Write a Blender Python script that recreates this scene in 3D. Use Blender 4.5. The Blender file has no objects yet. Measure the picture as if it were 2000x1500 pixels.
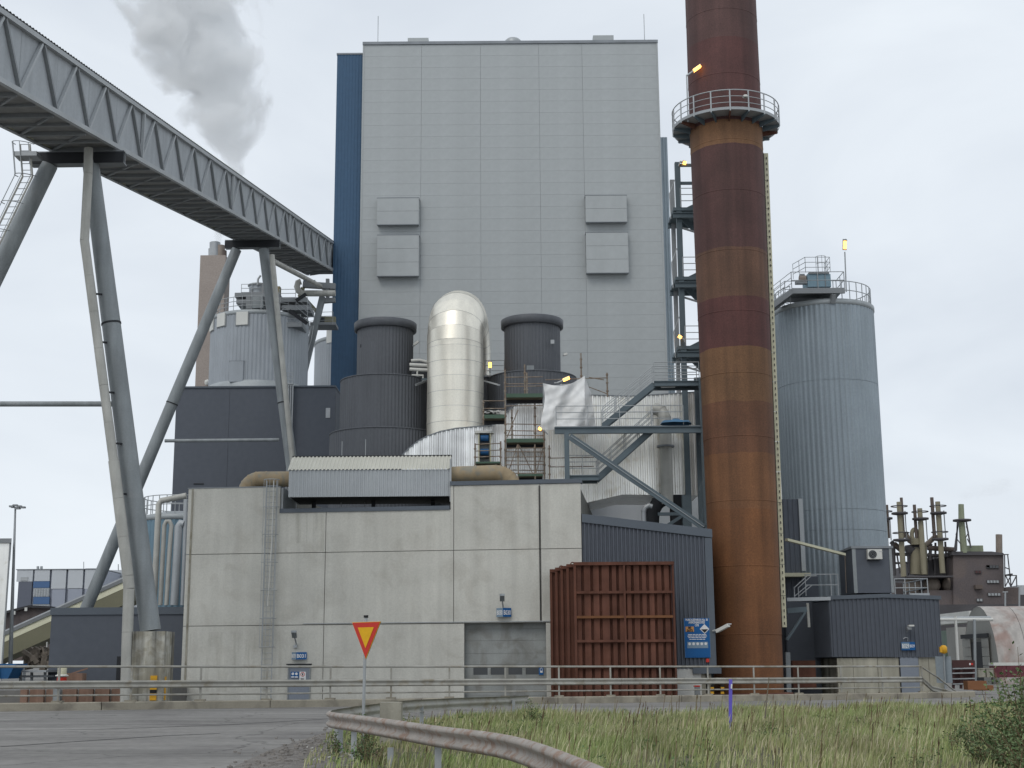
import bpy, bmesh, math, random
import numpy as np
from mathutils import Vector, Matrix
random.seed(7)
rnd = random.Random(11)
PI = math.pi
SC = bpy.context.scene
COL = SC.collection

# ---------------------------------------------------------------- camera, world, sun, exposure
FPX = 2650.0
PITCH = math.radians(11.62)
ROLL = math.radians(0.42)
CAM = Vector((0, 0, 2.0))
fw = Vector((0, math.cos(PITCH), math.sin(PITCH)))
r0 = Vector((1, 0, 0)); u0 = Vector((0, -math.sin(PITCH), math.cos(PITCH)))
RT = math.cos(ROLL)*r0 - math.sin(ROLL)*u0
UP = math.cos(ROLL)*u0 + math.sin(ROLL)*r0
cam_d = bpy.data.cameras.new('camera')
cam = bpy.data.objects.new('camera', cam_d); COL.objects.link(cam)
m3 = Matrix((RT, UP, -fw)).transposed()
cam.matrix_world = Matrix.Translation(CAM) @ m3.to_4x4()
cam_d.sensor_width = 36; cam_d.lens = FPX/2000*36
cam_d.clip_end = 6000; cam_d.clip_start = 0.1
SC.camera = cam
SC.render.resolution_x = 1024; SC.render.resolution_y = 768
SC.view_settings.view_transform = 'Standard'
SC.view_settings.look = 'None'
SC.view_settings.exposure = 0.0
SC.view_settings.gamma = 1.0
SC.cycles.max_bounces = 10
SC.cycles.volume_bounces = 8
SC.cycles.volume_max_steps = 128

SUN_EL = math.radians(48); SUN_AZ = math.radians(205)
w = bpy.data.worlds.new('World'); SC.world = w; w.use_nodes = True
nt = w.node_tree; nt.nodes.clear()
def N(nt, t, **k):
    n = nt.nodes.new(t)
    for a, b in k.items(): setattr(n, a, b)
    return n
out = N(nt, 'ShaderNodeOutputWorld'); bg = N(nt, 'ShaderNodeBackground')
bg.inputs['Strength'].default_value = 0.1
sky = N(nt, 'ShaderNodeTexSky', sky_type='NISHITA')
sky.sun_disc = False; sky.sun_elevation = SUN_EL; sky.sun_rotation = SUN_AZ
sky.air_density = 1.0; sky.dust_density = 3.0
tc = N(nt, 'ShaderNodeTexCoord'); mp = N(nt, 'ShaderNodeMapping')
mp.inputs['Scale'].default_value = (1.2, 1.2, 3.2)
ns = N(nt, 'ShaderNodeTexNoise'); ns.inputs['Scale'].default_value = 2.3; ns.inputs['Detail'].default_value = 5; ns.inputs['Roughness'].default_value = .5
ns.inputs['Distortion'].default_value = .5
rp = N(nt, 'ShaderNodeValToRGB')
rp.color_ramp.elements[0].position = .34; rp.color_ramp.elements[0].color = (7.35, 7.95, 8.7, 1)
rp.color_ramp.elements[1].position = .68; rp.color_ramp.elements[1].color = (8.9, 9.5, 10.1, 1)
mx = N(nt, 'ShaderNodeMix', data_type='RGBA'); mx.inputs[0].default_value = .93
nt.links.new(tc.outputs['Generated'], mp.inputs['Vector']); nt.links.new(mp.outputs[0], ns.inputs['Vector'])
nt.links.new(ns.outputs['Fac'], rp.inputs[0])
nt.links.new(sky.outputs[0], mx.inputs[6]); nt.links.new(rp.outputs[0], mx.inputs[7])
nt.links.new(mx.outputs[2], bg.inputs['Color']); nt.links.new(bg.outputs[0], out.inputs['Surface'])
sd = bpy.data.lights.new('sun', 'SUN'); sd.energy = 0.75; sd.angle = math.radians(25); sd.color = (1, .96, .9)
so = bpy.data.objects.new('sun', sd); COL.objects.link(so)
# direction towards the sun: behind the camera, a little to the left
sdir = Vector((math.sin(SUN_AZ)*math.cos(SUN_EL), math.cos(SUN_AZ)*math.cos(SUN_EL), math.sin(SUN_EL)))
so.rotation_euler = sdir.to_track_quat('Z', 'Y').to_euler()

# ---------------------------------------------------------------- photograph point -> world point at a given depth
def ray(px, py): return RT*((px-1000)/FPX) - UP*((py-750)/FPX) + fw
def P(px, py, Y):
    d = ray(px, py); return CAM + d*(Y/d.y)
def G(px, py, z=0.0):
    d = ray(px, py); return CAM + d*((z-CAM.z)/d.z)
def PL(px, py, p0, n):
    d = ray(px, py); return CAM + d*((Vector(p0)-CAM).dot(n)/d.dot(n))
def V(*a): return Vector(a)

# ---------------------------------------------------------------- materials
def M(name, col, rough=.6, metal=0.0, var=.12, vs=.6, streak=0.0, bump=0.0, bs=20, fine=.05, col2=None, c2t=.55, ss=1.0, spec=.3, road=False):
    m = bpy.data.materials.new(name); m.use_nodes = True
    t = m.node_tree; b = t.nodes['Principled BSDF']
    b.inputs['Roughness'].default_value = rough; b.inputs['Metallic'].default_value = metal
    b.inputs['Specular IOR Level'].default_value = spec
    tcn = N(t, 'ShaderNodeTexCoord')
    def noise(scale, det, vec=None, dist=0):
        n = N(t, 'ShaderNodeTexNoise'); n.inputs['Scale'].default_value = scale; n.inputs['Detail'].default_value = det
        n.inputs['Distortion'].default_value = dist
        t.links.new(vec or tcn.outputs['Object'], n.inputs['Vector']); return n
    def rng(src, lo, hi, a=.3, z=.7):
        r = N(t, 'ShaderNodeMapRange'); r.inputs[1].default_value = a; r.inputs[2].default_value = z
        r.inputs[3].default_value = lo; r.inputs[4].default_value = hi; t.links.new(src, r.inputs[0]); return r.outputs[0]
    def mul(a, bb):
        k = N(t, 'ShaderNodeMath', operation='MULTIPLY'); t.links.new(a, k.inputs[0]); t.links.new(bb, k.inputs[1]); return k.outputs[0]
    f = rng(noise(vs, 5, dist=.3).outputs['Fac'], 1-var, 1+var)
    if fine: f = mul(f, rng(noise(vs*25, 3).outputs['Fac'], 1-fine, 1+fine))
    if streak:
        mpn = N(t, 'ShaderNodeMapping'); mpn.inputs['Scale'].default_value = (1.0*ss, 1.0*ss, .06*ss)
        t.links.new(tcn.outputs['Object'], mpn.inputs['Vector'])
        f = mul(f, rng(noise(2.2, 5, mpn.outputs[0]).outputs['Fac'], 1-streak, 1+streak*.5))
    if road:
        mpn = N(t, 'ShaderNodeMapping'); mpn.inputs['Scale'].default_value = (.045, .9, 1); mpn.inputs['Rotation'].default_value = (0, 0, .35)
        t.links.new(tcn.outputs['Object'], mpn.inputs['Vector']); f = mul(f, rng(noise(1.6, 6, mpn.outputs[0], .4).outputs['Fac'], .80, 1.12, .35, .65))
        vo = N(t, 'ShaderNodeTexVoronoi', feature='DISTANCE_TO_EDGE'); vo.inputs['Scale'].default_value = .16
        dn = noise(.9, 5); ad = N(t, 'ShaderNodeVectorMath', operation='ADD'); t.links.new(tcn.outputs['Object'], ad.inputs[0]); t.links.new(dn.outputs['Color'], ad.inputs[1]); t.links.new(ad.outputs[0], vo.inputs['Vector'])
        f = mul(f, rng(vo.outputs['Distance'], .62, 1.0, .002, .007))
        vp_ = N(t, 'ShaderNodeTexVoronoi'); vp_.inputs['Scale'].default_value = .11; t.links.new(ad.outputs[0], vp_.inputs['Vector']); f = mul(f, rng(vp_.outputs['Color'], .90, 1.06, 0, 1))
    col = tuple(c*.90 for c in col); col2 = tuple(c*.90 for c in col2) if col2 else None
    base = N(t, 'ShaderNodeRGB'); base.outputs[0].default_value = (*col, 1); src = base.outputs[0]
    if col2:
        c2 = N(t, 'ShaderNodeMix', data_type='RGBA'); t.links.new(src, c2.inputs[6]); c2.inputs[7].default_value = (*col2, 1)
        t.links.new(rng(noise(vs*1.7, 6, dist=.6).outputs['Fac'], 0, 1, c2t-.08, c2t+.1), c2.inputs[0]); src = c2.outputs[2]
    sc = N(t, 'ShaderNodeVectorMath', operation='SCALE'); t.links.new(src, sc.inputs[0]); t.links.new(f, sc.inputs['Scale'])
    t.links.new(sc.outputs[0], b.inputs['Base Color'])
    if bump:
        bn = N(t, 'ShaderNodeBump'); bn.inputs['Strength'].default_value = bump; bn.inputs['Distance'].default_value = .02
        t.links.new(noise(bs, 4).outputs['Fac'], bn.inputs['Height']); t.links.new(bn.outputs[0], b.inputs['Normal'])
    return m
def EM(name, col, s):
    m = bpy.data.materials.new(name); m.use_nodes = True; b = m.node_tree.nodes['Principled BSDF']
    b.inputs['Base Color'].default_value = (*col, 1); b.inputs['Emission Color'].default_value = (*col, 1); b.inputs['Emission Strength'].default_value = s
    return m
m_grey = M('grey_cladding', (.425, .448, .45), .5, var=.06, vs=.07, streak=.05, ss=.3, fine=.03)
m_greyseam = M('grey_seam', (.395, .415, .415), .6, var=.03)
m_cap = M('grey_capping', (.25, .27, .29), .5)
m_blue = M('deep_blue_cladding', (.046, .102, .180), .5, var=.06, vs=.1)
m_pale = M('pale_blue_cladding', (.34, .405, .45), .5, var=.06)
m_dark = M('dark_blue_grey_cladding', (.105, .118, .142), .55, var=.05, vs=.1)
m_darkcap = M('dark_blue_grey_trim', (.115, .135, .16), .5, var=.05)
m_stack = M('charcoal_cladding', (.112, .12, .134), .5, var=.08, vs=.2, streak=.1)
m_conc = M('precast_concrete', (.61, .60, .545), .85, var=.06, vs=.5, streak=.09, bump=.25, bs=15, fine=.06, col2=(.55, .535, .48), c2t=.58)
m_joint = M('joint_sealant', (.22, .22, .20), .9)
m_stain = M('stained_concrete', (.40, .385, .325), .9, var=.15, vs=1.5, streak=.3)
m_oldconc = M('weathered_concrete', (.38, .36, .30), .9, var=.18, vs=.8, streak=.35, bump=.4, bs=12, col2=(.27, .25, .19))
m_kerb = M('kerb_concrete', (.36, .33, .265), .9, var=.15, vs=.6, bump=.4, bs=10, col2=(.22, .20, .165))
m_galv = M('galvanised_steel', (.42, .44, .45), .45, .3, var=.1, vs=1.5)
m_rail = M('weathered_galvanised_rail', (.40, .39, .35), .6, .2, var=.15, vs=1.2, col2=(.30, .27, .21), c2t=.6)
m_rustrail = M('dirty_rusting_rail', (.38, .345, .31), .65, .1, var=.12, vs=3.2, col2=(.30, .205, .155), c2t=.56, bump=.3, bs=60, fine=.12)
m_gal_side = M('gallery_grey_sheet', (.43, .455, .475), .5, .1, var=.06, vs=.3, streak=.12)
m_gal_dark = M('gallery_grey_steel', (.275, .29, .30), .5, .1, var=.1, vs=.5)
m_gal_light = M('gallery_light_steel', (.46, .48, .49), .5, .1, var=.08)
m_gal_under = M('gallery_floor_sheet', (.33, .33, .325), .7, var=.12, vs=.4, streak=.2)
m_leg = M('painted_leg_grey', (.29, .315, .325), .5, .1, var=.1, vs=.6, streak=.2, col2=(.33, .345, .355), c2t=.66)
m_clad = M('pale_pipe_cladding', (.50, .495, .455), .5, .08, var=.12, vs=1, streak=.2)
m_alu = M('bright_aluminium_cladding', (.93, .885, .77), .36, .72, var=.06, vs=.5, streak=.10)
m_corr = M('weathered_corrugated_aluminium', (.97, .97, .95), .32, .75, var=.14, vs=.8, streak=.3)
m_corr2 = M('stained_corrugated_sheet', (1.0, .99, .94), .34, .78, var=.07, vs=.7, streak=.10, col2=(.80, .76, .66), c2t=.64)
m_roofsheet = M('off_white_roof_sheet', (.58, .57, .50), .55, .1, var=.06)
m_silver = M('silver_grey_sheet', (.44, .465, .48), .5, .2, var=.06)
m_tan = M('tan_painted_duct', (.36, .28, .175), .6, var=.1, vs=1.2, col2=(.27, .25, .20), c2t=.55)
m_steel = M('blue_grey_steelwork', (.12, .155, .175), .5, .1, var=.1, vs=1)
m_black = M('blackened_steel', (.03, .032, .036), .7)
m_scaf = M('rusty_scaffold_tube', (.26, .20, .15), .6, .4, var=.25, vs=2, col2=(.34, .31, .26))
m_deck = M('green_scaffold_deck', (.085, .14, .10), .7)
m_wood = M('weathered_board', (.20, .175, .13), .8)
m_silo = M('blue_grey_silo_sheet', (.325, .375, .41), .45, .25, var=.08, vs=.3, streak=.1)
m_siloband = M('silo_rim', (.40, .43, .44), .5, .2)
m_light = M('light_grey_silo_sheet', (.38, .41, .44), .5, .15, var=.05, streak=.06)
m_brick = M('pale_brown_brick', (.42, .36, .32), .9, var=.06, vs=.3, fine=.1)
m_white = M('white_paint', (.72, .72, .68), .6, var=.05)
m_yellow = M('yellow_plastic', (.75, .40, .03), .5)
m_black2 = M('black_paint', (.02, .02, .02), .5)
m_signblue = M('sign_blue', (.006, .11, .33), .5, var=.03)
m_signpale = M('faded_sign_blue', (.22, .31, .40), .5)
m_signred = M('sign_red', (.62, .045, .03), .5, var=.03)
m_signyel = M('sign_yellow', (.85, .47, .01), .5, var=.03)
m_signwhite = M('sign_white', (.8, .8, .8), .5, var=.02)
m_orange = M('hazard_plate_orange', (.62, .30, .10), .6)
m_door = M('grey_door_paint', (.25, .28, .33), .5, var=.08)
m_shutter = M('grimy_sectional_door', (.33, .345, .335), .55, var=.15, vs=.6, streak=.12, col2=(.24, .24, .22), c2t=.55)
m_glass = M('dark_window', (.06, .065, .07), .2, spec=.6)
m_pane = M('pale_window', (.35, .37, .38), .2, spec=.6)
m_purple = M('violet_marker_plastic', (.16, .13, .62), .45)
m_asph = M('asphalt', (.275, .265, .25), .92, var=.12, vs=.16, bump=.6, bs=40, fine=.12, col2=(.225, .215, .205), c2t=.56, road=True)
m_yard = M('yard_surface', (.19, .185, .175), .95, var=.15, vs=.1, fine=.1)
m_gravel = M('grey_gravel', (.20, .185, .17), .95, var=.25, vs=3, bump=1, bs=30, fine=.3)
m_soil = M('verge_soil', (.115, .105, .07), .95, var=.25, vs=1.2, bump=.6, bs=20)
m_lamp = EM('amber_lamp', (1, .48, .10), 4.0)
m_wall2 = M('plain_pale_render', (.50, .52, .54), .8)
m_ind = M('hazed_sooty_brown_brick', (.14, .12, .12), .9, var=.12, vs=.15, fine=.1, col2=(.165, .135, .125))  # sooty brick, lightened so the colour itself carries distant haze
m_inddark = M('dark_industrial_steel', (.10, .095, .10), .8, var=.2, vs=.3)
m_stackyel = M('hazed_yellow_stack_paint', (.32, .29, .205), .7, var=.12, vs=.2, streak=.25, ss=.3)  # yellow paled and greyed: haze over the far stacks is put into the colour
m_stackgreen = M('faded_green_stack_paint', (.31, .34, .235), .7, var=.12, vs=.2, streak=.2)
m_stackbrown = M('sooty_stack_paint', (.15, .12, .105), .8, var=.15, vs=.2)
m_tank = M('pale_brown_tank', (.30, .25, .21), .6, var=.2, vs=.3)
m_hangar = M('peeling_white_hangar_paint', (.50, .47, .44), .8, var=.15, vs=.25, streak=.2, col2=(.38, .28, .245), c2t=.56)
m_hangend = M('grey_hangar_end', (.34, .34, .32), .85, var=.12, vs=.4)
m_green = M('faded_green_container', (.14, .20, .16), .6, var=.12)
m_cream = M('cream_cladding', (.62, .60, .44), .6, var=.04)
m_olive = M('olive_cladding', (.26, .25, .17), .6, var=.05)
m_brown = M('brown_sheet_pile', (.27, .17, .125), .85, var=.2, vs=.8, streak=.3)
m_bluebin = M('blue_skip_paint', (.02, .11, .27), .5, var=.2, vs=1)
m_tar = M('dark_roof_felt', (.06, .06, .065), .8)
m_white_b = M('white_office_cladding', (.60, .63, .66), .5, var=.02)
m_lilac = M('lilac_grey_cladding', (.38, .41, .48), .5, var=.02)
m_officegrey = M('slate_office_cladding', (.145, .16, .20), .5, var=.03)
m_officeblue = M('blue_office_panel', (.09, .17, .33), .5, var=.03)
m_maroon = M('maroon_steel', (.085, .04, .038), .6, var=.1)
m_wrap = bpy.data.materials.new('white_plastic_sheeting'); m_wrap.use_nodes = True
_b = m_wrap.node_tree.nodes['Principled BSDF']; _b.inputs['Base Color'].default_value = (.85, .85, .84, 1); _b.inputs['Roughness'].default_value = .6
_b.inputs['Alpha'].default_value = .78
_n = N(m_wrap.node_tree, 'ShaderNodeTexNoise'); _n.inputs['Scale'].default_value = 1.1; _n.inputs['Distortion'].default_value = .6
_r = N(m_wrap.node_tree, 'ShaderNodeMapRange'); _r.inputs[1].default_value = .35; _r.inputs[2].default_value = .65; _r.inputs[3].default_value = .72; _r.inputs[4].default_value = .97
_tc = N(m_wrap.node_tree, 'ShaderNodeTexCoord'); m_wrap.node_tree.links.new(_tc.outputs['Object'], _n.inputs['Vector'])
m_wrap.node_tree.links.new(_n.outputs['Fac'], _r.inputs[0]); m_wrap.node_tree.links.new(_r.outputs[0], _b.inputs['Alpha'])

# ---------------------------------------------------------------- mesh building
ORG = {}
class MB:
    def __init__(s): s.v = []; s.f = []; s.smooth = []
    def add(s, vs, fs, sm=False):
        o = len(s.v); s.v += [tuple(x) for x in vs]; s.f += [tuple(i+o for i in f) for f in fs]; s.smooth += [sm]*len(fs); return s
    def box(s, c, d, ax=None):            # centre, full size, optional (x axis, y axis, z axis)
        c = Vector(c); X, Y, Z = ax or (V(1,0,0), V(0,1,0), V(0,0,1))
        X, Y, Z = X*d[0]/2, Y*d[1]/2, Z*d[2]/2
        vs = [c+X*a+Y*b+Z*e for e in (-1, 1) for b in (-1, 1) for a in (-1, 1)]
        return s.add(vs, [(0,2,3,1), (4,5,7,6), (0,1,5,4), (2,6,7,3), (0,4,6,2), (1,3,7,5)])
    def bb(s, a, b):                      # box from corner to corner
        a, b = Vector(a), Vector(b); return s.box((a+b)/2, (abs(b.x-a.x), abs(b.y-a.y), abs(b.z-a.z)))
    def bar(s, p, q, wd, h=None, up=None):  # rectangular member from p to q
        p, q = Vector(p), Vector(q); d = (q-p); L = d.length; d = d/L; h = h or wd
        up = up or V(0,0,1)
        if abs(d.dot(up)) > .98: up = V(0,1,0)
        x = d.cross(up).normalized(); z = x.cross(d).normalized()
        return s.box((p+q)/2, (wd, L, h), (x, d, z))
    def ibeam(s, p, q, wd, h, t=.05):
        p, q = Vector(p), Vector(q); d = (q-p).normalized(); up = V(0,0,1)
        if abs(d.dot(up)) > .98: up = V(0,1,0)
        x = d.cross(up).normalized(); z = x.cross(d).normalized()
        s.bar(p+z*(h/2-t/2), q+z*(h/2-t/2), wd, t, up); s.bar(p-z*(h/2-t/2), q-z*(h/2-t/2), wd, t, up)
        return s.bar(p, q, t*.8, h-2*t-.004, up)
    def tube(s, pts, r, n=8, cap=True, sm=True):
        pts = [Vector(p) for p in pts]; rs = r if isinstance(r, (list, tuple)) else [r]*len(pts)
        k0 = len(s.v); ref = None
        for i, p in enumerate(pts):
            a = pts[max(i-1, 0)]; b = pts[min(i+1, len(pts)-1)]; d = (b-a).normalized()
            if ref is None: ref = V(0,0,1) if abs(d.z) < .9 else V(1,0,0)
            x = d.cross(ref)
            if x.length < .05: x = d.cross(V(.3,1,.2))
            x.normalize(); y = x.cross(d).normalized(); ref = y
            for j in range(n):
                t = 2*PI*j/n; s.v.append(tuple(p + (x*math.cos(t)+y*math.sin(t))*rs[i]))
        for i in range(len(pts)-1):
            for j in range(n):
                a = k0+i*n+j; b = k0+i*n+(j+1) % n; s.f.append((a, b, b+n, a+n)); s.smooth.append(sm)
        if cap:
            L_ = len(s.v); s.v += s.v[k0:k0+n]+s.v[k0+(len(pts)-1)*n:k0+len(pts)*n]
            s.f.append(tuple(L_+j for j in range(n))[::-1]); s.f.append(tuple(L_+n+j for j in range(n))); s.smooth += [False, False]
        return s
    def lathe(s, c, prof, n=48, sm=True, rib=0.0, ribs=0, a0=0.0, a1=2*PI):  # prof: (r, z) bottom to top; ribs: trapezoid ribbing
        k0 = len(s.v); full = abs(a1-a0-2*PI) < 1e-6
        if ribs: n = ribs*4
        m = n if full else n+1
        for r, z in prof:
            for j in range(m):
                t = a0+(a1-a0)*j/n; rr = r
                if ribs and r > .01: rr = r + (rib if j % 4 in (0, 1) else 0)
                s.v.append((c[0]+rr*math.cos(t), c[1]+rr*math.sin(t), c[2]+z))
        for i in range(len(prof)-1):
            for j in range(n):
                a = k0+i*m+j; b = k0+i*m+(j+1) % m; s.f.append((a, b, b+m, a+m)); s.smooth.append(sm and not ribs)
        return s
    def disc(s, c, r, z, n=48, r_in=0):
        if r_in:
            vs = [(c[0]+q*math.cos(2*PI*j/n), c[1]+q*math.sin(2*PI*j/n), z) for q in (r_in, r) for j in range(n)]
            return s.add(vs, [(j, (j+1) % n, n+(j+1) % n, n+j) for j in range(n)])
        return s.add([(c[0]+r*math.cos(2*PI*j/n), c[1]+r*math.sin(2*PI*j/n), z) for j in range(n)], [tuple(range(n))])
    def prism(s, poly, d):                # planar polygon of 3D points extruded by vector d
        n = len(poly); a = [Vector(p) for p in poly]; b = [p+Vector(d) for p in a]
        return s.add(a+b, [tuple(range(n)), tuple(range(2*n-1, n-1, -1))]+[(i, i+n, (i+1) % n+n, (i+1) % n) for i in range(n)])
    def corr(s, top, bot, o, ax, nrm, per=.25, amp=.04):
        # corrugated sheet: outlines top/bottom as (u, z) lists; world = o + ax*u + z up + nrm*profile
        u0, u1 = top[0][0], top[-1][0]
        def lin(L, u):
            for (a, za), (b, zb) in zip(L, L[1:]):
                if u <= b+1e-9: return za+(zb-za)*(u-a)/(b-a) if b > a else zb
            return L[-1][1]
        us = set(x for x, _ in top) | set(x for x, _ in bot)
        n = int((u1-u0)/per)+1; prof = []
        for i in range(n):
            for fr, a in ((0, 0), (.35, 0), (.5, 1), (.85, 1)):
                u = u0+(i+fr)*per
                if u < u1: prof.append((u, a*amp))
        prof.append((u1, 0)); k0 = len(s.v)
        for u, a in prof:
            for z in (lin(bot, u), lin(top, u)):
                s.v.append(tuple(Vector(o)+ax*u+nrm*a+V(0, 0, z)))
        for i in range(len(prof)-1):
            a = k0+2*i; s.f.append((a, a+2, a+3, a+1)); s.smooth.append(False)
        return s
    def build(s, name, mat, parent=None, label=None, kind=None, org=None):
        if parent is not None: o = ORG[parent.name]
        elif org is not None: o = Vector(org)
        else:
            a = np.array(s.v); lo, hi = a.min(0), a.max(0); o = V((lo[0]+hi[0])/2, (lo[1]+hi[1])/2, lo[2])
        me = bpy.data.meshes.new(name)
        me.from_pydata([tuple(Vector(x)-o) for x in s.v], [], s.f)
        me.materials.append(mat)
        me.polygons.foreach_set('use_smooth', s.smooth)
        ob = bpy.data.objects.new(name, me); COL.objects.link(ob)
        if parent is not None: ob.parent = parent
        else: ob.location = o
        ORG[ob.name] = o
        if label: ob['label'] = label
        if kind: ob['kind'] = kind
        return ob
def flipfix(ob):
    bm = bmesh.new(); bm.from_mesh(ob.data); bmesh.ops.recalc_face_normals(bm, faces=bm.faces); bm.to_mesh(ob.data); bm.free(); return ob
def thing(name, label, cat, loc, group=None):
    o = bpy.data.objects.new(name, None); COL.objects.link(o); o.location = loc; o.empty_display_size = .5
    o['label'] = label; o['category'] = cat
    if group: o['group'] = group
    ORG[o.name] = Vector(loc); return o
def tag(o, label, cat, group=None):
    o['label'] = label; o['category'] = cat
    if group: o['group'] = group
    return o
def struct(o): o['kind'] = 'structure'; return o
def dup(root, loc, label=None):
    def cp(o, par):
        c = o.copy(); COL.objects.link(c)
        if par is not None: c.parent = par
        for ch in o.children: cp(ch, c)
        return c
    r = cp(root, None); r.location = loc
    if label: r['label'] = label
    return r
def one(parent, name, mat, shape, *a, **k):
    """one shape = one part object"""
    mb = MB(); getattr(mb, shape)(*a, **k); return mb.build(name, mat, parent)
def railing(parent, pts, h=1.1, rails=3, sp=1.5, r=.025, mat=None, split=True, kick=False, postr=None):
    """pts: polyline along the walking edge; posts and rails as parts, or joined when tiny"""
    mat = mat or m_galv; pts = [Vector(p) for p in pts]; postr = postr or r
    posts = []; 
    for a, b in zip(pts, pts[1:]):
        n = max(1, round((b-a).length/sp))
        for i in range(n): posts.append(a+(b-a)*i/n)
    posts.append(pts[-1])
    if split:
        for p in posts: one(parent, 'post', mat, 'tube', [p, p+V(0,0,h)], postr, 6)
        for k in range(rails): one(parent, 'rail', mat, 'tube', [p+V(0,0,h*(1-k/rails)) for p in pts], r, 6)
    else:
        mb = MB()
        for p in posts: mb.tube([p, p+V(0,0,h)], postr, 5)
        for k in range(rails): mb.tube([p+V(0,0,h*(1-k/rails)) for p in pts], r, 5)
        mb.build('railing', mat, parent, kind='stuff')
def arc(c, r, a0, a1, n, z): return [V(c[0]+r*math.cos(a0+(a1-a0)*i/n), c[1]+r*math.sin(a0+(a1-a0)*i/n), z) for i in range(n+1)]
def text(parent, s, size, origin, mat, ax=V(1,0,0), upv=V(0,0,1), name='lettering', align='CENTER', bold=.0, fit=None):
    cu = bpy.data.curves.new('txt', 'FONT'); cu.body = s; cu.size = size; cu.align_x = align; cu.offset = bold; cu.extrude = 0.002; cu.resolution_u = 3
    to = bpy.data.objects.new('txt', cu); COL.objects.link(to)
    dg = bpy.context.evaluated_depsgraph_get(); me = bpy.data.meshes.new_from_object(to.evaluated_get(dg))
    bpy.data.objects.remove(to); me.name = name
    if fit and len(me.vertices):
        wd_ = max(v.co.x for v in me.vertices)-min(v.co.x for v in me.vertices)
        if wd_ > 0: me.transform(Matrix.Scale(fit/wd_, 4, V(1,0,0)))
    nz = ax.cross(upv); mat4 = Matrix((ax, upv, nz)).transposed().to_4x4(); me.transform(mat4)
    me.transform(Matrix.Translation(Vector(origin)-(ORG[parent.name] if parent else V(0,0,0))))
    me.materials.clear(); me.materials.append(mat)
    ob = bpy.data.objects.new(name, me); COL.objects.link(ob)
    if parent: ob.parent = parent
    return ob

# ---------------------------------------------------------------- ground
def zr(x): return .19-.0085*max(-70, min(20, x))         # the road rises gently towards the left
g = MB(); g.add([(-900, 40, -.06), (900, 40, -.06), (900, 3000, -.06), (-900, 3000, -.06)], [(0,1,2,3)])
struct(g.build('ground', m_yard, org=(0,0,0)))
# railing / kerb line:   Y = 62.3 + .515 X
def RL(x): return 62.3+.515*x
rd = MB(); xs = [-70, -40, -25, -12, 0, 8, 16, 20, 25, 26.5, 40, 90]
for i, x in enumerate(xs):
    yb = RL(x) if x <= 25.2 else 140
    rd.v += [(x, -25, zr(x)), (x, yb, zr(x))]
for i in range(len(xs)-1): a = 2*i; rd.f.append((a, a+2, a+3, a+1)); rd.smooth.append(False)
struct(rd.build('road', m_asph, org=(0,0,0)))
# yard slab beyond the kerb
yd = MB(); yd.add([(-90, 17, -.02), (90, 106, -.02), (90, 260, -.02), (-90, 260, -.02)], [(0,1,2,3)])
struct(yd.build('yard', m_yard, org=(0,0,0)))
# ---------------------------------------------------------------- kerb (concrete edge beam) and roadside railing
XA, XB = -46.0, 24.9
def RP(x, dy=0, z=0): return V(x, RL(x)+dy, zr(x)+z)
dR = V(1, .515, -.0085).normalized()
seg = 6.0; x = XA
kb = thing('kerb', 'long low concrete edge beam under the roadside railing', 'kerb', RP(-10))
while x < XB-.1:
    x2 = min(x+seg, XB); a, b = RP(x, 0, 0), RP(x2-.03, 0, 0); nn = V(-.458, .889, 0)
    mb = MB(); pts = []
    for p in (a, b): pts += [p+V(0,0,-.6), p+nn*.55+V(0,0,-.6), p+nn*.55+V(0,0,.30), p+nn*.05+V(0,0,.31), p+V(0,0,.27)]
    mb.add(pts, [(0,1,2,3,4)[::-1], (5,6,7,8,9), (0,1,6,5), (1,2,7,6), (2,3,8,7), (3,4,9,8), (4,0,5,9)])
    flipfix(mb.build('kerb_section', m_kerb, kb)); x = x2
WPROF = [(0, .155), (.035, .15), (.08, .115), (.08, .075), (.02, .03), (.02, -.03), (.08, -.075), (.08, -.115), (.035, -.15), (0, -.155)]
def wbeam(parent, path, mat, side, name='beam', sc=1.0):
    """w-profile rail along path (centre line); side = unit offset sign towards the viewer"""
    path = [Vector(p) for p in path]; mb = MB(); n = len(WPROF)
    for th in (0, 1):
        k0 = len(mb.v)
        for i, p in enumerate(path):
            d = (path[min(i+1, len(path)-1)]-path[max(i-1, 0)]); d.z = 0; d.normalize(); nr = V(d.y, -d.x, 0)*side
            for o, z in WPROF: mb.v.append(tuple(p+nr*(o*sc-th*.006)+V(0,0,z*sc)))
        for i in range(len(path)-1):
            for j in range(n-1):
                a = k0+i*n+j; mb.f.append((a, a+1, a+n+1, a+n)); mb.smooth.append(True)
    return mb.build(name, mat, parent)
hr = thing('roadside_railing', 'long galvanised handrail with crash beam on the concrete edge beam by the road', 'railing', RP(-10, .2, .3))
H = 1.36
def rz(x, h): return RP(x, .25, .29+h)
splice = [-46, -36, -26, -19, -11, -3, 5, 13, 21.6]
for a, b in zip(splice, splice[1:]):
    one(hr, 'top_rail', m_rail, 'tube', [rz(a, H), rz(b-.01, H)], .045, 8)
    one(hr, 'lower_rail', m_rail, 'tube', [rz(a, .27), rz(b-.01, .27)], .035, 8)
    wbeam(hr, [rz(a, .68)+V(0,-.06,0), rz(b-.01, .68)+V(0,-.06,0)], m_rail, 1, 'crash_beam', .95)
x = -44.5
while x < 21.8:
    one(hr, 'post', m_rail, 'bar', rz(x, 0), rz(x, H), .075, .075)
    mbp = MB(); mbp.box(rz(x, .03), (.42, .3, .09)); mbp.build('foot_block', m_kerb, hr)
    x += 2.45
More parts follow.
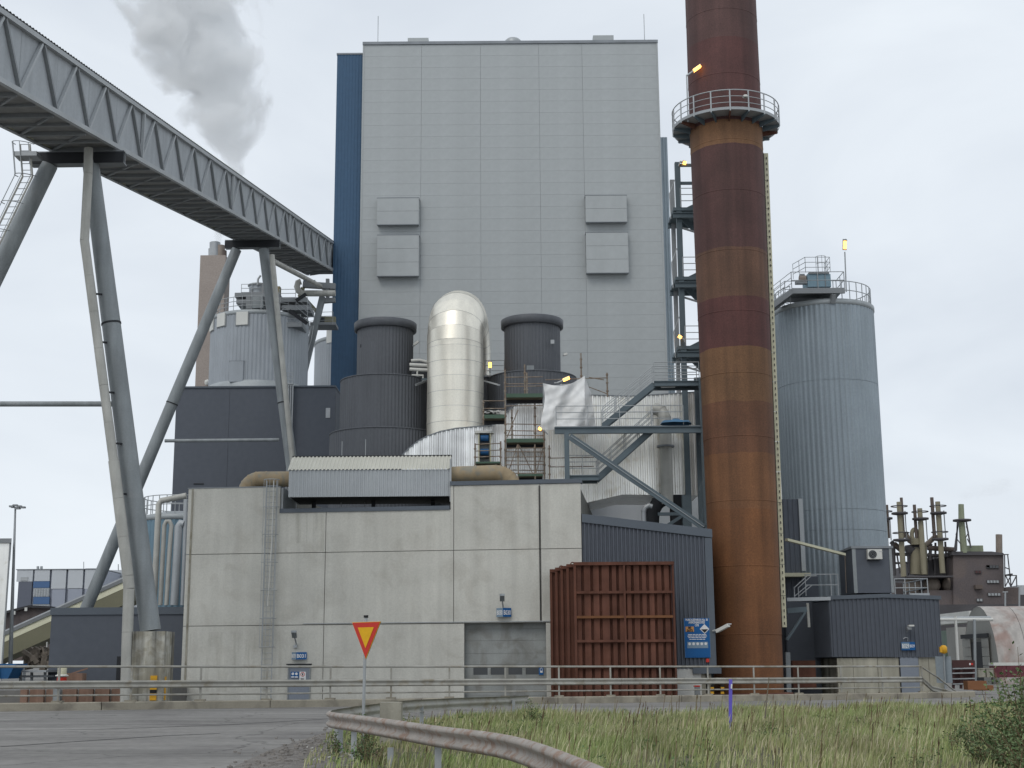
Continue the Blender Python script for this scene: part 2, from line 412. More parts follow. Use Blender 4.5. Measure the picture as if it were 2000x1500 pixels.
# ramped end on the right
e0 = rz(21.6, H); e1 = P(1830, 1322, 76.2); e2 = P(1871, 1354, 77.5)
one(hr, 'end_rail', m_rail, 'tube', [e0, e1, e2], .045, 8)
wbeam(hr, [rz(21.6, .68)+V(0,-.06,0), P(1820, 1345, 76.2), P(1871, 1357, 77.4)], m_rail, 1, 'end_beam', .95)
p = P(1849, 1352, 76.8); one(hr, 'post', m_rail, 'bar', V(p.x, p.y, 0), p, .09, .09)

# ---------------------------------------------------------------- precast concrete building
WL = P(360, 1150, 72.2); WR = P(1136, 1050, 70.0); WL.z = WR.z = 0
WA = (WR-WL).normalized(); WN = V(WA.y, -WA.x, 0)       # towards the viewer
def WQ(px, py):                                          # photo point -> (distance along the wall, height)
    q = PL(px, py, WL, WN); return (q-WL).dot(WA), q.z
def WP(s, z, o=0.0): return WL+WA*s+WN*o+V(0,0,z)
SX = [0, WQ(369, 1150)[0], WQ(634, 1150)[0], WQ(886, 1150)[0], WQ(1057, 1150)[0], WQ(1136, 1050)[0]]
Z1 = WQ(750, 1219)[1]; Z2 = WQ(750, 1077)[1]
ZT_L = WQ(450, 953)[1]; ZT_M = WQ(720, 998)[1]; ZT_R = WQ(1000, 946)[1]
sn = WQ(546, 1000)[0]; sm2 = WQ(881, 970)[0]
cb = thing('concrete_building', 'pale precast concrete building with large jointed panels and a grey sectional door', 'building', WL+WA*9)
def wbox(parent, name, mat, s0, s1, z0, z1, o0, o1):
    mb = MB(); mb.prism([WP(s0, z0, o0), WP(s1, z0, o0), WP(s1, z1, o0), WP(s0, z1, o0)], WN*(o1-o0)); return flipfix(mb.build(name, mat, parent))
D = -14
ds0, dz = WQ(907, 1250)[0], WQ(985, 1214)[1]; ds1 = WQ(1066, 1250)[0]
wbox(cb, 'wall_core', m_joint, .1, sn, -.5, ZT_L-.1, -.16, D)
wbox(cb, 'wall_core', m_joint, sn, ds0-.3, -.5, ZT_M-.1, -.16, D)
wbox(cb, 'wall_core', m_joint, ds0-.3, ds1+.3, dz, ZT_M-.1, -.16, D)
wbox(cb, 'wall_core', m_joint, ds1+.3, SX[5]-.1, -.5, ZT_M-.1, -.16, D)
wbox(cb, 'wall_core', m_joint, sm2, SX[5]-.1, ZT_M-.1, ZT_R-.1, -.16, D)
wbox(cb, 'garage_recess', m_dark, ds0-.3, ds1+.3, -.5, dz, -1.0, D)
J = .016
def pan(s0, s1, z0, z1): wbox(cb, 'wall_panel', m_conc, s0+J, s1-J, z0+J, z1-J, -.16, rnd.uniform(-.004, .004))
for i in range(5):
    if i == 3:
        pan(SX[3], SX[4], Z1, Z2); pan(SX[3], SX[4], Z2, ZT_R); continue
    if i != 1 and i != 2: pan(SX[i], SX[i+1], Z1, Z2)
    if i in (0,): pan(SX[0], SX[1], Z2, ZT_L); pan(SX[0], SX[1], -.4, Z1)
    if i == 4: pan(SX[4], SX[5], Z2, ZT_R)
pan(SX[1], SX[2], Z1, Z2); pan(SX[2], SX[3], Z1, Z2)
wbox(cb, 'wall_panel', m_conc, SX[1]+J, sn, Z2+J, ZT_L, -.16, .002)
wbox(cb, 'wall_panel', m_conc, sn+.004, SX[2]-J, Z2+J, ZT_M-J, -.16, .002)
wbox(cb, 'wall_panel', m_conc, SX[2]+J, sm2-.03, Z2+J, ZT_M-J, -.16, -.002)
wbox(cb, 'wall_panel', m_conc, sm2-.026, SX[3]-J, Z2+J, ZT_R, -.16, -.002)
pan(SX[1], SX[2], -.4, Z1); pan(SX[2], ds0, -.4, Z1); pan(ds1, SX[5], -.4, Z1)
wbox(cb, 'wall_edge', m_oldconc, SX[1]-.05, SX[1]+.05, -.4, ZT_L, .006, .03)
# rain stain patches are real dirt, thin films on the panel
mst = bpy.data.materials.new('rain_stain'); mst.use_nodes = True
t = mst.node_tree; b = t.nodes['Principled BSDF']; b.inputs['Base Color'].default_value = (.27, .25, .17, 1); b.inputs['Roughness'].default_value = .9
tcn = N(t, 'ShaderNodeTexCoord'); mpn = N(t, 'ShaderNodeMapping'); mpn.inputs['Scale'].default_value = (2.2, 2.2, .16)
nn_ = N(t, 'ShaderNodeTexNoise'); nn_.inputs['Scale'].default_value = 1.5; nn_.inputs['Detail'].default_value = 6
rr = N(t, 'ShaderNodeMapRange'); rr.inputs[1].default_value = .5; rr.inputs[2].default_value = .8; rr.inputs[3].default_value = 0; rr.inputs[4].default_value = .26
t.links.new(tcn.outputs['Object'], mpn.inputs[0]); t.links.new(mpn.outputs[0], nn_.inputs['Vector']); t.links.new(nn_.outputs[0], rr.inputs[0]); t.links.new(rr.outputs[0], b.inputs['Alpha'])
for (a, b2, c, d) in ((612, 633, 1004, 1076), (560, 600, 1004, 1060), (372, 420, 960, 1070), (372, 560, 1235, 1350)):
    s0, z1 = WQ(a, c); s1, z0 = WQ(b2, d); mb = MB(); mb.add([WP(s0, z0, .009), WP(s1, z0, .009), WP(s1, z1, .009), WP(s0, z1, .009)], [(0,1,2,3)]); mb.build('rain_stain', mst, cb)
# roof cappings
wbox(cb, 'roof_capping', m_darkcap, sm2-.06, SX[5]+.06, ZT_R+.002, ZT_R+.22, -.5, .06)
wbox(cb, 'roof_capping', m_darkcap, sn+.01, sm2-.07, ZT_M-J+.002, ZT_M+.2, -.5, .06)
wbox(cb, 'roof_capping', m_cap, -.03, sn-.01, ZT_L+.002, ZT_L+.05, -.4, .03)
wbox(cb, 'roof_cheek', m_silver, sn-.02, sn+.12, ZT_M+.21, ZT_L-.05, -3, -.2)
# slim conduit line on the joint
wbox(cb, 'cable_conduit', m_galv, WQ(592, 1220)[0], SX[5]-.02, Z1+.05, Z1+.085, .008, .045)
one(cb, 'cable_conduit', m_black2, 'tube', [WP(SX[4]-.05, Z1+.1, .03), WP(SX[4]-.05, ZT_R-.1, .03)], .028, 6)
# sectional door: five boards, a glazed board with four panes
dh = dz+.15; rows = [(-.15, .55), (.56, 1.26), (1.27, 2.0), (2.01, 2.75), (2.76, 3.45), (3.46, dz-.01)]
gw = ds1-ds0
gd = wbox(cb, 'sectional_door', m_joint, ds0-.2, ds1+.2, -.3, dz, -.62, -.55)
zb0, zb1 = WQ(985, 1331)[1], WQ(985, 1299)[1]
rws = [(-.2, zb0-.72), (zb0-.71, zb0-.01), (zb0, zb1+.03), (zb1+.04, WQ(985, 1276)[1]), (WQ(985, 1276)[1]+.01, WQ(985, 1251)[1]), (WQ(985, 1251)[1]+.01, WQ(985, 1228)[1]), (WQ(985, 1228)[1]+.01, dz)]
for k, (a, b2) in enumerate(rws):
    if k == 2:
        L = [907, 922, 950, 956, 983, 991, 1018, 1025, 1053, 1066]; za, zb = WQ(985, 1318)[1], WQ(985, 1303)[1]
        ss = [ds0-.2]+[WQ(q, 1310)[0] for q in L[1:-1]]+[ds1+.2]
        mb = MB()
        for j in range(0, len(ss)-1, 2):
            mb.prism([WP(ss[j], a, -.5), WP(ss[j+1], a, -.5), WP(ss[j+1], b2, -.5), WP(ss[j], b2, -.5)], WN*-.05)
        for j in range(1, len(ss)-1, 2):
            mb.prism([WP(ss[j], a, -.5), WP(ss[j+1], a, -.5), WP(ss[j+1], za, -.5), WP(ss[j], za, -.5)], WN*-.05)
            mb.prism([WP(ss[j], zb, -.5), WP(ss[j+1], zb, -.5), WP(ss[j+1], b2, -.5), WP(ss[j], b2, -.5)], WN*-.05)
        flipfix(mb.build('door_board', m_shutter, gd))
        for j in range(1, len(ss)-1, 2): wbox(gd, 'pane', m_glass, ss[j]-.01, ss[j+1]+.01, za-.01, zb+.01, -.545, -.53)
    else: wbox(gd, 'door_board', m_shutter, ds0-.2, ds1+.2, a, b2, -.55, -.5)
s_, z_ = WQ(1056, 1310)
lk = wbox(None, 'door_notice', m_signblue, s_-.13, s_+.1, z_-.2, z_+.2, -.47, -.44)
tag(lk, 'small blue notice with padlock emblem at the right end of the sectional door', 'sign'); ORG[lk.name] = lk.location.copy()
mb = MB(); mb.tube([WP(s_-.06, z_, -.43), WP(s_-.06, z_+.09, -.43), WP(s_, z_+.14, -.43), WP(s_+.05, z_+.09, -.43), WP(s_+.05, z_, -.43)], .014, 5); mb.box(WP(s_, z_-.05, -.43), (.13, .01, .1)); mb.build('emblem', m_signwhite, lk)
# personnel door
a0, a1 = WQ(565, 1330)[0], WQ(604, 1330)[0]; zt = WQ(584, 1299)[1]
pdoor = wbox(cb, 'personnel_door', m_door, a0, a1, -.1, zt, .02, .05)
for aa, bb_ in ((a0-.07, a0-.005), (a1+.005, a1+.07)): wbox(pdoor, 'door_frame', m_leg, aa, bb_, -.1, zt, .015, .08)
wbox(pdoor, 'door_hood', m_black, a0-.12, a1+.12, zt+.01, zt+.07, .01, .22)
def wsign(name, label, x0, y0, x1, y1, mat, o=.06, txt=None, tm=None, cat='sign', ts=None):
    s0, z1 = WQ(x0, y0); s1, z0 = WQ(x1, y1)
    ob = wbox(None, name, mat, s0, s1, z0, z1, o, o+.04); tag(ob, label, cat); ORG[ob.name] = ob.location.copy()
    if txt:
        size = ts or (z1-z0)*.62
        text(ob, txt, size, WP((s0+s1)/2, (z0+z1)/2-size*.36, o+.047), tm or m_signwhite, ax=WA, bold=.012)
    return ob
def fin(label, fx0, fx1, bx0, bx1, y0, y1, txt, faded):
    """two-sided projecting number plate: a pale face turned left and a blue face turned right"""
    s0, z1 = WQ(fx0, y0); s1, z0 = WQ(bx1, y1); sm_ = WQ(bx0, y0)[0]; apex = WP(sm_, 0, .42)
    ob = thing('number_sign', label, 'sign', WP(sm_, z0, .1))
    for nm, (sa, sb, oa, ob_), mt, tmat in (('left_plate', (s0, sm_, .12, .42), faded, m_signwhite), ('right_plate', (sm_, s1, .42, .12), m_signblue, m_signwhite)):
        pa, pb = WP(sa, 0, oa), WP(sb, 0, ob_); ax = (pb-pa).normalized(); nn2 = V(ax.y, -ax.x, 0)
        mb = MB(); mb.prism([pa+V(0,0,z0), pb+V(0,0,z0), pb+V(0,0,z1), pa+V(0,0,z1)], -nn2*.03); pl = flipfix(mb.build('plate', mt, ob))
        L = (pb-pa).length; size = (z1-z0)*.72
        text(pl, txt, size, (pa+pb)/2+V(0,0,(z0+z1)/2-size*.36)+nn2*.006, tmat, ax=ax, bold=.006, fit=L*.84)
    one(ob, 'bracket', m_galv, 'box', WP(sm_, (z0+z1)/2, .2), (.05, .36, .05))
fin('two-faced B030 number sign above the sectional door', 970, 0, 984, 999, 1188, 1205, 'B030', m_signpale)
fin('two-faced B031 number sign above the small grey door', 571, 0, 583, 600, 1274, 1288, 'B031', m_signpale)
n1 = wsign('door_notice', 'blue safety notice on the small grey door', 569, 1312, 584, 1324, m_signblue, .055)
mb = MB()
for q in (573, 580): s, z = WQ(q, 1316); mb.tube([WP(s, z, .1), WP(s, z, .105)], .07, 12); mb.box(WP(s, z-.16, .1), (.16, .01, .06))
mb.build('pictogram', m_signwhite, n1)
n2 = wsign('door_notice', 'white prohibition notice with a red ring on the small grey door', 586, 1312, 598, 1328, m_signwhite, .055)
s, z = WQ(592, 1317); mb = MB(); mb.tube([WP(s+.1*math.cos(a), z+.1*math.sin(a), .1) for a in [i*PI/8 for i in range(17)]], .014, 4, cap=False); mb.build('prohibition_ring', m_signred, n2)
mb = MB(); mb.box(WP(s, z, .1), (.05, .01, .1)); mb.box(WP(s, z-.2, .1), (.2, .01, .02)); mb.box(WP(s, z-.25, .1), (.16, .01, .02)); mb.build('pictogram', m_black2, n2)
def wall_lamp(label, px, py):
    s, z = WQ(px, py); c = WP(s, z, .5); l = thing('wall_lamp', label, 'lamp', WP(s, z-.3, .1))
    one(l, 'arm', m_galv, 'bar', WP(s, z-.45, .02), c, .06)
    one(l, 'lamp_head', m_leg, 'box', c+V(0,-.1,.1), (.24, .45, .14), (V(1,0,0), V(0,.8,-.6), V(0,.6,.8)))
    one(l, 'lamp_hood', m_galv, 'box', c+V(0,-.14,.24), (.28, .25, .06))
    one(l, 'junction_box', m_galv, 'box', WP(s-.05, z-.5, .08), (.18, .12, .16))
wall_lamp('grey floodlight on the concrete wall above the B031 sign', 580, 1243)
wall_lamp('grey floodlight on the concrete wall above the B030 sign', 983, 1172)
# caged ladder
lx0, lx1 = WQ(512, 1300)[0], WQ(531, 1300)[0]; lc = (lx0+lx1)/2+.05
lad = thing('caged_ladder', 'tall galvanised ladder with safety cage on the concrete wall', 'ladder', WP(lc, 0, .3))
zt = WQ(530, 940)[1]; hw = .27
for sgn in (-1, 1): one(lad, 'stile', m_galv, 'tube', [WP(lc+sgn*hw, -.3, .22), WP(lc+sgn*hw, zt, .22)], .028, 6)
mb = MB(); z = .2
while z < zt: mb.tube([WP(lc-hw, z, .22), WP(lc+hw, z, .22)], .014, 4); z += .3
mb.build('rungs', m_galv, lad, kind='stuff')
z = 2.9
while z < zt+.1:
    pts = [WP(lc+.42*math.cos(a), z, .22+.40*(-math.sin(a))) for a in [PI+PI*i/10 for i in range(11)]]
    one(lad, 'cage_hoop', m_galv, 'tube', pts, .02, 5); z += 1.45
for a in (PI*1.15, PI*1.33, PI*1.5, PI*1.67, PI*1.85): one(lad, 'cage_bar', m_galv, 'tube', [WP(lc+.42*math.cos(a), 2.9, .22-.4*math.sin(a)), WP(lc+.42*math.cos(a), zt+.05, .22-.4*math.sin(a))], .014, 5)
one(lad, 'cable', m_white, 'tube', [WP(lc-.02, 5.0, .3), WP(lc+.1, 8.4, .3), WP(lc+.12, zt, .3)], .03, 5)

# ---------------------------------------------------------------- silver housing on the roof
sh = thing('roof_housing', 'long silver corrugated housing with an off-white sloping roof on the concrete building', 'plant housing', P(720, 985, 73))
Yh = 70.9
a = P(565, 920, Yh+.1); a2 = P(878, 915, Yh-.2); zb = P(720, 970, Yh).z; ze = P(720, 918, Yh).z; zr_ = P(720, 892, Yh+1.2).z
hx0, hx1 = a.x, a2.x; dep = 3.6
mb = MB(); mb.corr([(0, ze), (hx1-hx0, ze)], [(0, zb), (hx1-hx0, zb)], (hx0, Yh, 0), V(1,0,0), V(0,-1,0), .2, .035); mb.build('front_sheet', m_silver, sh)
# pitched roof as ribbed sheet
mb = MB(); n = int((hx1-hx0)/.2); k0 = 0
for i in range(n+1):
    for fr, am in ((0, 0), (.3, 0), (.5, .05), (.8, .05)):
        u = hx0-.06+(hx1-hx0+.12)*(i+fr)/(n+1); mb.v += [(u, Yh-.08, ze+am), (u, Yh+1.3, zr_+am)]
for i in range(len(mb.v)//2-1): mb.f.append((2*i, 2*i+2, 2*i+3, 2*i+1)); mb.smooth.append(False)
mb.build('roof_sheet', m_roofsheet, sh)
mb = MB()
for xx in (hx0, hx1-.06): mb.prism([V(xx, Yh+.01, zb), V(xx, Yh+dep, zb), V(xx, Yh+dep, ze), V(xx, Yh+2.4, zr_-.03), V(xx, Yh+1.3, zr_-.03), V(xx, Yh+.01, ze-.02)], V(.06, 0, 0)).build if False else mb.prism([V(xx, Yh+.01, zb), V(xx, Yh+dep, zb), V(xx, Yh+dep, ze), V(xx, Yh+2.4, zr_-.03), V(xx, Yh+1.3, zr_-.03), V(xx, Yh+.01, ze-.02)], V(.06, 0, 0))
flipfix(mb.build('end_wall', m_silver, sh, kind='stuff'))
one(sh, 'floor', m_black, 'bb', (hx0+.07, Yh+.05, zb+.02), (hx1-.07, Yh+dep, zb+.14))
one(sh, 'ridge_trim', m_black, 'bb', (hx0-.05, Yh+1.31, zr_-.02), (hx1+.05, Yh+1.5, zr_+.09))
one(sh, 'corner_trim', m_galv, 'bb', (hx1+.005, Yh-.06, zb-.3), (hx1+.09, Yh+.02, ze+.55))
for q in (.12, .5, .88): one(sh, 'leg', m_black, 'bb', (hx0+(hx1-hx0)*q-.1, Yh+2.2, ZT_M-.2), (hx0+(hx1-hx0)*q+.1, Yh+2.4, zb+.01))
def duct(name, label, pts, r, mat, cat='duct', n=24, bands=True, group=None):
    mb = MB(); mb.tube(pts, r, n); ob = mb.build(name, mat); tag(ob, label, cat, group)
    if bands:
        mb2 = MB(); pts = [Vector(p) for p in pts]
        for i in range(1, len(pts)-1, 2):
            d = (pts[i+1]-pts[i-1]).normalized(); mb2.tube([pts[i]-d*.03, pts[i]+d*.03], r+.02, n)
        mb2.build('joint_band', mat, ob, kind='stuff')
    return ob
zc = P(520, 937, 72.6).z
def bendpath(p, d1, d2, R, n=8):            # quarter bend starting at p heading d1 turning into d2
    d1, d2 = Vector(d1), Vector(d2); c = Vector(p)+d2*R
    return [c - d2*R*math.cos(a) + d1*R*math.sin(a) for a in [PI/2*i/n for i in range(n+1)]]
pl = [V(hx0+.2, 72.4, zc), V(P(520, 937, 72.4).x, 72.4, zc)] + bendpath(V(P(508, 937, 72.4).x, 72.4, zc), (-1,0,0), (0,0,-1), .75)
duct('roof_duct', 'tan duct elbow leaving the left end of the silver roof housing', pl, .42, m_tan)
zc = P(930, 928, 72.4).z
pl = [V(hx1-.2, 72.4, zc), V(P(930, 925, 72.4).x, 72.4, zc+.05), V(P(962, 925, 72.4).x, 72.4, zc+.08)] + bendpath(V(P(968, 925, 72.4).x, 72.4, zc+.08), (1,0,0), (0,0,-1), .95)
duct('roof_duct', 'tan duct elbow leaving the right end of the silver roof housing', pl, .46, m_tan)

# ---------------------------------------------------------------- main boiler house
YB = 120.0
gx0, gx1 = P(706, 340, YB).x, P(1291, 340, YB).x; gz = P(1000, 80.5, YB).z; dep = 34
bh = thing('boiler_house', 'huge light grey panelled boiler house with four box louvres', 'building', V((gx0+gx1)/2, YB, 0))
one(bh, 'wall_core', m_greyseam, 'bb', (gx0+.05, YB+.12, -1), (gx1-.05, YB+dep, gz-.25))
pxs = [gx0]+[P(q, 340, YB).x for q in (822, 939, 1055, 1141)]+[gx1]
zrow = []; z = gz-.3
while z > 0: zrow.append(z); z -= 1.16
shared = {}
for i in range(5):
    for r in range(len(zrow)-1):
        if zrow[r+1] < 17: continue
        if i not in shared:
            mb = MB(); mb.bb((0.01, 0, -1.16+.010), (pxs[i+1]-pxs[i]-.010, .1, 0)); o = mb.build('panel', m_grey, bh); shared[i] = o.data
            for v_ in o.data.vertices: v_.co += ORG[bh.name]
        else:
            o = bpy.data.objects.new('panel', shared[i]); COL.objects.link(o); o.parent = bh
        o.location = V(pxs[i], YB, zrow[r])-ORG[bh.name]
one(bh, 'lower_wall', m_grey, 'bb', (gx0, YB, -1), (gx1, YB+.1, 17.5))
one(bh, 'roof_capping', m_cap, 'bb', (gx0-.08, YB-.12, gz-.28), (gx1+.08, YB+dep, gz))
one(bh, 'corner_trim', m_greyseam, 'bb', (gx0-.06, YB-.03, 0), (gx0+.12, YB+.0, gz-.29))
one(bh, 'corner_trim', m_greyseam, 'bb', (gx1-.12, YB-.03, 0), (gx1+.06, YB+.0, gz-.29))
for (x0, x1, y0, y1, n) in ((738, 819, 392, 443, 2), (738, 819, 464, 543, 3), (1143, 1223, 387, 438, 2), (1144, 1226, 459, 537, 3)):
    za, zb_ = P(x0, y0, YB).z, P(x0, y1, YB).z; xa, xb = P(x0, (y0+y1)/2, YB).x, P(x1, (y0+y1)/2, YB).x
    bx = one(bh, 'louvre_box', m_greyseam, 'bb', (xa+.02, YB-.64, zb_+.02), (xb-.02, YB-.002, za-.02))
    for k in range(n):
        one(bx, 'panel', m_grey, 'bb', (xa, YB-.72, zb_+(za-zb_)*k/n+.01), (xb, YB-.645, zb_+(za-zb_)*(k+1)/n-.01))
    one(bx, 'drip_trim', m_cap, 'bb', (xa-.03, YB-.74, zb_-.06), (xb+.03, YB-.6, zb_-.0)); one(bx, 'drip_trim', m_cap, 'bb', (xa-.03, YB-.74, za+.0), (xb+.03, YB-.003, za+.05))
for x0, x1, yt in ((798, 838, 74), (1157, 1197, 69)):
    one(bh, 'roof_hatch', m_grey, 'bb', (P(x0, 80, YB+3).x, YB+2, gz), (P(x1, 80, YB+3).x, YB+4, P(x0, yt, YB+2).z))
c = P(1002, 80, YB+1); one(bh, 'roof_dome', m_galv, 'lathe', (c.x, YB+1.0, gz+.02), [(.85, 0), (.85, .3), (.8, .42), (.6, .62), (.3, .72), (0, .76)], 24)
for q in (738, 1259):
    c = P(q, 80, YB+1); one(bh, 'lightning_rod', m_galv, 'tube', [V(c.x, YB+1, gz), V(c.x, YB+1, gz+3.2)], .035, 5)
# blue wing
bx0 = P(654, 340, YB+.5).x; bz = P(680, 107, YB+.5).z
bw = thing('blue_wing', 'narrow deep blue wing on the left side of the grey boiler house', 'building', V(bx0+1, YB, 0))
mb = MB(); mb.corr([(0, bz), (gx0-.07-bx0, bz)], [(0, -1), (gx0-.07-bx0, -1)], (bx0, YB+.5, 0), V(1,0,0), V(0,-1,0), .3, .02); mb.build('front_sheet', m_blue, bw)
one(bw, 'wall_core', m_blue, 'bb', (bx0, YB+.52, -1), (gx0-.07, YB+dep-4, bz)); one(bw, 'roof_capping', m_cap, 'bb', (bx0-.05, YB+.42, bz+.002), (gx0-.075, YB+dep-4, bz+.16))
# pale slab on the right
sx1 = P(1303, 268, YB+3).x; sz = P(1300, 268, YB+3).z
pw = thing('pale_blue_wing', 'slim pale blue corrugated wing behind the right edge of the boiler house', 'building', V(sx1-1, YB+3, 0))
mb = MB(); mb.corr([(0, sz), (sx1-gx1+.5, sz)], [(0, -1), (sx1-gx1+.5, -1)], (gx1-.5, YB+3, 0), V(1,0,0), V(0,-1,0), .25, .04)
mb.v = [(v[0]+.6*0, v[1], v[2]) for v in mb.v]; mb.build('front_sheet', m_pale, pw)
one(pw, 'wall_core', m_pale, 'bb', (gx1+.09, YB+3.02, -1), (sx1, YB+dep-6, sz))

# ---------------------------------------------------------------- charcoal absorber stacks
def stack(label, cx_px, Yc, secs, group):
    c = P(cx_px, 800, Yc); t_ = thing('charcoal_tower', label, 'process tower', V(c.x, Yc, 0), group); zbot = 0
    for k, (wpx, ytop, ybot) in enumerate(secs):
        zt_ = P(cx_px, ytop, Yc-1).z; zb2 = P(cx_px, ybot, Yc-1).z; dpt = (P(cx_px, (ytop+ybot)/2, Yc)-CAM).dot(fw); r = wpx/2*dpt/FPX
        one(t_, 'shell', m_stack, 'lathe', (c.x, Yc, 0), [(r, zb2), (r, zt_)], rib=.025, ribs=int(2*PI*r/.24))
        if k == 0:
            one(t_, 'rim', m_stack, 'lathe', (c.x, Yc, 0), [(r-.3, zt_-.02), (r+.05, zt_-.6), (r+.24, zt_-.55), (r+.26, zt_-.05), (r+.2, zt_), (r-.3, zt_+.01)], 64)
        else: one(t_, 'ledge', m_stack, 'lathe', (c.x, Yc, 0), [(r, zt_), (r+.06, zt_), (r+.04, zt_+.08), (r*.5, zt_+.14)], 64)
    return t_, c.x
t1_, sx_ = stack('left charcoal ribbed tower with a stepped base beside the silver duct', 751, 92, [(108, 626, 742), (172, 743, 850), (212, 848, 1000)], 'charcoal process towers')
t2_, sx2 = stack('right charcoal ribbed tower standing behind the scaffold', 1041, 92, [(108, 620, 738), (170, 736, 850), (212, 846, 1000)], 'charcoal process towers')
for tt, (qx, qy, w2, mt) in ((t1_, (707, 676, .2, m_black)), (t2_, (1079, 668, .25, m_galv)), (t2_, (1036, 722, .5, m_leg))):
    c = P(qx, qy, 90.15 if qx != 707 else 90.9); one(tt, 'hatch', mt, 'box', c, (w2, .2, w2*1.1))
mb = MB()
# ---------------------------------------------------------------- big aluminium flue: up, over and down
cy = 88.5; cxp = P(889, 780, cy); dpt = (P(889, 700, cy)-CAM).dot(fw); r = 55*dpt/FPX
ztop = P(893, 563, cy+1.4).z - r; R2 = 2.6
path = [V(cxp.x, cy, P(889, 860, cy).z)]
z = path[0].z+1.0
while z < ztop-R2+r*0: path.append(V(cxp.x, cy, z)); z += 1.02
off = V(.42, 2*R2, 0)
for i in range(13):
    a = PI*i/12; path.append(V(cxp.x, cy, ztop-R2)+off*(1-math.cos(a))/2+V(0,0,R2*math.sin(a)))
z = ztop-R2-1
while z > 16: path.append(V(cxp.x, cy, z)+off); z -= 1.6
fl = thing('flue_duct', 'huge shining aluminium-clad flue bent over like a hook between the two charcoal towers', 'duct', V(cxp.x, cy, 14))
# cladding courses: each band a slightly different radius so the joints show
for i in range(len(path)-1):
    mb = MB(); a, b = path[i], path[i+1]; b = b-(b-a).normalized()*.014; q = 1+.004*(i % 2)+rnd.uniform(-.002, .002)
    d0 = (path[i+1]-path[max(i-1, 0)]).normalized(); d1 = (path[min(i+2, len(path)-1)]-path[i]).normalized()
    X = V(1, 0, 0); n = 40
    for p_, d_, f_ in ((a, d0, 1), (a*.5+b*.5, (d0+d1).normalized(), .996+rnd.uniform(-.002, .002)), (b, d1, 1)):
        xx = (X-d_*X.dot(d_)).normalized(); yy = d_.cross(xx)
        for j in range(n):
            tt = 2*PI*j/n; lump = 1+.006*math.sin(3*tt+p_.z*.7)+.004*math.sin(7*tt+1.3*p_.z)
            mb.v.append(tuple(p_+(xx*math.cos(tt)+yy*math.sin(tt))*r*q*f_*lump))
    for k in range(2):
        for j in range(n): aa = k*n+j; bb_ = k*n+(j+1) % n; mb.f.append((aa, bb_, bb_+n, aa+n)); mb.smooth.append(True)
    mb.build('cladding_course', m_alu, fl)
one(fl, 'inner_shell', m_cap, 'tube', path, r*.982, 40)
# ---------------------------------------------------------------- corrugated aluminium duct housings behind the scaffold
def zpx(pts, Y, xr):                                     # list of photo points -> (u, z) at depth Y
    return [(P(a, b, Y).x-xr, P(a, b, Y).z) for a, b in pts]
def housing(name, label, top, bot, Y, dep, mat, per=.27, amp=.10, endmat=None):
    x0 = P(top[0][0], top[0][1], Y).x; x1 = P(top[-1][0], top[-1][1], Y).x
    T = zpx(top, Y, x0); T[0] = (0, T[0][1]); T[-1] = (x1-x0, T[-1][1]); B = zpx(bot, Y, x0); B[0] = (0, B[0][1]); B[-1] = (x1-x0, B[-1][1])
    t_ = thing(name, label, 'duct housing', V(x0, Y, B[0][1]))
    mb = MB(); mb.corr(T, B, (x0, Y, 0), V(1,0,0), V(0,-1,0), per, amp); mb.build('front_sheet', mat, t_)
    poly = [V(x0+u, Y+.03, z) for u, z in B]+[V(x0+u, Y+.03, z) for u, z in reversed(T)]
    mb = MB(); mb.prism(poly, V(0, dep, 0)); flipfix(mb.build('casing', endmat or mat, t_))
    for (u, z), (u2, z2) in zip(T, T[1:]): one(t_, 'edge_trim', m_cap, 'bar', V(x0+u, Y-.07, z+.03), V(x0+u2, Y-.07, z2+.03), .12, .06)
    return t_
housing('humped_duct_housing', 'weathered corrugated duct housing with a curved back at the foot of the aluminium flue', [(786, 890), (800, 876), (815, 864), (835, 853), (860, 844), (890, 838), (925, 835), (962, 833)], [(786, 950), (962, 950)], 80, 6, m_corr)
housing('shouldered_duct_housing', 'bright corrugated duct housing with a sloping shoulder behind the scaffold', [(955, 838), (1000, 797), (1012, 789), (1064, 786)], [(955, 950), (1064, 950)], 80.6, 5, m_corr)
housing('long_duct_housing', 'long corrugated aluminium duct housing running from the scaffold to the rusty chimney', [(1064, 812), (1086, 770), (1150, 773), (1240, 775), (1357, 767)], [(1064, 1000), (1136, 984), (1216, 966), (1357, 968)], 80, 5.2, m_corr2)
# underside hoppers and pipes seen below the long duct
hp = thing('pale_annex', 'pale grey wall seen below the long aluminium duct housing', 'building', V(P(1250, 1100, 96).x, 96, 0))
one(hp, 'wall', m_wall2, 'bb', (P(1150, 1000, 96).x, 96, 0), (P(1262, 1000, 96).x, 100, P(1200, 966, 96).z)); one(hp, 'wall', m_silver, 'bb', (P(1263, 1000, 98).x, 98, 0), (P(1385, 1000, 98).x, 102, P(1300, 962, 98).z))
a = P(1298, 815, 78.8); rr_ = .36
vp = [V(a.x, 78.8, P(1298, 985, 78.8).z), V(a.x, 78.8, P(1298, 815, 78.8).z)]+[V(a.x-.02-.55*(1-math.cos(t)), 78.8+.2*t, P(1298, 815, 78.8).z+.55*math.sin(t)) for t in (.4, .8, 1.2, 1.57)]
duct('vertical_pipe', 'grimy vertical pipe with a bent top on the front of the long duct housing', vp, rr_, m_clad, 'pipe')
one(bpy.data.objects['vertical_pipe'], 'flange', m_cap, 'tube', [V(a.x, 78.8, P(1298, 872, 78.8).z-.05), V(a.x, 78.8, P(1298, 872, 78.8).z+.05)], rr_+.16, 20)
q0 = P(1300, 972, 79); q1 = P(1275, 1000, 79); q2 = P(1272, 1060, 79)
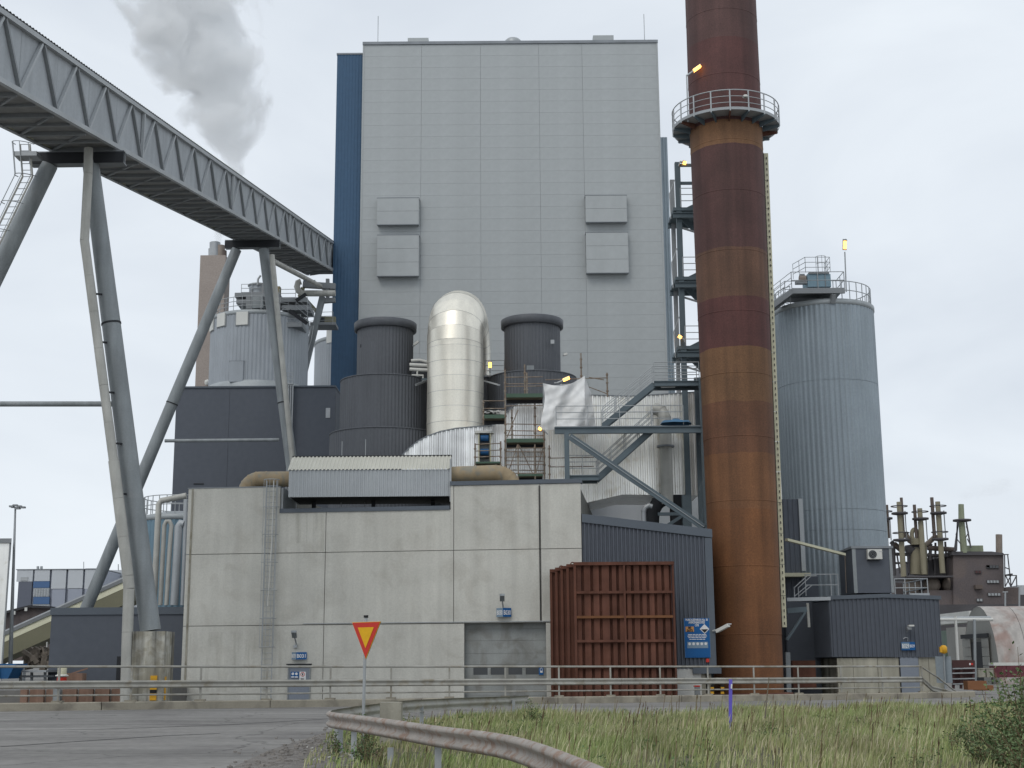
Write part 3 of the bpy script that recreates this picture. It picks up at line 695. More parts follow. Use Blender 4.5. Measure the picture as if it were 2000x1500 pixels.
duct('black_pipe', 'blackened curved pipe below the long duct housing', [q0, (q0+q1)/2+V(-.1,0,.1), q1, q2], .4, m_black, 'pipe')
q = P(1257, 1060, 77); q2 = P(1257, 998, 77)
duct('swan_neck_pipe', 'small galvanised swan neck pipe above the dark shed roof', [V(q2.x, 77, q.z), q2, q2+V(.1,0,.2), q2+V(.3,0,.3), q2+V(.5,0,.25)], .14, m_galv, 'pipe')
for (x0, y0, x1, y1) in ((1245, 1012, 1330, 1000), (1290, 1040, 1330, 1012), (1145, 975, 1225, 985)):
    pass
lp = thing('support_frame', 'dark steel support frame between the shed roof and the long duct housing', 'steel frame', P(1330, 1040, 78))
one(lp, 'column', m_steel, 'bar', P(1342, 1040, 78), P(1340, 968, 78), .5); one(lp, 'column', m_black, 'bar', P(1326, 1040, 79.5), P(1324, 968, 79.5), .9)
one(lp, 'beam', m_steel, 'bar', P(1285, 1004, 78), P(1340, 1004, 78), .18); one(lp, 'brace', m_steel, 'bar', P(1290, 1035, 78), P(1335, 1006, 78), .18)

# ---------------------------------------------------------------- dark shed with ribbed cladding, big blue notice
YS = 70.15
xs0, xs1 = WP(SX[5], 0).x+.03, P(1379, 1150, YS).x
zt0, zt1 = P(1137, 1004, YS).z, P(1385, 1034, YS).z; zb_ = P(1345, 1306, YS).z
sd_ = thing('ribbed_shed', 'dark blue-grey ribbed metal shed with a sloping roof edge on a white plinth', 'shed', V((xs0+xs1)/2, YS, 0))
mb = MB(); mb.corr([(0, zt0-.42), (xs1-xs0, zt1-.42)], [(0, zb_), (xs1-xs0, zb_)], (xs0, YS, 0), V(1,0,0), V(0,-1,0), .21, .075); mb.build('front_sheet', m_dark, sd_)
mb = MB(); mb.prism([V(xs0, YS+.02, zb_), V(xs1+.35, YS+.02, zb_), V(xs1+.35, YS+.02, zt1-.1), V(xs0, YS+.02, zt0-.1)], V(0, 7, 0)); flipfix(mb.build('wall_core', m_dark, sd_))
mb = MB(); mb.prism([V(xs0, YS-.14, zt0-.43), V(xs1+.4, YS-.14, zt1-.43), V(xs1+.4, YS-.14, zt1), V(xs0, YS-.14, zt0)], V(0, 7.2, 0)); flipfix(mb.build('roof_fascia', m_darkcap, sd_))
one(sd_, 'corner_post', m_darkcap, 'bb', (xs1, YS-.1, zb_-.1), (xs1+.38, YS+.2, zt1-.44))
one(sd_, 'base_rail', m_darkcap, 'bb', (P(1352, 1300, YS).x, YS-.2, zb_-.25), (xs1+.6, YS+.1, zb_+.05))
one(sd_, 'plinth', m_white, 'bb', (P(1323, 1330, YS).x, YS-.02, -.4), (P(1370, 1330, YS).x, YS+6, zb_-.002))
for q in (1374, 1385): one(sd_, 'pier', m_oldconc, 'bb', (P(q-4, 1330, YS).x, YS-.05, -.4), (P(q+4, 1330, YS).x, YS+.4, zb_-.26))
YN = YS-.14
nb = one(None, 'hazard_notice', m_signblue, 'bb', (P(1337, 1245, YN).x, YN, P(1360, 1285, YN).z), (P(1386.5, 1245, YN).x, YN+.05, P(1360, 1208, YN).z)) if False else None
mb = MB(); nx0, nx1, nz0, nz1 = P(1337, 1245, YN).x, P(1386.5, 1245, YN).x, P(1361, 1284.5, YN).z, P(1361, 1207.5, YN).z
mb.bb((nx0, YN, nz0), (nx1, YN+.05, nz1)); nb = mb.build('hazard_notice', m_signblue); tag(nb, 'tall blue ammonia unloading notice with hazard plates on the dark ribbed shed', 'sign')
ORG[nb.name] = nb.location.copy(); nw, nh = nx1-nx0, nz1-nz0; ncx = (nx0+nx1)/2; yf = YN-.006
one(nb, 'edge_strip', m_signpale, 'bb', (nx0-.012, YN-.003, nz0), (nx0, YN+.05, nz1)); one(nb, 'edge_strip', m_signpale, 'bb', (nx1, YN-.003, nz0), (nx1+.012, YN+.05, nz1))
text(nb, 'PURKAUSPAIKKA No. 50', nw*.118, (ncx, yf, nz1-nh*.065), m_signwhite, bold=.004, fit=nw*0.88)
text(nb, 'AMMONIAKKIVESI', nw*.135, (ncx, yf, nz1-nh*.135), m_signwhite, bold=.004, fit=nw*0.64)
text(nb, 'CFB', nw*.13, (ncx, yf, nz1-nh*.205), m_signwhite, bold=.004, fit=nw*0.16)
one(nb, 'code_plate', m_orange, 'bb', (nx0+nw*.05, YN-.008, nz1-nh*.345), (nx0+nw*.38, YN-.001, nz1-nh*.21))
text(nb, '80', nw*.12, (nx0+nw*.215, YN-.012, nz1-nh*.267), m_black2, bold=.008); text(nb, '2672', nw*.12, (nx0+nw*.215, YN-.012, nz1-nh*.338), m_black2, bold=.008)
dc = V(nx0+nw*.80, YN-.008, nz1-nh*.275); dd = nw*.19
def diamond(s_, y): return [V(dc.x-s_, y, dc.z), V(dc.x, y, dc.z-s_), V(dc.x+s_, y, dc.z), V(dc.x, y, dc.z+s_)]
mb = MB(); mb.prism(diamond(dd, YN-.008), V(0, .006, 0)); flipfix(mb.build('hazard_diamond', m_signwhite, nb))
mb = MB(); mb.prism([V(dc.x-dd*.74, YN-.012, dc.z-dd*.06), V(dc.x, YN-.012, dc.z-dd*.80), V(dc.x+dd*.74, YN-.012, dc.z-dd*.06)], V(0, .003, 0)); flipfix(mb.build('hazard_diamond_lower_half', m_black2, nb))
mb = MB()                                                # small print that cannot be read: runs of tiny word bars
for zf, wd in ((.415, .72), (.452, .76), (.489, .70), (.535, .62)):
    x_ = ncx-nw*wd/2
    while x_ < ncx+nw*wd/2-.03:
        l_ = min(rnd.uniform(.07, .2)*nw, ncx+nw*wd/2-x_); mb.bb((x_, YN-.006, nz1-nh*zf-nh*.009), (x_+l_, YN-.001, nz1-nh*zf+nh*.009)); x_ += l_+.02*nw
mb.build('small_print', m_signwhite, nb, kind='stuff')
one(nb, 'pictogram_panel', m_signpale, 'bb', (ncx-nw*.40, YN-.006, nz1-nh*.76), (ncx+nw*.42, YN-.001, nz1-nh*.60))
for k in range(5): one(nb, 'pictogram', m_signwhite, 'tube', [V(ncx-nw*.31+nw*.16*k, YN-.012, nz1-nh*.65), V(ncx-nw*.31+nw*.16*k, YN-.007, nz1-nh*.65)], nw*.055, 12)
q = P(1382, 1290, YN); mb = MB(); mb.box(q, (.16, .03, .17)); o = mb.build('small_notice', m_signred); tag(o, 'tiny red square notice below the corner of the big blue notice', 'sign')
q = P(1396, 1231, YS-.4); cc = thing('security_camera', 'white bullet camera on an arm at the corner of the dark shed', 'camera', q)
one(cc, 'arm', m_white, 'tube', [P(1391, 1233, YS), P(1399, 1231, YS-.5)], .05, 6); q2 = P(1412, 1225, YS-.9)
one(cc, 'camera_body', m_white, 'bar', P(1400, 1233, YS-.6), P(1423, 1221, YS-1.1), .2, .16); one(cc, 'sun_shield', m_signwhite, 'bar', P(1402, 1230.5, YS-.6), P(1426, 1218.5, YS-1.1), .26, .03)

# ---------------------------------------------------------------- stack of rusty steel shoring panels
m_rust1 = M('rust_brown_steel', (.145, .062, .042), .85, var=.22, vs=.9, streak=.3, col2=(.135, .055, .035), c2t=.58, bump=.3)
m_rust2 = M('bright_rust_steel', (.19, .085, .038), .85, var=.2, vs=1.2)
YR = 67.9
px_ = lambda x: P(x, 1230, YR).x
rz0, rz1 = -.2, P(1220, 1104, YR).z
PX0, PX1 = px_(1122), px_(1319)
def shoring(dx, dy, front=False):
    t_ = thing('shoring_panel', 'x', 'steel panel', V((PX0+PX1)/2+dx, YR+dy, rz0), 'rusty shoring panels leaning together')
    x0, x1 = PX0+dx, PX1+dx; y = YR+dy; z1 = rz1-.06*abs(dx)/.3
    one(t_, 'edge_post', m_rust1, 'bb', (x0, y-.16, rz0), (x0+.12, y+.16, z1)); one(t_, 'edge_post', m_rust1, 'bb', (x1-.1, y-.16, rz0), (x1, y+.16, z1))
    one(t_, 'top_beam', m_rust1, 'bb', (x0+.002, y-.2, z1+.002), (x1+.02, y+.2, z1+.16))
    if front:
        zz = [P(1200, v_, YR).z for v_ in (1157, 1205, 1252, 1302)]
        for k, z in enumerate(zz): one(t_, 'cross_beam', m_rust2 if k == 1 else m_rust1, 'bb', (x0+.125, y-.17, z-.06), (x1-.105, y+.0, z+.06))
        xm = P(1221, 1230, YR).x; one(t_, 'centre_post', m_rust1, 'bb', (xm-.05, y-.19, rz0), (xm+.05, y-.175, z1-.01))
        edges = [1125, 1140, 1158, 1175, 1195, 1209, 1224, 1238, 1254, 1268, 1283, 1298, 1313]
        for k, e in enumerate(edges[:-1]):                # trough sections standing proud of the back plate
            xa, xb = px_(e+2.5), px_(edges[k+1]-3.5); yf_ = y-.02
            mb = MB(); mb.add([(xa, yf_, rz0), (xb, yf_, rz0), (xb+.05, y+.15, rz0), (xa-.05, y+.15, rz0), (xa, yf_, z1), (xb, yf_, z1), (xb+.05, y+.15, z1), (xa-.05, y+.15, z1)], [(0,1,5,4), (1,2,6,5), (3,0,4,7)])
            mb.build('trough', m_rust1, t_)
        one(t_, 'back_plate', m_rust1, 'bb', (x0+.13, y+.155, rz0), (x1-.11, y+.2, z1-.01))
    else: one(t_, 'back_plate', m_rust1, 'bb', (x0+.125, y-.05, rz0), (x1-.105, y+.1, z1-.01))
    return t_
shoring(0, 0, True)['label'] = 'frontmost rusty shoring panel with rows of vertical troughs and cross beams'
for k, (dx, lb) in enumerate(((-.34, 'rusty shoring panel directly behind the frontmost one'), (-.62, 'third rusty shoring panel from the front of the stack'), (-.88, 'fourth rusty shoring panel from the front, with a lifting eye'), (-1.14, 'rearmost rusty shoring panel at the left end of the stack'))):
    s_ = shoring(dx, .42*(k+1)); s_['label'] = lb
    if k in (0, 2):
        c = V(PX0+dx+.32, YR+.42*(k+1), rz1-.06*abs(dx)/.3+.15); r = .11
        one(s_, 'lifting_eye', m_rust1, 'tube', [c+V(r*math.cos(a), 0, r*math.sin(a)) for a in [i*PI/6 for i in range(7)]], .03, 5)

# ---------------------------------------------------------------- rusty chimney
YC = 74.5
m_ch = bpy.data.materials.new('weathering_steel'); m_ch.use_nodes = True; t = m_ch.node_tree; b = t.nodes['Principled BSDF']
b.inputs['Roughness'].default_value = .75
tcn = N(t, 'ShaderNodeTexCoord'); sp = N(t, 'ShaderNodeSeparateXYZ'); t.links.new(tcn.outputs['Object'], sp.inputs[0])
HC = 52.0
rampn = N(t, 'ShaderNodeValToRGB'); rampn.color_ramp.interpolation = 'CONSTANT'
dk, mr, br, og, dg = (.058, .026, .026), (.068, .018, .018), (.098, .045, .024), (.165, .068, .022), (.105, .040, .020)
zc = lambda y: P(1430+.04*y*0, y, YC-2).z
bands = [(0, (.150, .060, .022)), (zc(1200), (.158, .064, .023)), (zc(990), (.160, .070, .029)), (zc(880), (.120, .052, .026)), (zc(778), (.150, .074, .033)), (zc(675), (.088, .031, .027)), (zc(578), (.112, .056, .034)), (zc(478), (.076, .034, .030)), (zc(278), (.165, .082, .038)), (zc(232), (.080, .031, .028)), (zc(72), (.080, .040, .036))]
cr = rampn.color_ramp
while len(cr.elements) < len(bands): cr.elements.new(.5)
for e, (z, c) in zip(cr.elements, bands): e.position = max(0, z/HC); e.color = (*c, 1)
dv = N(t, 'ShaderNodeMath', operation='DIVIDE'); dv.inputs[1].default_value = HC
wob = N(t, 'ShaderNodeTexNoise'); wob.inputs['Scale'].default_value = .8; t.links.new(tcn.outputs['Object'], wob.inputs['Vector'])
wa = N(t, 'ShaderNodeMath', operation='MULTIPLY_ADD'); wa.inputs[1].default_value = .25; t.links.new(wob.outputs[0], wa.inputs[0]); t.links.new(sp.outputs['Z'], wa.inputs[2])
t.links.new(wa.outputs[0], dv.inputs[0]); t.links.new(dv.outputs[0], rampn.inputs[0])
def nz(scale, mapsc, lo, hi, det=6):
    mpn = N(t, 'ShaderNodeMapping'); mpn.inputs['Scale'].default_value = mapsc; n_ = N(t, 'ShaderNodeTexNoise'); n_.inputs['Scale'].default_value = scale; n_.inputs['Detail'].default_value = det
    r_ = N(t, 'ShaderNodeMapRange'); r_.inputs[1].default_value = .3; r_.inputs[2].default_value = .7; r_.inputs[3].default_value = lo; r_.inputs[4].default_value = hi
    t.links.new(tcn.outputs['Object'], mpn.inputs[0]); t.links.new(mpn.outputs[0], n_.inputs['Vector']); t.links.new(n_.outputs[0], r_.inputs[0]); return r_.outputs[0]
f1 = nz(1.0, (1.9, 1.9, .09), .76, 1.24); f2 = nz(.5, (1, 1, 1), .82, 1.18); f3 = nz(14, (1, 1, 1), .82, 1.2, 4)
k1 = N(t, 'ShaderNodeMath', operation='MULTIPLY'); k2 = N(t, 'ShaderNodeMath', operation='MULTIPLY'); t.links.new(f1, k1.inputs[0]); t.links.new(f2, k1.inputs[1]); t.links.new(k1.outputs[0], k2.inputs[0]); t.links.new(f3, k2.inputs[1])
vs_ = N(t, 'ShaderNodeVectorMath', operation='SCALE'); t.links.new(rampn.outputs[0], vs_.inputs[0]); t.links.new(k2.outputs[0], vs_.inputs['Scale']); t.links.new(vs_.outputs[0], b.inputs['Base Color'])
cb_ = P(1467, 1290, YC); ccx = P(1436, 700, YC).x; chx = ccx
rb = 66.5*((V(chx, YC, 3)-CAM).dot(fw))/FPX; rm = 70*((V(chx, YC, 31)-CAM).dot(fw))/FPX; rt = 68.5*((V(chx, YC, 38)-CAM).dot(fw))/FPX
ch = thing('rusty_chimney', 'tall rusty weathering-steel chimney with brown and orange bands', 'chimney', V(chx, YC, 0))
sec = [(0, rb)]+[(z, rb+(rm-rb)*z/31) for z in (3.4, 7, 10.5, 14, 17.5, 21, 24.5, 28, 31)]+[(35, rm), (39, rt), (46, rt), (52, rt)]
for (za, ra), (zb2, rb2) in zip(sec, sec[1:]):
    one(ch, 'shell_ring', m_ch, 'lathe', (chx, YC, 0), [(ra+.006, za+.004), (rb2, zb2-.004)], 72)
    one(ch, 'weld_seam', m_ch, 'lathe', (chx, YC, 0), [(rb2+.002, zb2-.03), (rb2+.014, zb2-.015), (rb2+.014, zb2+.015), (rb2+.008, zb2+.03)], 72)
one(ch, 'base_flange', m_rust1, 'lathe', (chx, YC, 0), [(rb+.5, .0), (rb+.5, .35), (rb+.05, .36)], 48)
one(ch, 'plinth', m_oldconc, 'lathe', (chx, YC, 0), [(rb+1.0, -.3), (rb+1.0, -.01), (0, -.01)], 8, sm=False)
# ring platform
zp = P(1418, 212, YC-3.1).z; R_o = 103*((V(chx, YC, zp)-CAM).dot(fw))/FPX; R_i = rm+.04
pf = thing('ring_platform', 'galvanised ring platform with handrail around the rusty chimney', 'platform', V(chx, YC, zp))
nseg = 18; a_off = -PI/2-PI/nseg*.4
for k in range(nseg):
    a0, a1 = a_off+2*PI*k/nseg, a_off+2*PI*(k+1)/nseg; ca = (a0, a1)
    q = [V(chx+R*math.cos(a), YC+R*math.sin(a), zp) for a, R in ((a0+.01, R_i), (a1-.01, R_i), (a1-.01, R_o-.02), (a0+.01, R_o-.02))]
    mb = MB(); mb.prism(q, V(0, 0, .05)); flipfix(mb.build('deck_plate', m_galv, pf))
    d_ = V(math.cos(a0), math.sin(a0), 0); mb = MB(); o_ = V(chx, YC, 0)
    side = d_.cross(V(0,0,1))*.035
    mb.prism([o_+d_*R_i+side+V(0,0,zp-.34), o_+d_*R_o+side+V(0,0,zp-.14), o_+d_*R_o+side+V(0,0,zp-.003), o_+d_*R_i+side+V(0,0,zp-.003)], -2*side); flipfix(mb.build('bracket', m_rust1 if k % 5 == 0 else m_steel, pf))
    one(pf, 'post', m_galv, 'tube', [o_+d_*R_o+V(0,0,zp-.1), o_+d_*R_o+V(0,0,zp+1.15)], .045, 6)
for hh, r_ in ((1.15, .032), (.77, .022), (.4, .022)):
    one(pf, 'rail', m_galv, 'tube', arc((chx, YC), R_o, 0, 2*PI, 72, zp+hh), r_, 6, cap=False)
one(pf, 'kick_plate', m_galv, 'lathe', (chx, YC, zp), [(R_o+.0, -.03), (R_o+.03, .12)], 72)
def lamp(name, label, base, head, tip, hood=m_galv, cat='lamp'):
    base, head, tip = map(Vector, (base, head, tip)); l = thing(name, label, cat, base)
    one(l, 'pole', m_galv, 'tube', [base, head], .04, 6); d = (tip-head)
    one(l, 'arm', m_galv, 'tube', [head, head+d*.5], .06, 6)
    one(l, 'lit_lens', m_lamp, 'bar', head+d*.5, tip, .20, .14); one(l, 'lamp_hood', hood, 'bar', head+d*.45+V(0,.05,.1), tip+V(0,.05,.1), .26, .04)
    return l
yl = YC-1.6
lamp('platform_lamp', 'lit amber lamp on a slim pole rising from the left side of the ring platform', P(1344, 238, yl), P(1341, 148, yl), P(1368, 129, yl))
q = P(1456, 190, YC-2.9); mb = MB(); mb.lathe(q, [(.02, .16), (.12, .12), (.17, 0), (.1, -.02)], 16); o = mb.build('horn_speaker', m_white); tag(o, 'small white siren fixed to the handrail of the ring platform', 'siren')
# perforated cable tray up the right side
ct = thing('cable_tray', 'long pale perforated cable tray running up the right side of the rusty chimney', 'cable tray', V(chx+rb+.3, YC, 3))
xT = lambda z: chx+(rb+(rm-rb)*z/31)+.17
ztop_, zbt = P(1497, 300, YC).z, P(1535, 1225, YC).z
nT = 16
for k in range(nT):
    za, zb2 = zbt+(ztop_-zbt)*k/nT, zbt+(ztop_-zbt)*(k+1)/nT-.03
    one(ct, 'tray_section', m_cream, 'bar', V(xT(za), YC-.1, za), V(xT(zb2), YC-.1, zb2), .24, .10)
mb = MB(); z = zbt+.2
while z < ztop_-.2: mb.box(V(xT(z), YC-.215, z), (.05, .012, .14)); z += .34
mb.build('slots', m_black, ct, kind='stuff')
mb = MB(); z = zbt+1
while z < ztop_: mb.box(V(xT(z)-.17, YC, z), (.25, .08, .06)); z += 2.2
mb.build('brackets', m_black, ct, kind='stuff')
one(ct, 'cable', m_black, 'tube', [V(xT(zbt)-.16, YC-.1, zbt), V(xT(ztop_)-.17, YC-.1, ztop_)], .05, 5)

# ---------------------------------------------------------------- stair tower left of the chimney
YT = 79.0
st = thing('stair_tower', 'slender dark steel stair tower standing behind the left side of the rusty chimney', 'stair tower', V(P(1337, 900, YT).x, YT, 0))
xa = P(1332, 600, YT).x; xb = P(1322, 600, YT+2).x; ztp = P(1326, 318, YT).z
one(st, 'column', m_steel, 'bar', V(xa, YT, 10), V(xa, YT, ztp), .32); one(st, 'column', m_gal_dark, 'bar', V(P(1317, 500, YT+2.4).x, YT+2.4, 10), V(P(1317, 500, YT+2.4).x, YT+2.4, P(1317, 352, YT+2.4).z), .26)
one(st, 'column', m_steel, 'bar', V(xa+2.6, YT+.5, 10), V(xa+2.6, YT+.5, ztp), .3)
for yy in (323, 358): z = P(1330, yy, YT).z; one(st, 'beam', m_steel, 'bar', V(xa+.17, YT, z), V(xa+2.5, YT, z), .16)
for k, yy in enumerate((410, 545, 680)):
    z = P(1330, yy, YT).z
    one(st, 'landing', m_steel, 'bb', (xa-.35, YT-.2, z-.1), (xa+2.4, YT+2.4, z+.1))
    one(st, 'landing_beam', m_steel, 'ibeam', V(xa-.4, YT-.3, z-.45), V(xa+2.4, YT-.3, z-.45), .2, .35)
    one(st, 'landing_beam', m_steel, 'ibeam', V(xa-.4, YT+2.4, z-.2), V(xa+2.4, YT+2.4, z-.2), .2, .35)
    one(st, 'stair_stringer', m_steel, 'bar', V(xa+.2, YT+.3, z-.1), V(xa+2.4, YT+.3, z+1.0), .08, .34)
    one(st, 'stair_stringer', m_steel, 'bar', V(xa+.2, YT+1.2, z+.1), V(xa+1.6, YT+1.2, z-1.4), .08, .34)
    railing(st, [V(xa+.1, YT-.25, z+.1), V(xa+2.2, YT-.25, z+.1)], 1.2, 3, 1.2, .025)
    one(st, 'brace', m_gal_dark, 'bar', V(xa+.15, YT, z-1.15), V(xa+2.4, YT, z-1.9), .1)
    one(st, 'handrail', m_galv, 'tube', [V(xa-.5, YT-.1, z-.6), V(xa-.55, YT-.1, z+1.0), V(xa-.2, YT-.1, z+1.9)], .03, 5)
lamp('stair_lamp', 'lit amber lamp at the very top of the stair tower', V(xa+.05, YT-.2, ztp-.3), V(xa+.15, YT-.2, ztp), P(1340, 319, YT-.2))
lamp('stair_lamp', 'lit amber lamp at the lowest landing of the stair tower', P(1337, 668, YT-.5), P(1337, 664, YT-.5), P(1325, 656, YT-.5))

# ---------------------------------------------------------------- blue-grey stair platforms between roof and chimney
YG = 75.2
def g2(px, py, dy=0): return P(px, py, YG+dy)
sf = thing('stair_platform', 'blue-grey steel access platforms with flights of stairs in front of the long duct housing', 'stair platform', g2(1370, 1000))
for px0, dy in ((1377, 0), (1366, 2.2)):
    q = P(px0, 900, YG+dy); one(sf, 'column', m_steel, 'bar', V(q.x, YG+dy, 0), V(q.x, YG+dy, P(px0, 738, YG+dy).z), .34 if dy == 0 else .28)
for dy in (0, 2.0):
    one(sf, 'platform_beam', m_steel, 'ibeam', g2(1083, 841, dy), V(g2(1370, 841, dy).x, YG+dy, g2(1083, 841, dy).z), .24, .38)
zP = g2(1083, 836).z+.12; xP0, xP1 = g2(1083, 841).x, g2(1370, 841).x
one(sf, 'deck', m_gal_dark, 'bb', (xP0+.05, YG+.15, zP-.06), (xP1, YG+1.85, zP))
railing(sf, [V(xP0+.1, YG-.05, zP+.02), V(xP1-1.0, YG-.05, zP+.02)], 1.1, 3, 1.6, .025)
q = g2(1108, 938); xk = q.x
one(sf, 'post', m_steel, 'bar', V(xk, YG, ZT_R+.2), V(xk, YG, zP-.42), .27)
one(sf, 'brace', m_steel, 'bar', g2(1112, 852, -.15), g2(1375, 1030, -.15), .1, .36); one(sf, 'brace', m_gal_light, 'bar', g2(1112, 850, -.25)+V(.1,0,-.05), g2(1375, 1029, -.25), .03, .03)
# top landing
zT = g2(1300, 747).z; xt0, xt1 = g2(1279, 747).x, g2(1371, 747).x
for dy in (.3, 1.5): one(sf, 'platform_beam', m_steel, 'ibeam', V(xt0, YG+dy, zT), V(xt1, YG+dy, zT), .2, .3)
one(sf, 'deck', m_gal_dark, 'bb', (xt0, YG+.42, zT+.08), (xt1, YG+1.4, zT+.14))
one(sf, 'light_fitting', m_white, 'box', g2(1305, 758, .9)+V(0,0,.1), (.8, .3, .12))
def flight(p0, p1, w_=.95, rail_=True, steps=True):
    p0, p1 = Vector(p0), Vector(p1)
    for dy in (0, w_): one(sf, 'stair_stringer', m_steel, 'bar', p0+V(0,dy,0), p1+V(0,dy,0), .07, .32)
    if steps:
        n = int(abs(p1.z-p0.z)/.21)
        for i in range(1, n): q = p0.lerp(p1, i/n); one(sf, 'step', m_gal_dark, 'bb', q+V(-.13, .04, .02), q+V(.13, w_-.04, .05))
    if rail_:
        for dy in (0, w_):
            for hh in (.5, .8, 1.1): one(sf, 'rail', m_galv, 'tube', [p0+V(0,dy,hh), p1+V(0,dy,hh)], .022, 5)
            for i in range(5): q = p0.lerp(p1, i/4); one(sf, 'post', m_galv, 'tube', [q+V(0,dy,.1), q+V(0,dy,1.1)], .022, 5)
flight(g2(1178, 832, .45), V(xt0, YG+.45, zT-.02))
flight(V(g2(1168, 932).x, YG+.5, g2(1168, 932).z), V(g2(1278, 855).x, YG+.5, zP-.1))
railing(sf, [V(xt0, YG+.35, zT+.15), V(xt1-.1, YG+.35, zT+.15)], 1.1, 3, 1.3, .025); railing(sf, [V(xt0, YG+1.4, zT+.15), V(xt1-.1, YG+1.4, zT+.15)], 1.1, 3, 1.3, .025)
zL = g2(1140, 932).z
for dy in (.3, 1.6): one(sf, 'platform_beam', m_steel, 'ibeam', V(xk, YG+dy, zL), V(g2(1170, 932).x, YG+dy, zL), .2, .3)
one(sf, 'deck', m_gal_dark, 'bb', (xk, YG+.42, zL+.1), (g2(1170, 932).x, YG+1.5, zL+.16))
railing(sf, [V(xk, YG+.3, zL+.17), V(g2(1170, 932).x, YG+.3, zL+.17)], 1.1, 3, .9, .022)
for (x0, y0, x1, y1) in ((1366, 870, 1376, 845), (1366, 960, 1377, 930), (1366, 1040, 1376, 985)): one(sf, 'brace', m_steel, 'bar', g2(x0, y0, .8), g2(x1, y1, .8), .12)
q = g2(1320, 828, .6); mb = MB(); mb.lathe(q, [(.9, -.02), (.75, .12), (.4, .22), (.05, .2)], 14); mb.v = [(v[0]*1, v[1], v[2]+.05*math.sin(v[0]*9)) for v in mb.v]
o = mb.build('blue_tarpaulin', M('blue_tarpaulin_cloth', (.10, .22, .36), .6)); tag(o, 'crumpled blue tarpaulin lying on the steel platform', 'tarpaulin')
# ---------------------------------------------------------------- scaffold with green decks
YF = 78.2
def sp_(px, py, dy=0): return P(px, py, YF+dy)
sc_ = thing('scaffold', 'rusty tube scaffold with green decks in front of the aluminium duct housings', 'scaffold', sp_(1025, 935))
zr0 = ZT_R+.1
def scpole(px, yt, yb, dy=0, r=.05):
    q = sp_(px, (yt+yb)/2, dy); one(sc_, 'standard', m_scaf, 'tube', [V(q.x, YF+dy, sp_(px, yb, dy).z), V(q.x, YF+dy, sp_(px, yt, dy).z)], r, 6)
    mb = MB(); z = sp_(px, yb, dy).z+.3
    while z < sp_(px, yt, dy).z-.1: mb.tube([V(q.x, YF+dy, z), V(q.x, YF+dy, z+.08)], r+.035, 6); z += .5
    mb.build('couplers', m_scaf, sc_, kind='stuff')
for px0, yt, yb, dy in ((987, 722, 940, 0), (987, 735, 938, 1.3), (1063, 842, 936, 0), (1063, 850, 936, 1.3), (1025, 712, 772, 0), (1029, 728, 772, 0), (944, 782, 830, 0), (928, 866, 938, -.2), (978, 862, 938, -.2), (1135, 690, 745, .6), (1186, 728, 775, .6), (1073, 870, 938, -.3), (1105, 868, 935, -.6), (1000, 800, 860, .7), (1012, 868, 936, -.5), (1045, 868, 936, -.5), (1045, 780, 857, .9)): scpole(px0, yt, yb, dy)
def ledger(x0, y0, x1, y1, dy=0, r=.03, m=None): one(sc_, 'ledger', m or m_scaf, 'tube', [sp_(x0, y0, dy), sp_(x1, y1, dy)], r, 5)
for yy in (828, 841, 850, 900, 918, 882): ledger(987, yy, 1063, yy+1)
for yy in (737, 750, 755, 793): ledger(987, yy, 1060, yy-1)
for yy in (783, 798, 812): ledger(944, yy, 987, yy)
for yy in (868, 881, 893): ledger(928, yy, 978, yy-2, -.2)
ledger(1065, 742, 1186, 738, .6); ledger(1140, 752, 1188, 770, .6); ledger(1150, 737, 1180, 742, .6); ledger(1073, 895, 1160, 893, -.3); ledger(1073, 912, 1160, 911, -.3)
for a_, b_ in (((989, 934), (1011, 868)), ((1014, 870), (1044, 932)), ((1045, 930), (1062, 870)), ((990, 855), (1012, 800))): one(sc_, 'brace', m_scaf, 'tube', [sp_(*a_, -.45), sp_(*b_, -.45)], .028, 5)
for yy in (876, 893, 908, 925): ledger(987, yy, 1063, yy-1, -.5)
def deck(x0, x1, yt, yb, dy=0, dep=1.4):
    a, b2 = sp_(x0, yt, dy), sp_(x1, yb, dy)
    one(sc_, 'toe_board', m_deck, 'bb', (a.x, YF+dy-.05, b2.z), (b2.x, YF+dy-.01, a.z)); zz = b2.z
    n = 5
    for k in range(n): one(sc_, 'board', m_wood, 'bb', (a.x, YF+dy+dep*k/n, zz-.01), (b2.x, YF+dy+dep*(k+1)/n-.015, zz+.04))
    one(sc_, 'deck_beam', m_black, 'bb', (a.x, YF+dy+dep*.5, zz-.22), (b2.x, YF+dy+dep*.5+.08, zz-.02))
deck(989, 1060, 769, 776); deck(946, 986, 810, 817); deck(989, 1062, 857, 864); deck(929, 977, 902, 905, -.2, 1.0); deck(1012, 1060, 926, 930, -.5, 1.0)
lamp('site_lamp', 'lit amber lamp beside the plastic sheeting on the scaffold', sp_(1070, 848, -.3), sp_(1063, 842, -.3), sp_(1052, 836, -.3))
lamp('site_lamp', 'lit amber strip lamp above the plastic sheeting', sp_(1082, 748, .3), sp_(1088, 748, .3), sp_(1112, 738, .3), m_white)
lamp('site_lamp', 'lit amber lamp beside the second leg of the aluminium flue', P(957, 733, 91), P(957, 728, 91), P(957, 708, 91))
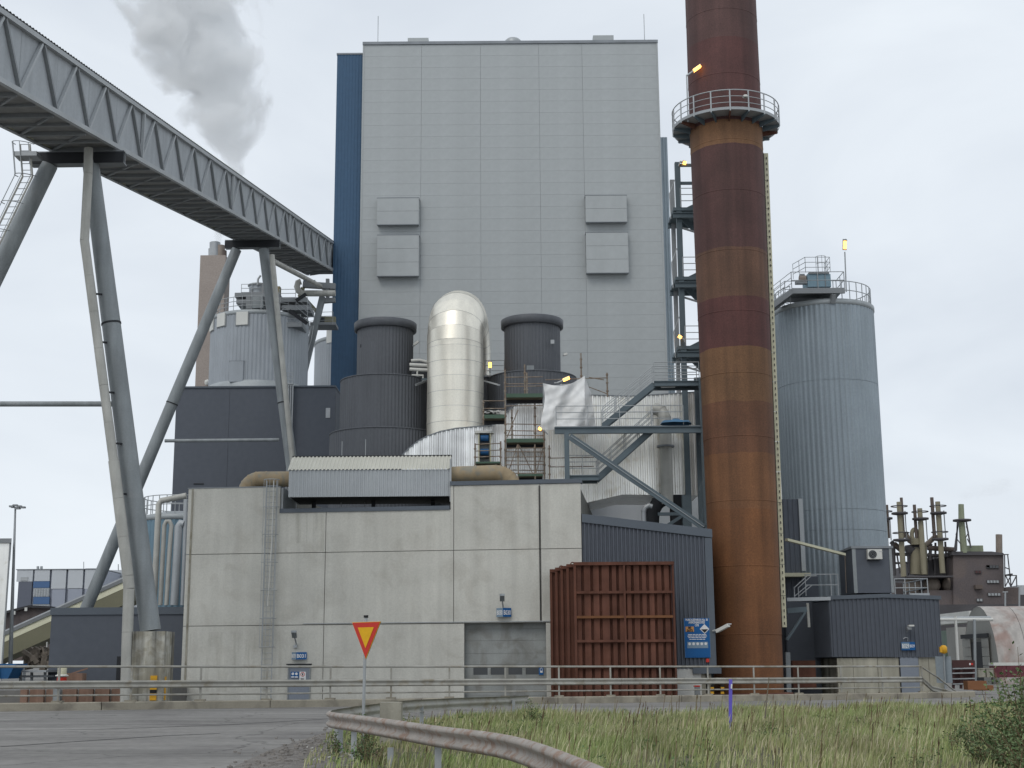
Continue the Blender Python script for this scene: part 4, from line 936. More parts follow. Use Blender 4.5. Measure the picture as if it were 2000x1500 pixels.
# plastic sheeting
mb = MB(); nx, nz_ = 26, 22
def topy(u): return 752-8*math.sin(u*PI)*0+ (math.sin(u*3.1)*3) - (u**2)*14
vs = []
for j in range(nz_+1):
    for i in range(nx+1):
        u, v = i/nx, j/nz_
        X = 1060+82*u + 4*math.sin(v*5+u*3)*(1-u); yt = 748+8*math.sin(u*PI)-u*u*14; y = yt+(838-yt)*v+2*math.sin(u*9)*v
        p = sp_(X, y, -.35 + .14*math.sin(u*9+v*5)+.07*math.sin(v*7-u*6)+.05*math.sin(u*19+v*9)+.035*math.sin(v*27+u*14)); vs.append(p)
mb.add(vs, [(j*(nx+1)+i, j*(nx+1)+i+1, (j+1)*(nx+1)+i+1, (j+1)*(nx+1)+i) for j in range(nz_) for i in range(nx)], True)
k0 = len(vs); vs2 = []
for j in range(nz_+1):
    for i in range(9):
        u, v = i/8, j/nz_; yt = 736+30*u; X = 1142+(12+10*v)*u; y = yt+(836-yt)*v
        vs2.append(sp_(X, y, -.35+1.1*u+.12*math.sin(v*11+u*5)))
mb.add(vs2, [(j*9+i, j*9+i+1, (j+1)*9+i+1, (j+1)*9+i) for j in range(nz_) for i in range(8)], True)
ws = mb.build('plastic_sheeting', m_wrap); tag(ws, 'translucent white plastic sheeting wrapped round the top of the scaffold', 'sheeting')
mb = MB()
for X in (1062, 1096, 1140): mb.tube([sp_(X, 842, .1), sp_(X, 750, .1)], .06, 6)
mb.tube([sp_(1062, 790, .1), sp_(1140, 786, .1)], .04, 6); mb.tube([sp_(1062, 756, .1), sp_(1140, 748, .1)], .04, 6); mb.build('inner_tubes', m_galv, sc_, kind='stuff')
mb = MB()
for k in range(26):
    c = sp_(rnd.uniform(950, 985), 808+rnd.uniform(-4, 3), .5); mb.box(c, (rnd.uniform(.15, .5), .3, rnd.uniform(.05, .15)), (V(1,0,.3*rnd.uniform(-1,1)).normalized(), V(0,1,0), V(-.3*0,0,1)))
o = mb.build('plastic_scrap', m_white, kind=None); tag(o, 'crumpled white plastic lying on the small green scaffold deck', 'plastic scrap'); o['kind'] = 'stuff'; 
# motor alcove
al = thing('motor_alcove', 'pale alcove with two blue drive motors beside the scaffold', 'alcove', sp_(945, 905, 1.2))
x0, x1 = sp_(934, 880, 1).x, sp_(959, 880, 1).x; z0_, z1_ = sp_(945, 905, 1).z, sp_(945, 846, 1).z
one(al, 'back_panel', m_leg, 'bb', (x0, YF+1.45, z0_), (x1, YF+1.5, z1_)); one(al, 'lintel', m_white, 'bb', (x0-.2, YF+.9, z1_), (x1+.15, YF+1.5, z1_+.14))
for xx in (x0, x1-.07): one(al, 'jamb', m_cream, 'bb', (xx, YF+1.0, z0_), (xx+.07, YF+1.44, z1_-.01))
for yy in (856, 883):
    q = sp_(946, yy, 1.1); one(al, 'motor', m_bluebin, 'tube', [q+V(-.22, 0, 0), q+V(.25, 0, 0)], .2, 14); one(al, 'motor_foot', m_black, 'box', q+V(0, .1, -.28), (.5, .3, .12))
# dark process building with handrail between the towers
mz = thing('process_block', 'dark flat-roofed process block between the charcoal towers', 'building', V(P(900, 760, 93).x, 93, 0))
mb = MB(); xA, xB = P(800, 780, 92.3).x, P(1012, 780, 92.3).x; zq = P(960, 738, 92.3).z
mb.corr([(0, zq), (xB-xA, zq)], [(0, 5), (xB-xA, 5)], (xA, 92.2, 0), V(1,0,0), V(0,-1,0), .3, .04); mb.build('front_sheet', m_stack, mz); one(mz, 'wall_core', m_stack, 'bb', (xA, 92.22, 5), (xB, 97, zq)); one(mz, 'roof_edge', m_cap, 'bb', (xA, 92.0, zq+.002), (xB, 97, zq+.12))
railing(mz, [V(P(948, 738, 92.2).x, 92.2, zq+.12), V(P(985, 738, 92.2).x, 92.2, zq+.12)], 1.1, 3, 1.0, .025)
one(mz, 'awning_beam', m_gal_light, 'bar', P(943, 743, 89.5), P(975, 752, 88.5), .18, .1); one(mz, 'awning_beam', m_gal_dark, 'bar', P(812, 752, 89.5), P(832, 744, 90.5), .14)
yp = 90.5
pr = thing('pipe_rack', 'rack of white pipes between the left charcoal tower and the flue', 'pipe rack', P(818, 742, yp))
for (pts, r_) in (([(800, 712), (836, 714)], .12), ([(800, 721), (836, 723)], .12), ([(804, 733), (826, 733), (826, 748)], .07), ([(815, 722), (815, 747)], .06), ([(803, 704), (820, 703), (836, 707)], .09)):
    one(pr, 'pipe', m_white, 'tube', [P(a, b, yp) for a, b in pts], r_, 8)
one(pr, 'beam', m_steel, 'bar', P(803, 741, yp), P(836, 741, yp), .15); one(pr, 'back_panel', m_stack, 'bb', P(804, 741, yp+.6), P(836, 704, yp+.7))
for (tx, ty, hx_, hy, lb) in ((806, 676, 817, 667, 'floodlight on the right side of the left charcoal tower'), (1099, 695, 1108, 691, 'floodlight on the right side of the right charcoal tower')):
    l = thing('tower_floodlight', 'small pale ' + lb, 'lamp', P(tx, ty, 91.5)); one(l, 'arm', m_galv, 'tube', [P(tx, ty, 91.5), P(tx+4, ty-2, 91.5)], .06, 6); one(l, 'lamp_head', m_white, 'bar', P(tx+2, ty-2, 91.5), P(hx_, hy, 91.5), .22, .14)
# slim rods on the roof in front of the left tower
for px0, y0, y1 in ((668, 862, 890), (714, 858, 890)):
    q = P(px0, 875, 73.5); mb = MB(); mb.tube([V(q.x, 73.5, ZT_M), V(q.x, 73.5, P(px0, y0, 73.5).z)], .02, 5); o = mb.build('roof_rod', m_galv)
    tag(o, 'thin %s rod rising behind the silver roof housing' % ('left-hand' if px0 == 668 else 'right-hand'), 'rod')

# ---------------------------------------------------------------- inclined conveyor gallery
GA = P(0, 160, 45.6); GB = P(650, 528, YB+1.5)
gd_ = (GB-GA).normalized(); L0 = (GB-GA).length
gx = V(gd_.y, -gd_.x, 0).normalized()                    # points right (towards the viewer's side)
gup = gx.cross(gd_).normalized();  gup = gup if gup.z > 0 else -gup
HT, WG = 2.55, 2.9
def gp(s, u=0, h=0): return GA+gd_*s+gx*u+V(0,0,h)      # h vertical
ga = thing('conveyor_gallery', 'long inclined grey conveyor gallery with a side truss climbing to the boiler house', 'conveyor gallery', gp(40))
S0, S1 = -14, L0+4
# node positions: measured spacing in the photo about 2.6 m
def ps(px):                                              # distance along near bottom edge for a photo column
    lo, hi = S0, S1
    for _ in range(40):
        m_ = (lo+hi)/2; d = gp(m_)-CAM; x_ = 1000+FPX*d.dot(RT)/d.dot(fw)
        if x_ < px: lo = m_
        else: hi = m_
    return lo
bn = 3.05; nodes = []; s = ps(35)
while s > S0: s -= bn*1.25
k = 0
while s < S1: nodes.append(s); s += bn*1.25
nodes.append(S1)
for k, s in enumerate(nodes[:-1]):
    e = min(nodes[k+1], S1)-.02
    mb = MB(); mb.prism([gp(s, 0, .02), gp(e, 0, .02), gp(e, 0, HT), gp(s, 0, HT)], gx*-.04); flipfix(mb.build('side_panel', m_gal_side, ga))
    mb = MB(); mb.prism([gp(s, -WG, .0), gp(e, -WG, .0), gp(e, -WG, HT), gp(s, -WG, HT)], gx*.04); flipfix(mb.build('side_panel', m_gal_side, ga))
    mb = MB(); mb.prism([gp(s, -.05, .0), gp(e, -.05, .0), gp(e, -WG+.05, .0), gp(s, -WG+.05, .0)], V(0,0,.04)); flipfix(mb.build('floor_panel', m_gal_under, ga))
    mid = (s+e)/2
    one(ga, 'truss_diagonal', m_gal_light, 'bar', gp(s, .08, .08), gp(mid-.1, .08, HT-.12), .13, .13, gx)
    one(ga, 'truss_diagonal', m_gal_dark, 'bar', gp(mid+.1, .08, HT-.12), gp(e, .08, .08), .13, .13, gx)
    one(ga, 'cross_beam', m_gal_dark, 'bar', gp(s, -.05, -.1), gp(s, -WG+.05, -.1), .12, .18)
    one(ga, 'floor_brace', m_gal_dark, 'bar', gp(s, -.05, -.08), gp(e, -WG+.1, -.08), .09, .1); 
    one(ga, 'cross_beam', m_gal_dark, 'bar', gp(mid, -.05, -.1), gp(mid, -WG+.05, -.1), .08, .12)
    if k % 5 == 4:
        one(ga, 'truss_vertical', m_gal_light, 'bar', gp(s, .1, .08), gp(s, .1, HT), .14, .14, gx)
        if k % 10 == 4: one(ga, 'truss_vertical', m_gal_light, 'bar', gp(s+.25, .1, .08), gp(s+.25, .1, HT), .12, .12, gx)
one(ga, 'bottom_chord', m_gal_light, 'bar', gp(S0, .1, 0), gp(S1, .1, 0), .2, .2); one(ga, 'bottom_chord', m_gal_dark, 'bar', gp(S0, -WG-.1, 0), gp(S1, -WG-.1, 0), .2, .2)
one(ga, 'top_chord', m_gal_light, 'bar', gp(S0, .1, HT), gp(S1, .1, HT), .2, .2); one(ga, 'top_chord', m_gal_light, 'bar', gp(S0, -WG-.1, HT), gp(S1, -WG-.1, HT), .2, .2)
# ribbed roof, a shallow gable, sheets with ribs across
for k, s in enumerate(nodes[:-1]):
    e = min(nodes[k+1], S1); mb = MB(); n = 12
    for i in range(n+1):
        for fr, am in ((0, 0), (.3, 0), (.5, .045), (.8, .045)):
            if i == n and fr > 0: break
            q = s+(e-s)*(i+fr)/n; mb.v += [tuple(gp(q, .22, HT+.13+am)), tuple(gp(q, -WG/2, HT+.38+am)), tuple(gp(q, -WG-.22, HT+.13+am))]
    m_ = len(mb.v)//3
    for i in range(m_-1): mb.f += [(3*i, 3*i+3, 3*i+4, 3*i+1), (3*i+1, 3*i+4, 3*i+5, 3*i+2)]; mb.smooth += [False, False]
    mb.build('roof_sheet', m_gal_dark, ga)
mb = MB()
for a in range(int(S1/2.2)): mb.bar(gp(a*2.2+1, -WG-.05, -.02), gp(a*2.2+2.1, -WG-.05, -.02), .12, .05)
mb.build('edge_strips', m_cream, ga, kind='stuff')
# trestles: two raking tubular legs each
def trestle(label, tops, feet, cross, r=.40, strut=None):
    t_ = thing('gallery_trestle', label, 'trestle', Vector(feet[1]), 'raking tubular trestles carrying the conveyor gallery')
    for a, b2 in zip(tops, feet): one(t_, 'leg', m_leg, 'tube', [a, Vector(a).lerp(Vector(b2), .35), b2], [r*.9, r, r*1.05], 28)
    for a, b2 in zip(tops, feet):
        q = Vector(a).lerp(Vector(b2), .36); d = (Vector(b2)-Vector(a)).normalized(); one(t_, 'collar', m_black, 'tube', [q-d*.04, q+d*.04], r+.025, 28)
    one(t_, 'head_beam', m_gal_dark, 'ibeam', cross[0], cross[1], .5, .6); one(t_, 'head_plate', m_black, 'bar', cross[0]+V(0,-.3,-.05), cross[1]+V(0,-.3,-.05), .04, .5)
    if strut: one(t_, 'strut', m_leg, 'tube', strut, .12, 12)
    return t_
sA = ps(225); YA1 = gp(sA).y; zA = gp(sA).z
cA, cB = gp(sA, .5, -.55), gp(sA, -WG-.9, -.55); cB.z = cA.z
f1 = P(293, 1232, 60.5); f1.y = 60.5
topR = P(177, 318, YA1); topL = P(97, 322, YA1)
slopeL = P(0, 520, YA1)-topL; fl_ = topL+slopeL*((0-topL.z)/slopeL.z)
f1 = P(294, 1232, YA1); 
trestle('near raking trestle standing on the tall stained concrete pedestal', [topL, topR], [fl_, f1], [cB, cA], .41, [P(-300, 789, YA1), P(225, 789, YA1)])
sB = ps(537); YA2 = gp(sB).y; cA, cB = gp(sB, .4, -.5), gp(sB, -WG-.7, -.5); cB.z = cA.z
topL, topR = P(462, 487, YA2), P(515, 487, YA2); s1_ = P(172, 1180, YA2)-topL; s2_ = P(571, 918, YA2)-topR
trestle('far raking trestle reaching down behind the low dark building', [topL, topR], [topL+s1_*((-topL.z)/s1_.z), topR+s2_*((-topR.z)/s2_.z)], [cB, cA], .41, [P(322, 861, YA2), P(545, 859, YA2)])
# pedestal
pd_ = thing('trestle_pedestal', 'tall rain-streaked concrete pedestal under the near trestle with a yellow and black marker', 'pedestal', V(f1.x, f1.y, 0))
wx = 63/2*((f1-CAM).dot(fw))/FPX*.98; px1 = P(299, 1290, f1.y).x
mp_ = M('streaked_pedestal_concrete', (.33, .31, .25), .9, var=.18, vs=1.2, streak=.75, ss=1.6, col2=(.47, .46, .41), c2t=.52, bump=.4)
one(pd_, 'shaft', mp_, 'bb', (px1-wx, f1.y-.85, -.5), (px1+wx, f1.y+.8, P(294, 1233, f1.y-.8).z)); YPF = f1.y-.9
for k in range(7):
    z0_ = P(299, 1368-k*7, YPF).z; z1_ = P(299, 1361.5-k*7, YPF).z; one(pd_, 'marker_band', m_yellow if k not in (2,) else m_black2, 'bb', (P(293, 1340, YPF).x, YPF+.0, z0_), (P(306, 1340, YPF).x, YPF+.045, z1_))
one(pd_, 'marker_band', m_yellow, 'bb', (px1+wx, YPF+.3, P(299, 1368, YPF).z), (px1+wx+.03, YPF+.5, P(299, 1322, YPF).z))
# cladded downpipes
def px_path(L, Y): return [P(a, b, Y) for a, b in L]
yq = YA1-.75
pp = thing('clad_pipe', 'pale clad pipe running down in front of the near trestle leg', 'pipe', P(248, 1345, yq))
pth = px_path([(173, 290), (172, 340), (165, 470), (222, 900), (250, 1125), (252, 1150), (249, 1235), (245, 1380)], yq)
for i in range(len(pth)-1):
    n = max(1, int((pth[i+1]-pth[i]).length/1.6))
    for k in range(n):
        a, b2 = pth[i].lerp(pth[i+1], k/n), pth[i].lerp(pth[i+1], (k+1)/n); rr2 = .2+.03*(i > 2)+(.003 if k % 2 else 0); e_ = (b2-a).normalized()*.03
        one(pp, 'cladding_section', m_clad, 'tube', [a, b2-e_*.3], rr2, 18)
for (xx, yy) in ((190, 574), (199, 668), (214, 766), (230, 866), (238, 964)):
    a = P(xx-2, yy, yq); one(pp, 'bracket', m_black, 'bar', a, P(xx+18, yy+2, YA1), .08)
yq2 = YA2-.6
pp2 = thing('clad_pipe', 'pale clad pipe running down beside the far trestle leg', 'pipe', P(574, 910, yq2))
pth = px_path([(531, 498), (545, 640), (574, 925)], yq2)
for i in range(2):
    for k in range(6):
        a, b2 = pth[i].lerp(pth[i+1], k/6), pth[i].lerp(pth[i+1], (k+1)/6); one(pp2, 'cladding_section', m_clad, 'tube', [a, b2-(b2-a).normalized()*.01], .19+.002*(k % 2), 14)
pp3 = thing('clad_pipe', 'pale clad pipe slung under the upper end of the conveyor gallery', 'pipe', P(600, 545, 110))
one(pp3, 'cladding_section', m_clad, 'tube', [P(533, 510, YA2), P(590, 540, YA2+12), P(650, 572, YB-1)], .2, 14)
# caged ladder and stair at the near trestle (left edge of the picture)
yl_ = YA1-1.0
cl = thing('trestle_ladder', 'pale caged ladder following the left leg of the near trestle', 'ladder', P(20, 420, yl_))
A = [P(40, 282, yl_), P(45, 345, yl_), P(-60, 560, yl_)]
for off_ in (-.02, .42):
    one(cl, 'stile', m_clad, 'tube', [p+V(off_, 0, 0) for p in A], .045, 8)
mb = MB()
for i in range(2):
    n = int((A[i+1]-A[i]).length/.3)
    for k in range(n): q = A[i].lerp(A[i+1], k/n); mb.tube([q+V(.42,0,0), q+V(0,0,0)], .018, 4)
mb.build('rungs', m_galv, cl, kind='stuff')
for i in range(2):
    n = max(1, int((A[i+1]-A[i]).length/1.1))
    for k in range(n+1):
        q = A[i].lerp(A[i+1], k/n); one(cl, 'cage_hoop', m_galv, 'tube', [q+V(.2-.42*math.cos(t), -.75*math.sin(t)*.6, .0) + V(-.25*math.sin(t), 0, 0) for t in [PI*j/8 for j in range(9)]], .02, 5)
for t in (.5, 1.2, 1.9, 2.6): one(cl, 'cage_bar', m_galv, 'tube', [q+V(.2-.42*math.cos(t)-.25*math.sin(t), -.45*math.sin(t), 0) for q in A], .018, 5)
one(cl, 'rest_platform', m_galv, 'bb', P(38, 315, yl_+.3), P(72, 295, yl_-.4))
# ---------------------------------------------------------------- tall blue-grey silo on the right
def cylsilo(name, label, cx, Yc, wtop, ytop, zbot, mat, per=.3, rib=.04, cat='silo', group=None, rim=m_siloband, seams=()):
    q = P(cx, ytop, Yc); zt_ = P(cx, ytop, Yc).z; r = wtop/2*((q-CAM).dot(fw))/FPX; zt_ = P(cx, ytop, Yc-r).z
    t_ = thing(name, label, cat, V(q.x, Yc, zbot), group); c = (q.x, Yc, 0); nr = int(2*PI*r/per)
    zs = [zbot]+sorted(seams)+[zt_-.35]
    for a, b2 in zip(zs, zs[1:]): one(t_, 'shell', mat, 'lathe', c, [(r, a+.01), (r, b2-.01)], rib=rib, ribs=nr)
    one(t_, 'rim', rim, 'lathe', c, [(r+.02, zt_-.36), (r+.1, zt_-.3), (r+.1, zt_-.02), (r+.02, zt_)], 72)
    one(t_, 'roof', rim, 'lathe', c, [(r+.02, zt_+.001), (r*.5, zt_+.3), (0.01, zt_+.45)], 48)
    return t_, V(q.x, Yc, zt_), r
YI = 90.0
sl, sc0, sr = cylsilo('tall_silo', 'tall blue-grey ribbed silo right of the rusty chimney', 1606, YI, 188, 583, 0, m_silo, .34, .05, seams=(P(1600, 995, YI-3).z, P(1600, 1035, YI-3).z, 20.0))
railing(sl, arc((sc0.x, YI), sr-.1, -PI*.5, PI*.30, 14, sc0.z), 1.25, 2, 2.6, .03); railing(sl, arc((sc0.x, YI), sr-.1, PI*.3, PI*1.2, 14, sc0.z), 1.25, 2, 2.6, .03)
ysp = YI-sr-.3; tpf = thing('silo_top_platform', 'dark steel platform with handrails on top of the tall silo', 'platform', V(sc0.x, ysp, sc0.z))
pa, pb, pc = P(1513, 590, ysp), P(1547, 572, ysp), P(1650, 570, ysp); pb.z = pc.z = P(1600, 568, ysp).z
for dy in (0, 2.2):
    one(tpf, 'beam', m_gal_dark, 'bar', pb+V(0,dy,0), pc+V(0,dy,0), .16, .36); one(tpf, 'stair_stringer', m_gal_dark, 'bar', pa+V(-.3,dy,-.35), pb+V(0,dy,0), .12, .34)
one(tpf, 'deck', m_gal_dark, 'bb', pb+V(0,.1,.1), pc+V(0,2.1,.16))
mb = MB(); 
for i in range(1, 7): q = pa.lerp(pb, i/7); mb.bb(q+V(-.16,.08,-.1), q+V(.16,2.1,-.04))
mb.build('steps', m_gal_dark, tpf, kind='stuff')
for dy in (0, 2.2): railing(tpf, [pa+V(-.3,dy,-.25), pb+V(0,dy,.15)], 1.15, 3, 1.2, .025); railing(tpf, [pb+V(0,dy,.15), pc+V(0,dy,.15)], 1.15, 2, 1.6, .025)
railing(tpf, [pc+V(0,0,.15), pc+V(0,2.2,.15)], 1.15, 2, 1.2, .025)
one(tpf, 'bracket', m_gal_dark, 'bar', P(1628, 574, ysp), P(1625, 592, ysp+.3), .3)
ub = thing('filter_unit', 'pale blue filter box with a railed top on the silo platform', 'filter unit', P(1600, 560, ysp+1))
a, b2 = P(1578, 560, ysp+.8), P(1622, 535, ysp+.8)
one(ub, 'casing', M('pale_blue_enamel', (.24, .36, .43), .5), 'bb', a, V(b2.x, ysp+2.4, b2.z)); one(ub, 'lid', m_gal_dark, 'bb', V(a.x+.1, ysp+.7, b2.z+.002), V(b2.x-.1, ysp+2.5, b2.z+.12))
for xx in (1597, 1612): q = P(xx, 550, ysp+.78); one(ub, 'duct_strap', m_gal_dark, 'bar', V(q.x, q.y, a.z), V(q.x, q.y, b2.z), .05)
railing(ub, [V(a.x-.1, ysp+.8, b2.z+.12), V(b2.x, ysp+.8, b2.z+.12), V(b2.x, ysp+2.4, b2.z+.12)], 1.05, 3, .8, .02); railing(ub, [V(a.x-.1, ysp+.8, b2.z+.12), V(a.x-.6, ysp+2.4, b2.z+.12)], 1.05, 3, .9, .02)
ql = P(1604, 530, ysp+.7)
for j in range(5): a_ = PI*j/4; one(ub, 'cage_bar', m_galv, 'tube', [ql+V(.33*math.cos(a_), -.33*math.sin(a_), -.1), ql+V(.33*math.cos(a_), -.33*math.sin(a_), 1.02)], .016, 5)
for hh in (.5, 1.0): one(ub, 'cage_hoop', m_galv, 'tube', [ql+V(.33*math.cos(t), -.33*math.sin(t), hh) for t in [PI*j/8 for j in range(9)]], .016, 5)
mo = thing('drive_motor', 'small brown drive motor beside the pale blue box on the silo', 'motor', P(1567, 560, ysp+1)); q = P(1567, 546, ysp+1)
one(mo, 'housing', m_tank, 'tube', [q+V(-.2,0,.02), q+V(.22,0,.02)], .26, 14); one(mo, 'gearbox', m_gal_dark, 'box', q+V(-.1,0,-.22), (.75, .35, .2)); one(mo, 'cap', m_gal_dark, 'box', q+V(0,0,.3), (.3, .3, .12))
q = P(1653, 570, ysp); lp = thing('silo_lamp', 'lit amber lamp on a tall pole on top of the silo', 'lamp', q)
q1 = P(1650, 492, ysp); one(lp, 'pole', m_galv, 'tube', [q, q1], .045, 6); q2 = P(1650, 486, ysp); q3 = P(1650.5, 468, ysp)
one(lp, 'lit_lens', m_lamp, 'bar', q2, P(1650.3, 471, ysp), .19, .14); one(lp, 'lamp_hood', m_gal_dark, 'bar', q2+V(0,.08,-.05), q3+V(0,.08,.05), .26, .08); one(lp, 'lamp_cap', m_gal_dark, 'bar', P(1650.3, 471, ysp-.02), q3, .22, .16)
# pilaster and lower building left of the silo
q = P(1562, 1050, 84.5); pl_ = one(None, 'x', m_silo, 'box', (0,0,0), (1,1,1)) if False else None
db = thing('stair_block', 'dark ribbed annex with a pale corner post between chimney and silo', 'building', V(P(1540, 1100, 85).x, 85, 0))
mb = MB(); x0_, x1_ = P(1500, 1050, 85).x, P(1563, 1050, 85).x; mb.corr([(0, P(1545, 975, 85).z), (x1_-x0_, P(1545, 975, 85).z)], [(0, 3.5), (x1_-x0_, 3.5)], (x0_, 85, 0), V(1,0,0), V(0,-1,0), .3, .04); mb.build('front_sheet', m_dark, db)
one(db, 'wall_core', m_dark, 'bb', (x0_, 85.02, 0), (x1_, 86.5, P(1545, 975, 85).z)); one(db, 'corner_post', m_silver, 'bb', (x1_-.02, 84.9, P(1565, 1115, 84.9).z), (x1_+.24, 85.1, P(1562, 974, 84.9).z))
one(db, 'entrance_canopy', m_cream, 'bb', (x0_, 83.9, P(1560, 1126, 84).z), (P(1583, 1120, 84).x, 86, P(1560, 1119, 84).z)); one(db, 'rear_wall', m_dark, 'bb', (x0_, 86.6, 0), (P(1600, 1100, 86).x, 87, P(1545, 1125, 86).z))

# ---------------------------------------------------------------- dark ribbed building on a concrete base (right)
YD = 80.0
X0, X1 = P(1632, 1230, YD).x, P(1838, 1230, YD).x; zb_ = P(1730, 1283, YD).z; zt_ = P(1730, 1172, YD).z
rb_ = thing('substation_building', 'low dark ribbed building on a pale concrete base with a grey door', 'building', V((X0+X1)/2, YD, 0))
XL = P(1583, 1230, YD+5).x; Xs = P(1622, 1230, YD).x
mb = MB(); mb.corr([(0, zt_+.05), ((X1-Xs)*.5, zt_+.14), (X1-Xs, zt_-.0)], [(0, zb_+.02), (X1-Xs, zb_-.04)], (Xs, YD, 0), V(1,0,0), V(0,-1,0), .25, .05); mb.build('front_sheet', m_dark, rb_)
ang = (V(XL, YD+5, 0)-V(Xs, YD, 0)); La = ang.length; ang = ang/La
mb = MB(); mb.corr([(0, zt_), (La, zt_)], [(0, zb_), (La, zb_)], (Xs, YD, 0), ang, V(-ang.y, ang.x, 0)*(-1) if V(-ang.y, ang.x, 0).y > 0 else V(-ang.y, ang.x, 0), .25, .05); mb.build('side_sheet', m_dark, rb_)
mb = MB(); mb.prism([V(Xs+.03, YD+.02, zb_), V(X1, YD+.02, zb_), V(X1, YD+9, zb_), V(XL+.1, YD+9, zb_), V(XL+.05, YD+5, zb_)], V(0, 0, zt_-zb_-.02)); flipfix(mb.build('wall_core', m_dark, rb_))
mb = MB(); mb.prism([V(Xs-.1, YD-.12, zt_+.04), V((Xs+X1)/2, YD-.12, zt_+.14), V(X1+.1, YD-.12, zt_), V(X1+.1, YD-.12, zt_+.22), V((Xs+X1)/2, YD-.12, zt_+.36), V(Xs-.1, YD-.12, zt_+.26)], V(0, 9, 0)); flipfix(mb.build('roof_edge', m_darkcap, rb_))
m_conc2 = M('cream_concrete', (.46, .44, .36), .85, var=.1, vs=.8, streak=.3, bump=.3, col2=(.37, .35, .28), c2t=.62)
dx0, dx1 = P(1759, 1315, YD).x, P(1796, 1315, YD).x
cuts = [X0, P(1668, 1315, YD).x, P(1716, 1315, YD).x, dx0]
for a, b2 in list(zip(cuts, cuts[1:]))+[(dx1, P(1816, 1315, YD).x), (P(1816, 1315, YD).x, X1)]: one(rb_, 'base_panel', m_conc2, 'bb', (a+.012, YD+.1, -.3), (b2-.012, YD+.35, zb_-.05))
one(rb_, 'base_wall', m_oldconc, 'bb', (X0+.1, YD+.36, -.3), (X1-.05, YD+8.5, zb_-.051)); one(rb_, 'door', m_door, 'bb', (dx0+.02, YD+.02, -.2), (dx1-.02, YD+.09, zb_+.12)); one(rb_, 'door_frame', m_black, 'bb', (dx0-.04, YD+.04, -.2), (dx0+.015, YD+.12, zb_+.15)); one(rb_, 'step', m_oldconc, 'bb', (dx0-.2, YD-.5, -.3), (dx1+.3, YD+.015, .12))
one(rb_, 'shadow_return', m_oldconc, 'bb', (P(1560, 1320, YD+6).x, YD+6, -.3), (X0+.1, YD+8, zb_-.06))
mb = MB(); ya = YD-.1; mb.bb((P(1760, 1262, ya).x, ya-.05, P(1773, 1270, ya).z), (P(1787, 1262, ya).x, ya, P(1773, 1254, ya).z)); s2 = mb.build('number_sign', m_signblue); tag(s2, 'blue B029 number sign on the dark ribbed building above its grey door', 'sign'); ORG[s2.name] = s2.location.copy()
one(s2, 'faded_plate', m_signpale, 'bb', (P(1760.5, 1262, ya).x, ya-.07, P(1773, 1267.5, ya).z), (P(1776, 1262, ya).x, ya-.051, P(1773, 1255, ya).z))
text(s2, 'B029', .30, (P(1768.3, 1266, ya).x, ya-.075, P(1768, 1265.3, ya).z), m_signwhite, bold=.005, fit=.40); text(s2, 'B029', .22, (P(1781.5, 1266, ya).x, ya-.055, P(1781, 1264.3, ya).z), m_signwhite, bold=.004, fit=.27)
l = thing('wall_lamp', 'small lamp with pale hood on the dark ribbed building above the B029 sign', 'lamp', P(1774, 1230, YD-.1)); one(l, 'arm', m_galv, 'tube', [P(1771, 1235, YD), P(1774, 1226, YD-.4)], .04, 6); one(l, 'lamp_hood', m_white, 'box', P(1779, 1222, YD-.5), (.3, .35, .09)); one(l, 'lamp_head', m_gal_dark, 'box', P(1775, 1227, YD-.45), (.25, .3, .16)); one(l, 'cable', m_galv, 'tube', [P(1764, 1248, YD-.06), P(1768, 1245, YD-.08), P(1773, 1246, YD-.08), P(1773, 1252, YD-.06)], .025, 5)
# chamfer stair, steel under the building at the left
ux = thing('steel_stair', 'shadowed steel stair and beams under the dark ribbed building beside the chimney', 'stair', P(1550, 1230, 79))
one(ux, 'stringer', m_steel, 'bar', P(1537, 1250, 78.5), P(1572, 1196, 78.5), .3, .12); one(ux, 'beam', m_steel, 'bar', P(1537, 1193, 78.8), P(1575, 1190, 78.8), .3, .3); one(ux, 'post', m_clad, 'bar', P(1580, 1225, 79.5), P(1577, 1178, 79.5), .14)
one(ux, 'deck_edge', m_silver, 'bar', P(1537, 1171, 78.8), P(1622, 1169, 78.8), .1, .2); one(ux, 'post', m_leg, 'bar', P(1541, 1360, 76.9), P(1538, 1274, 76.9), .25); one(ux, 'lower_plate', m_rust1, 'bb', P(1550, 1345, 81), P(1585, 1290, 82))
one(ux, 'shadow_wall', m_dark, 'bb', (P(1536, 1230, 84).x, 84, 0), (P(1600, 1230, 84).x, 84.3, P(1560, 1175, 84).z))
# roof deck railings and container room with air conditioner
YK = 80.6; zd = zt_+.3
railing(rb_, [V(P(1574, 1160, YK).x, YK, zd), V(P(1624, 1160, YK).x, YK, zd), V(P(1638, 1160, YK).x, YK, zd)], 1.25, 2, 1.5, .03)
for p0_, p1_ in (((1552, 1168), (1578, 1150)), ((1560, 1168), (1586, 1150))):
    a, b2 = P(*p0_, YK), P(*p1_, YK); one(rb_, 'stair_rail', m_galv, 'tube', [a, a+V(0,0,.6), b2+V(0,0,.75), b2+V(.3,0,.75)], .03, 6); one(rb_, 'stair_rail', m_galv, 'tube', [a+V(0,0,.1), b2+V(0,0,.2)], .03, 6)
railing(rb_, [V(P(1748, 1150, YK).x, YK, zd-.1), V(P(1768, 1150, YK).x, YK, zd-.1), V(P(1812, 1150, YK).x, YK, zd-.1), V(P(1812, 1150, YK).x, YK+5, zd-.1)], 1.05, 2, 1.3, .035)
one(rb_, 'roof_gutter', m_silver, 'bb', (P(1775, 1165, YK).x, YK-.2, zd-.02), (P(1814, 1165, YK).x, YK, zd+.1))
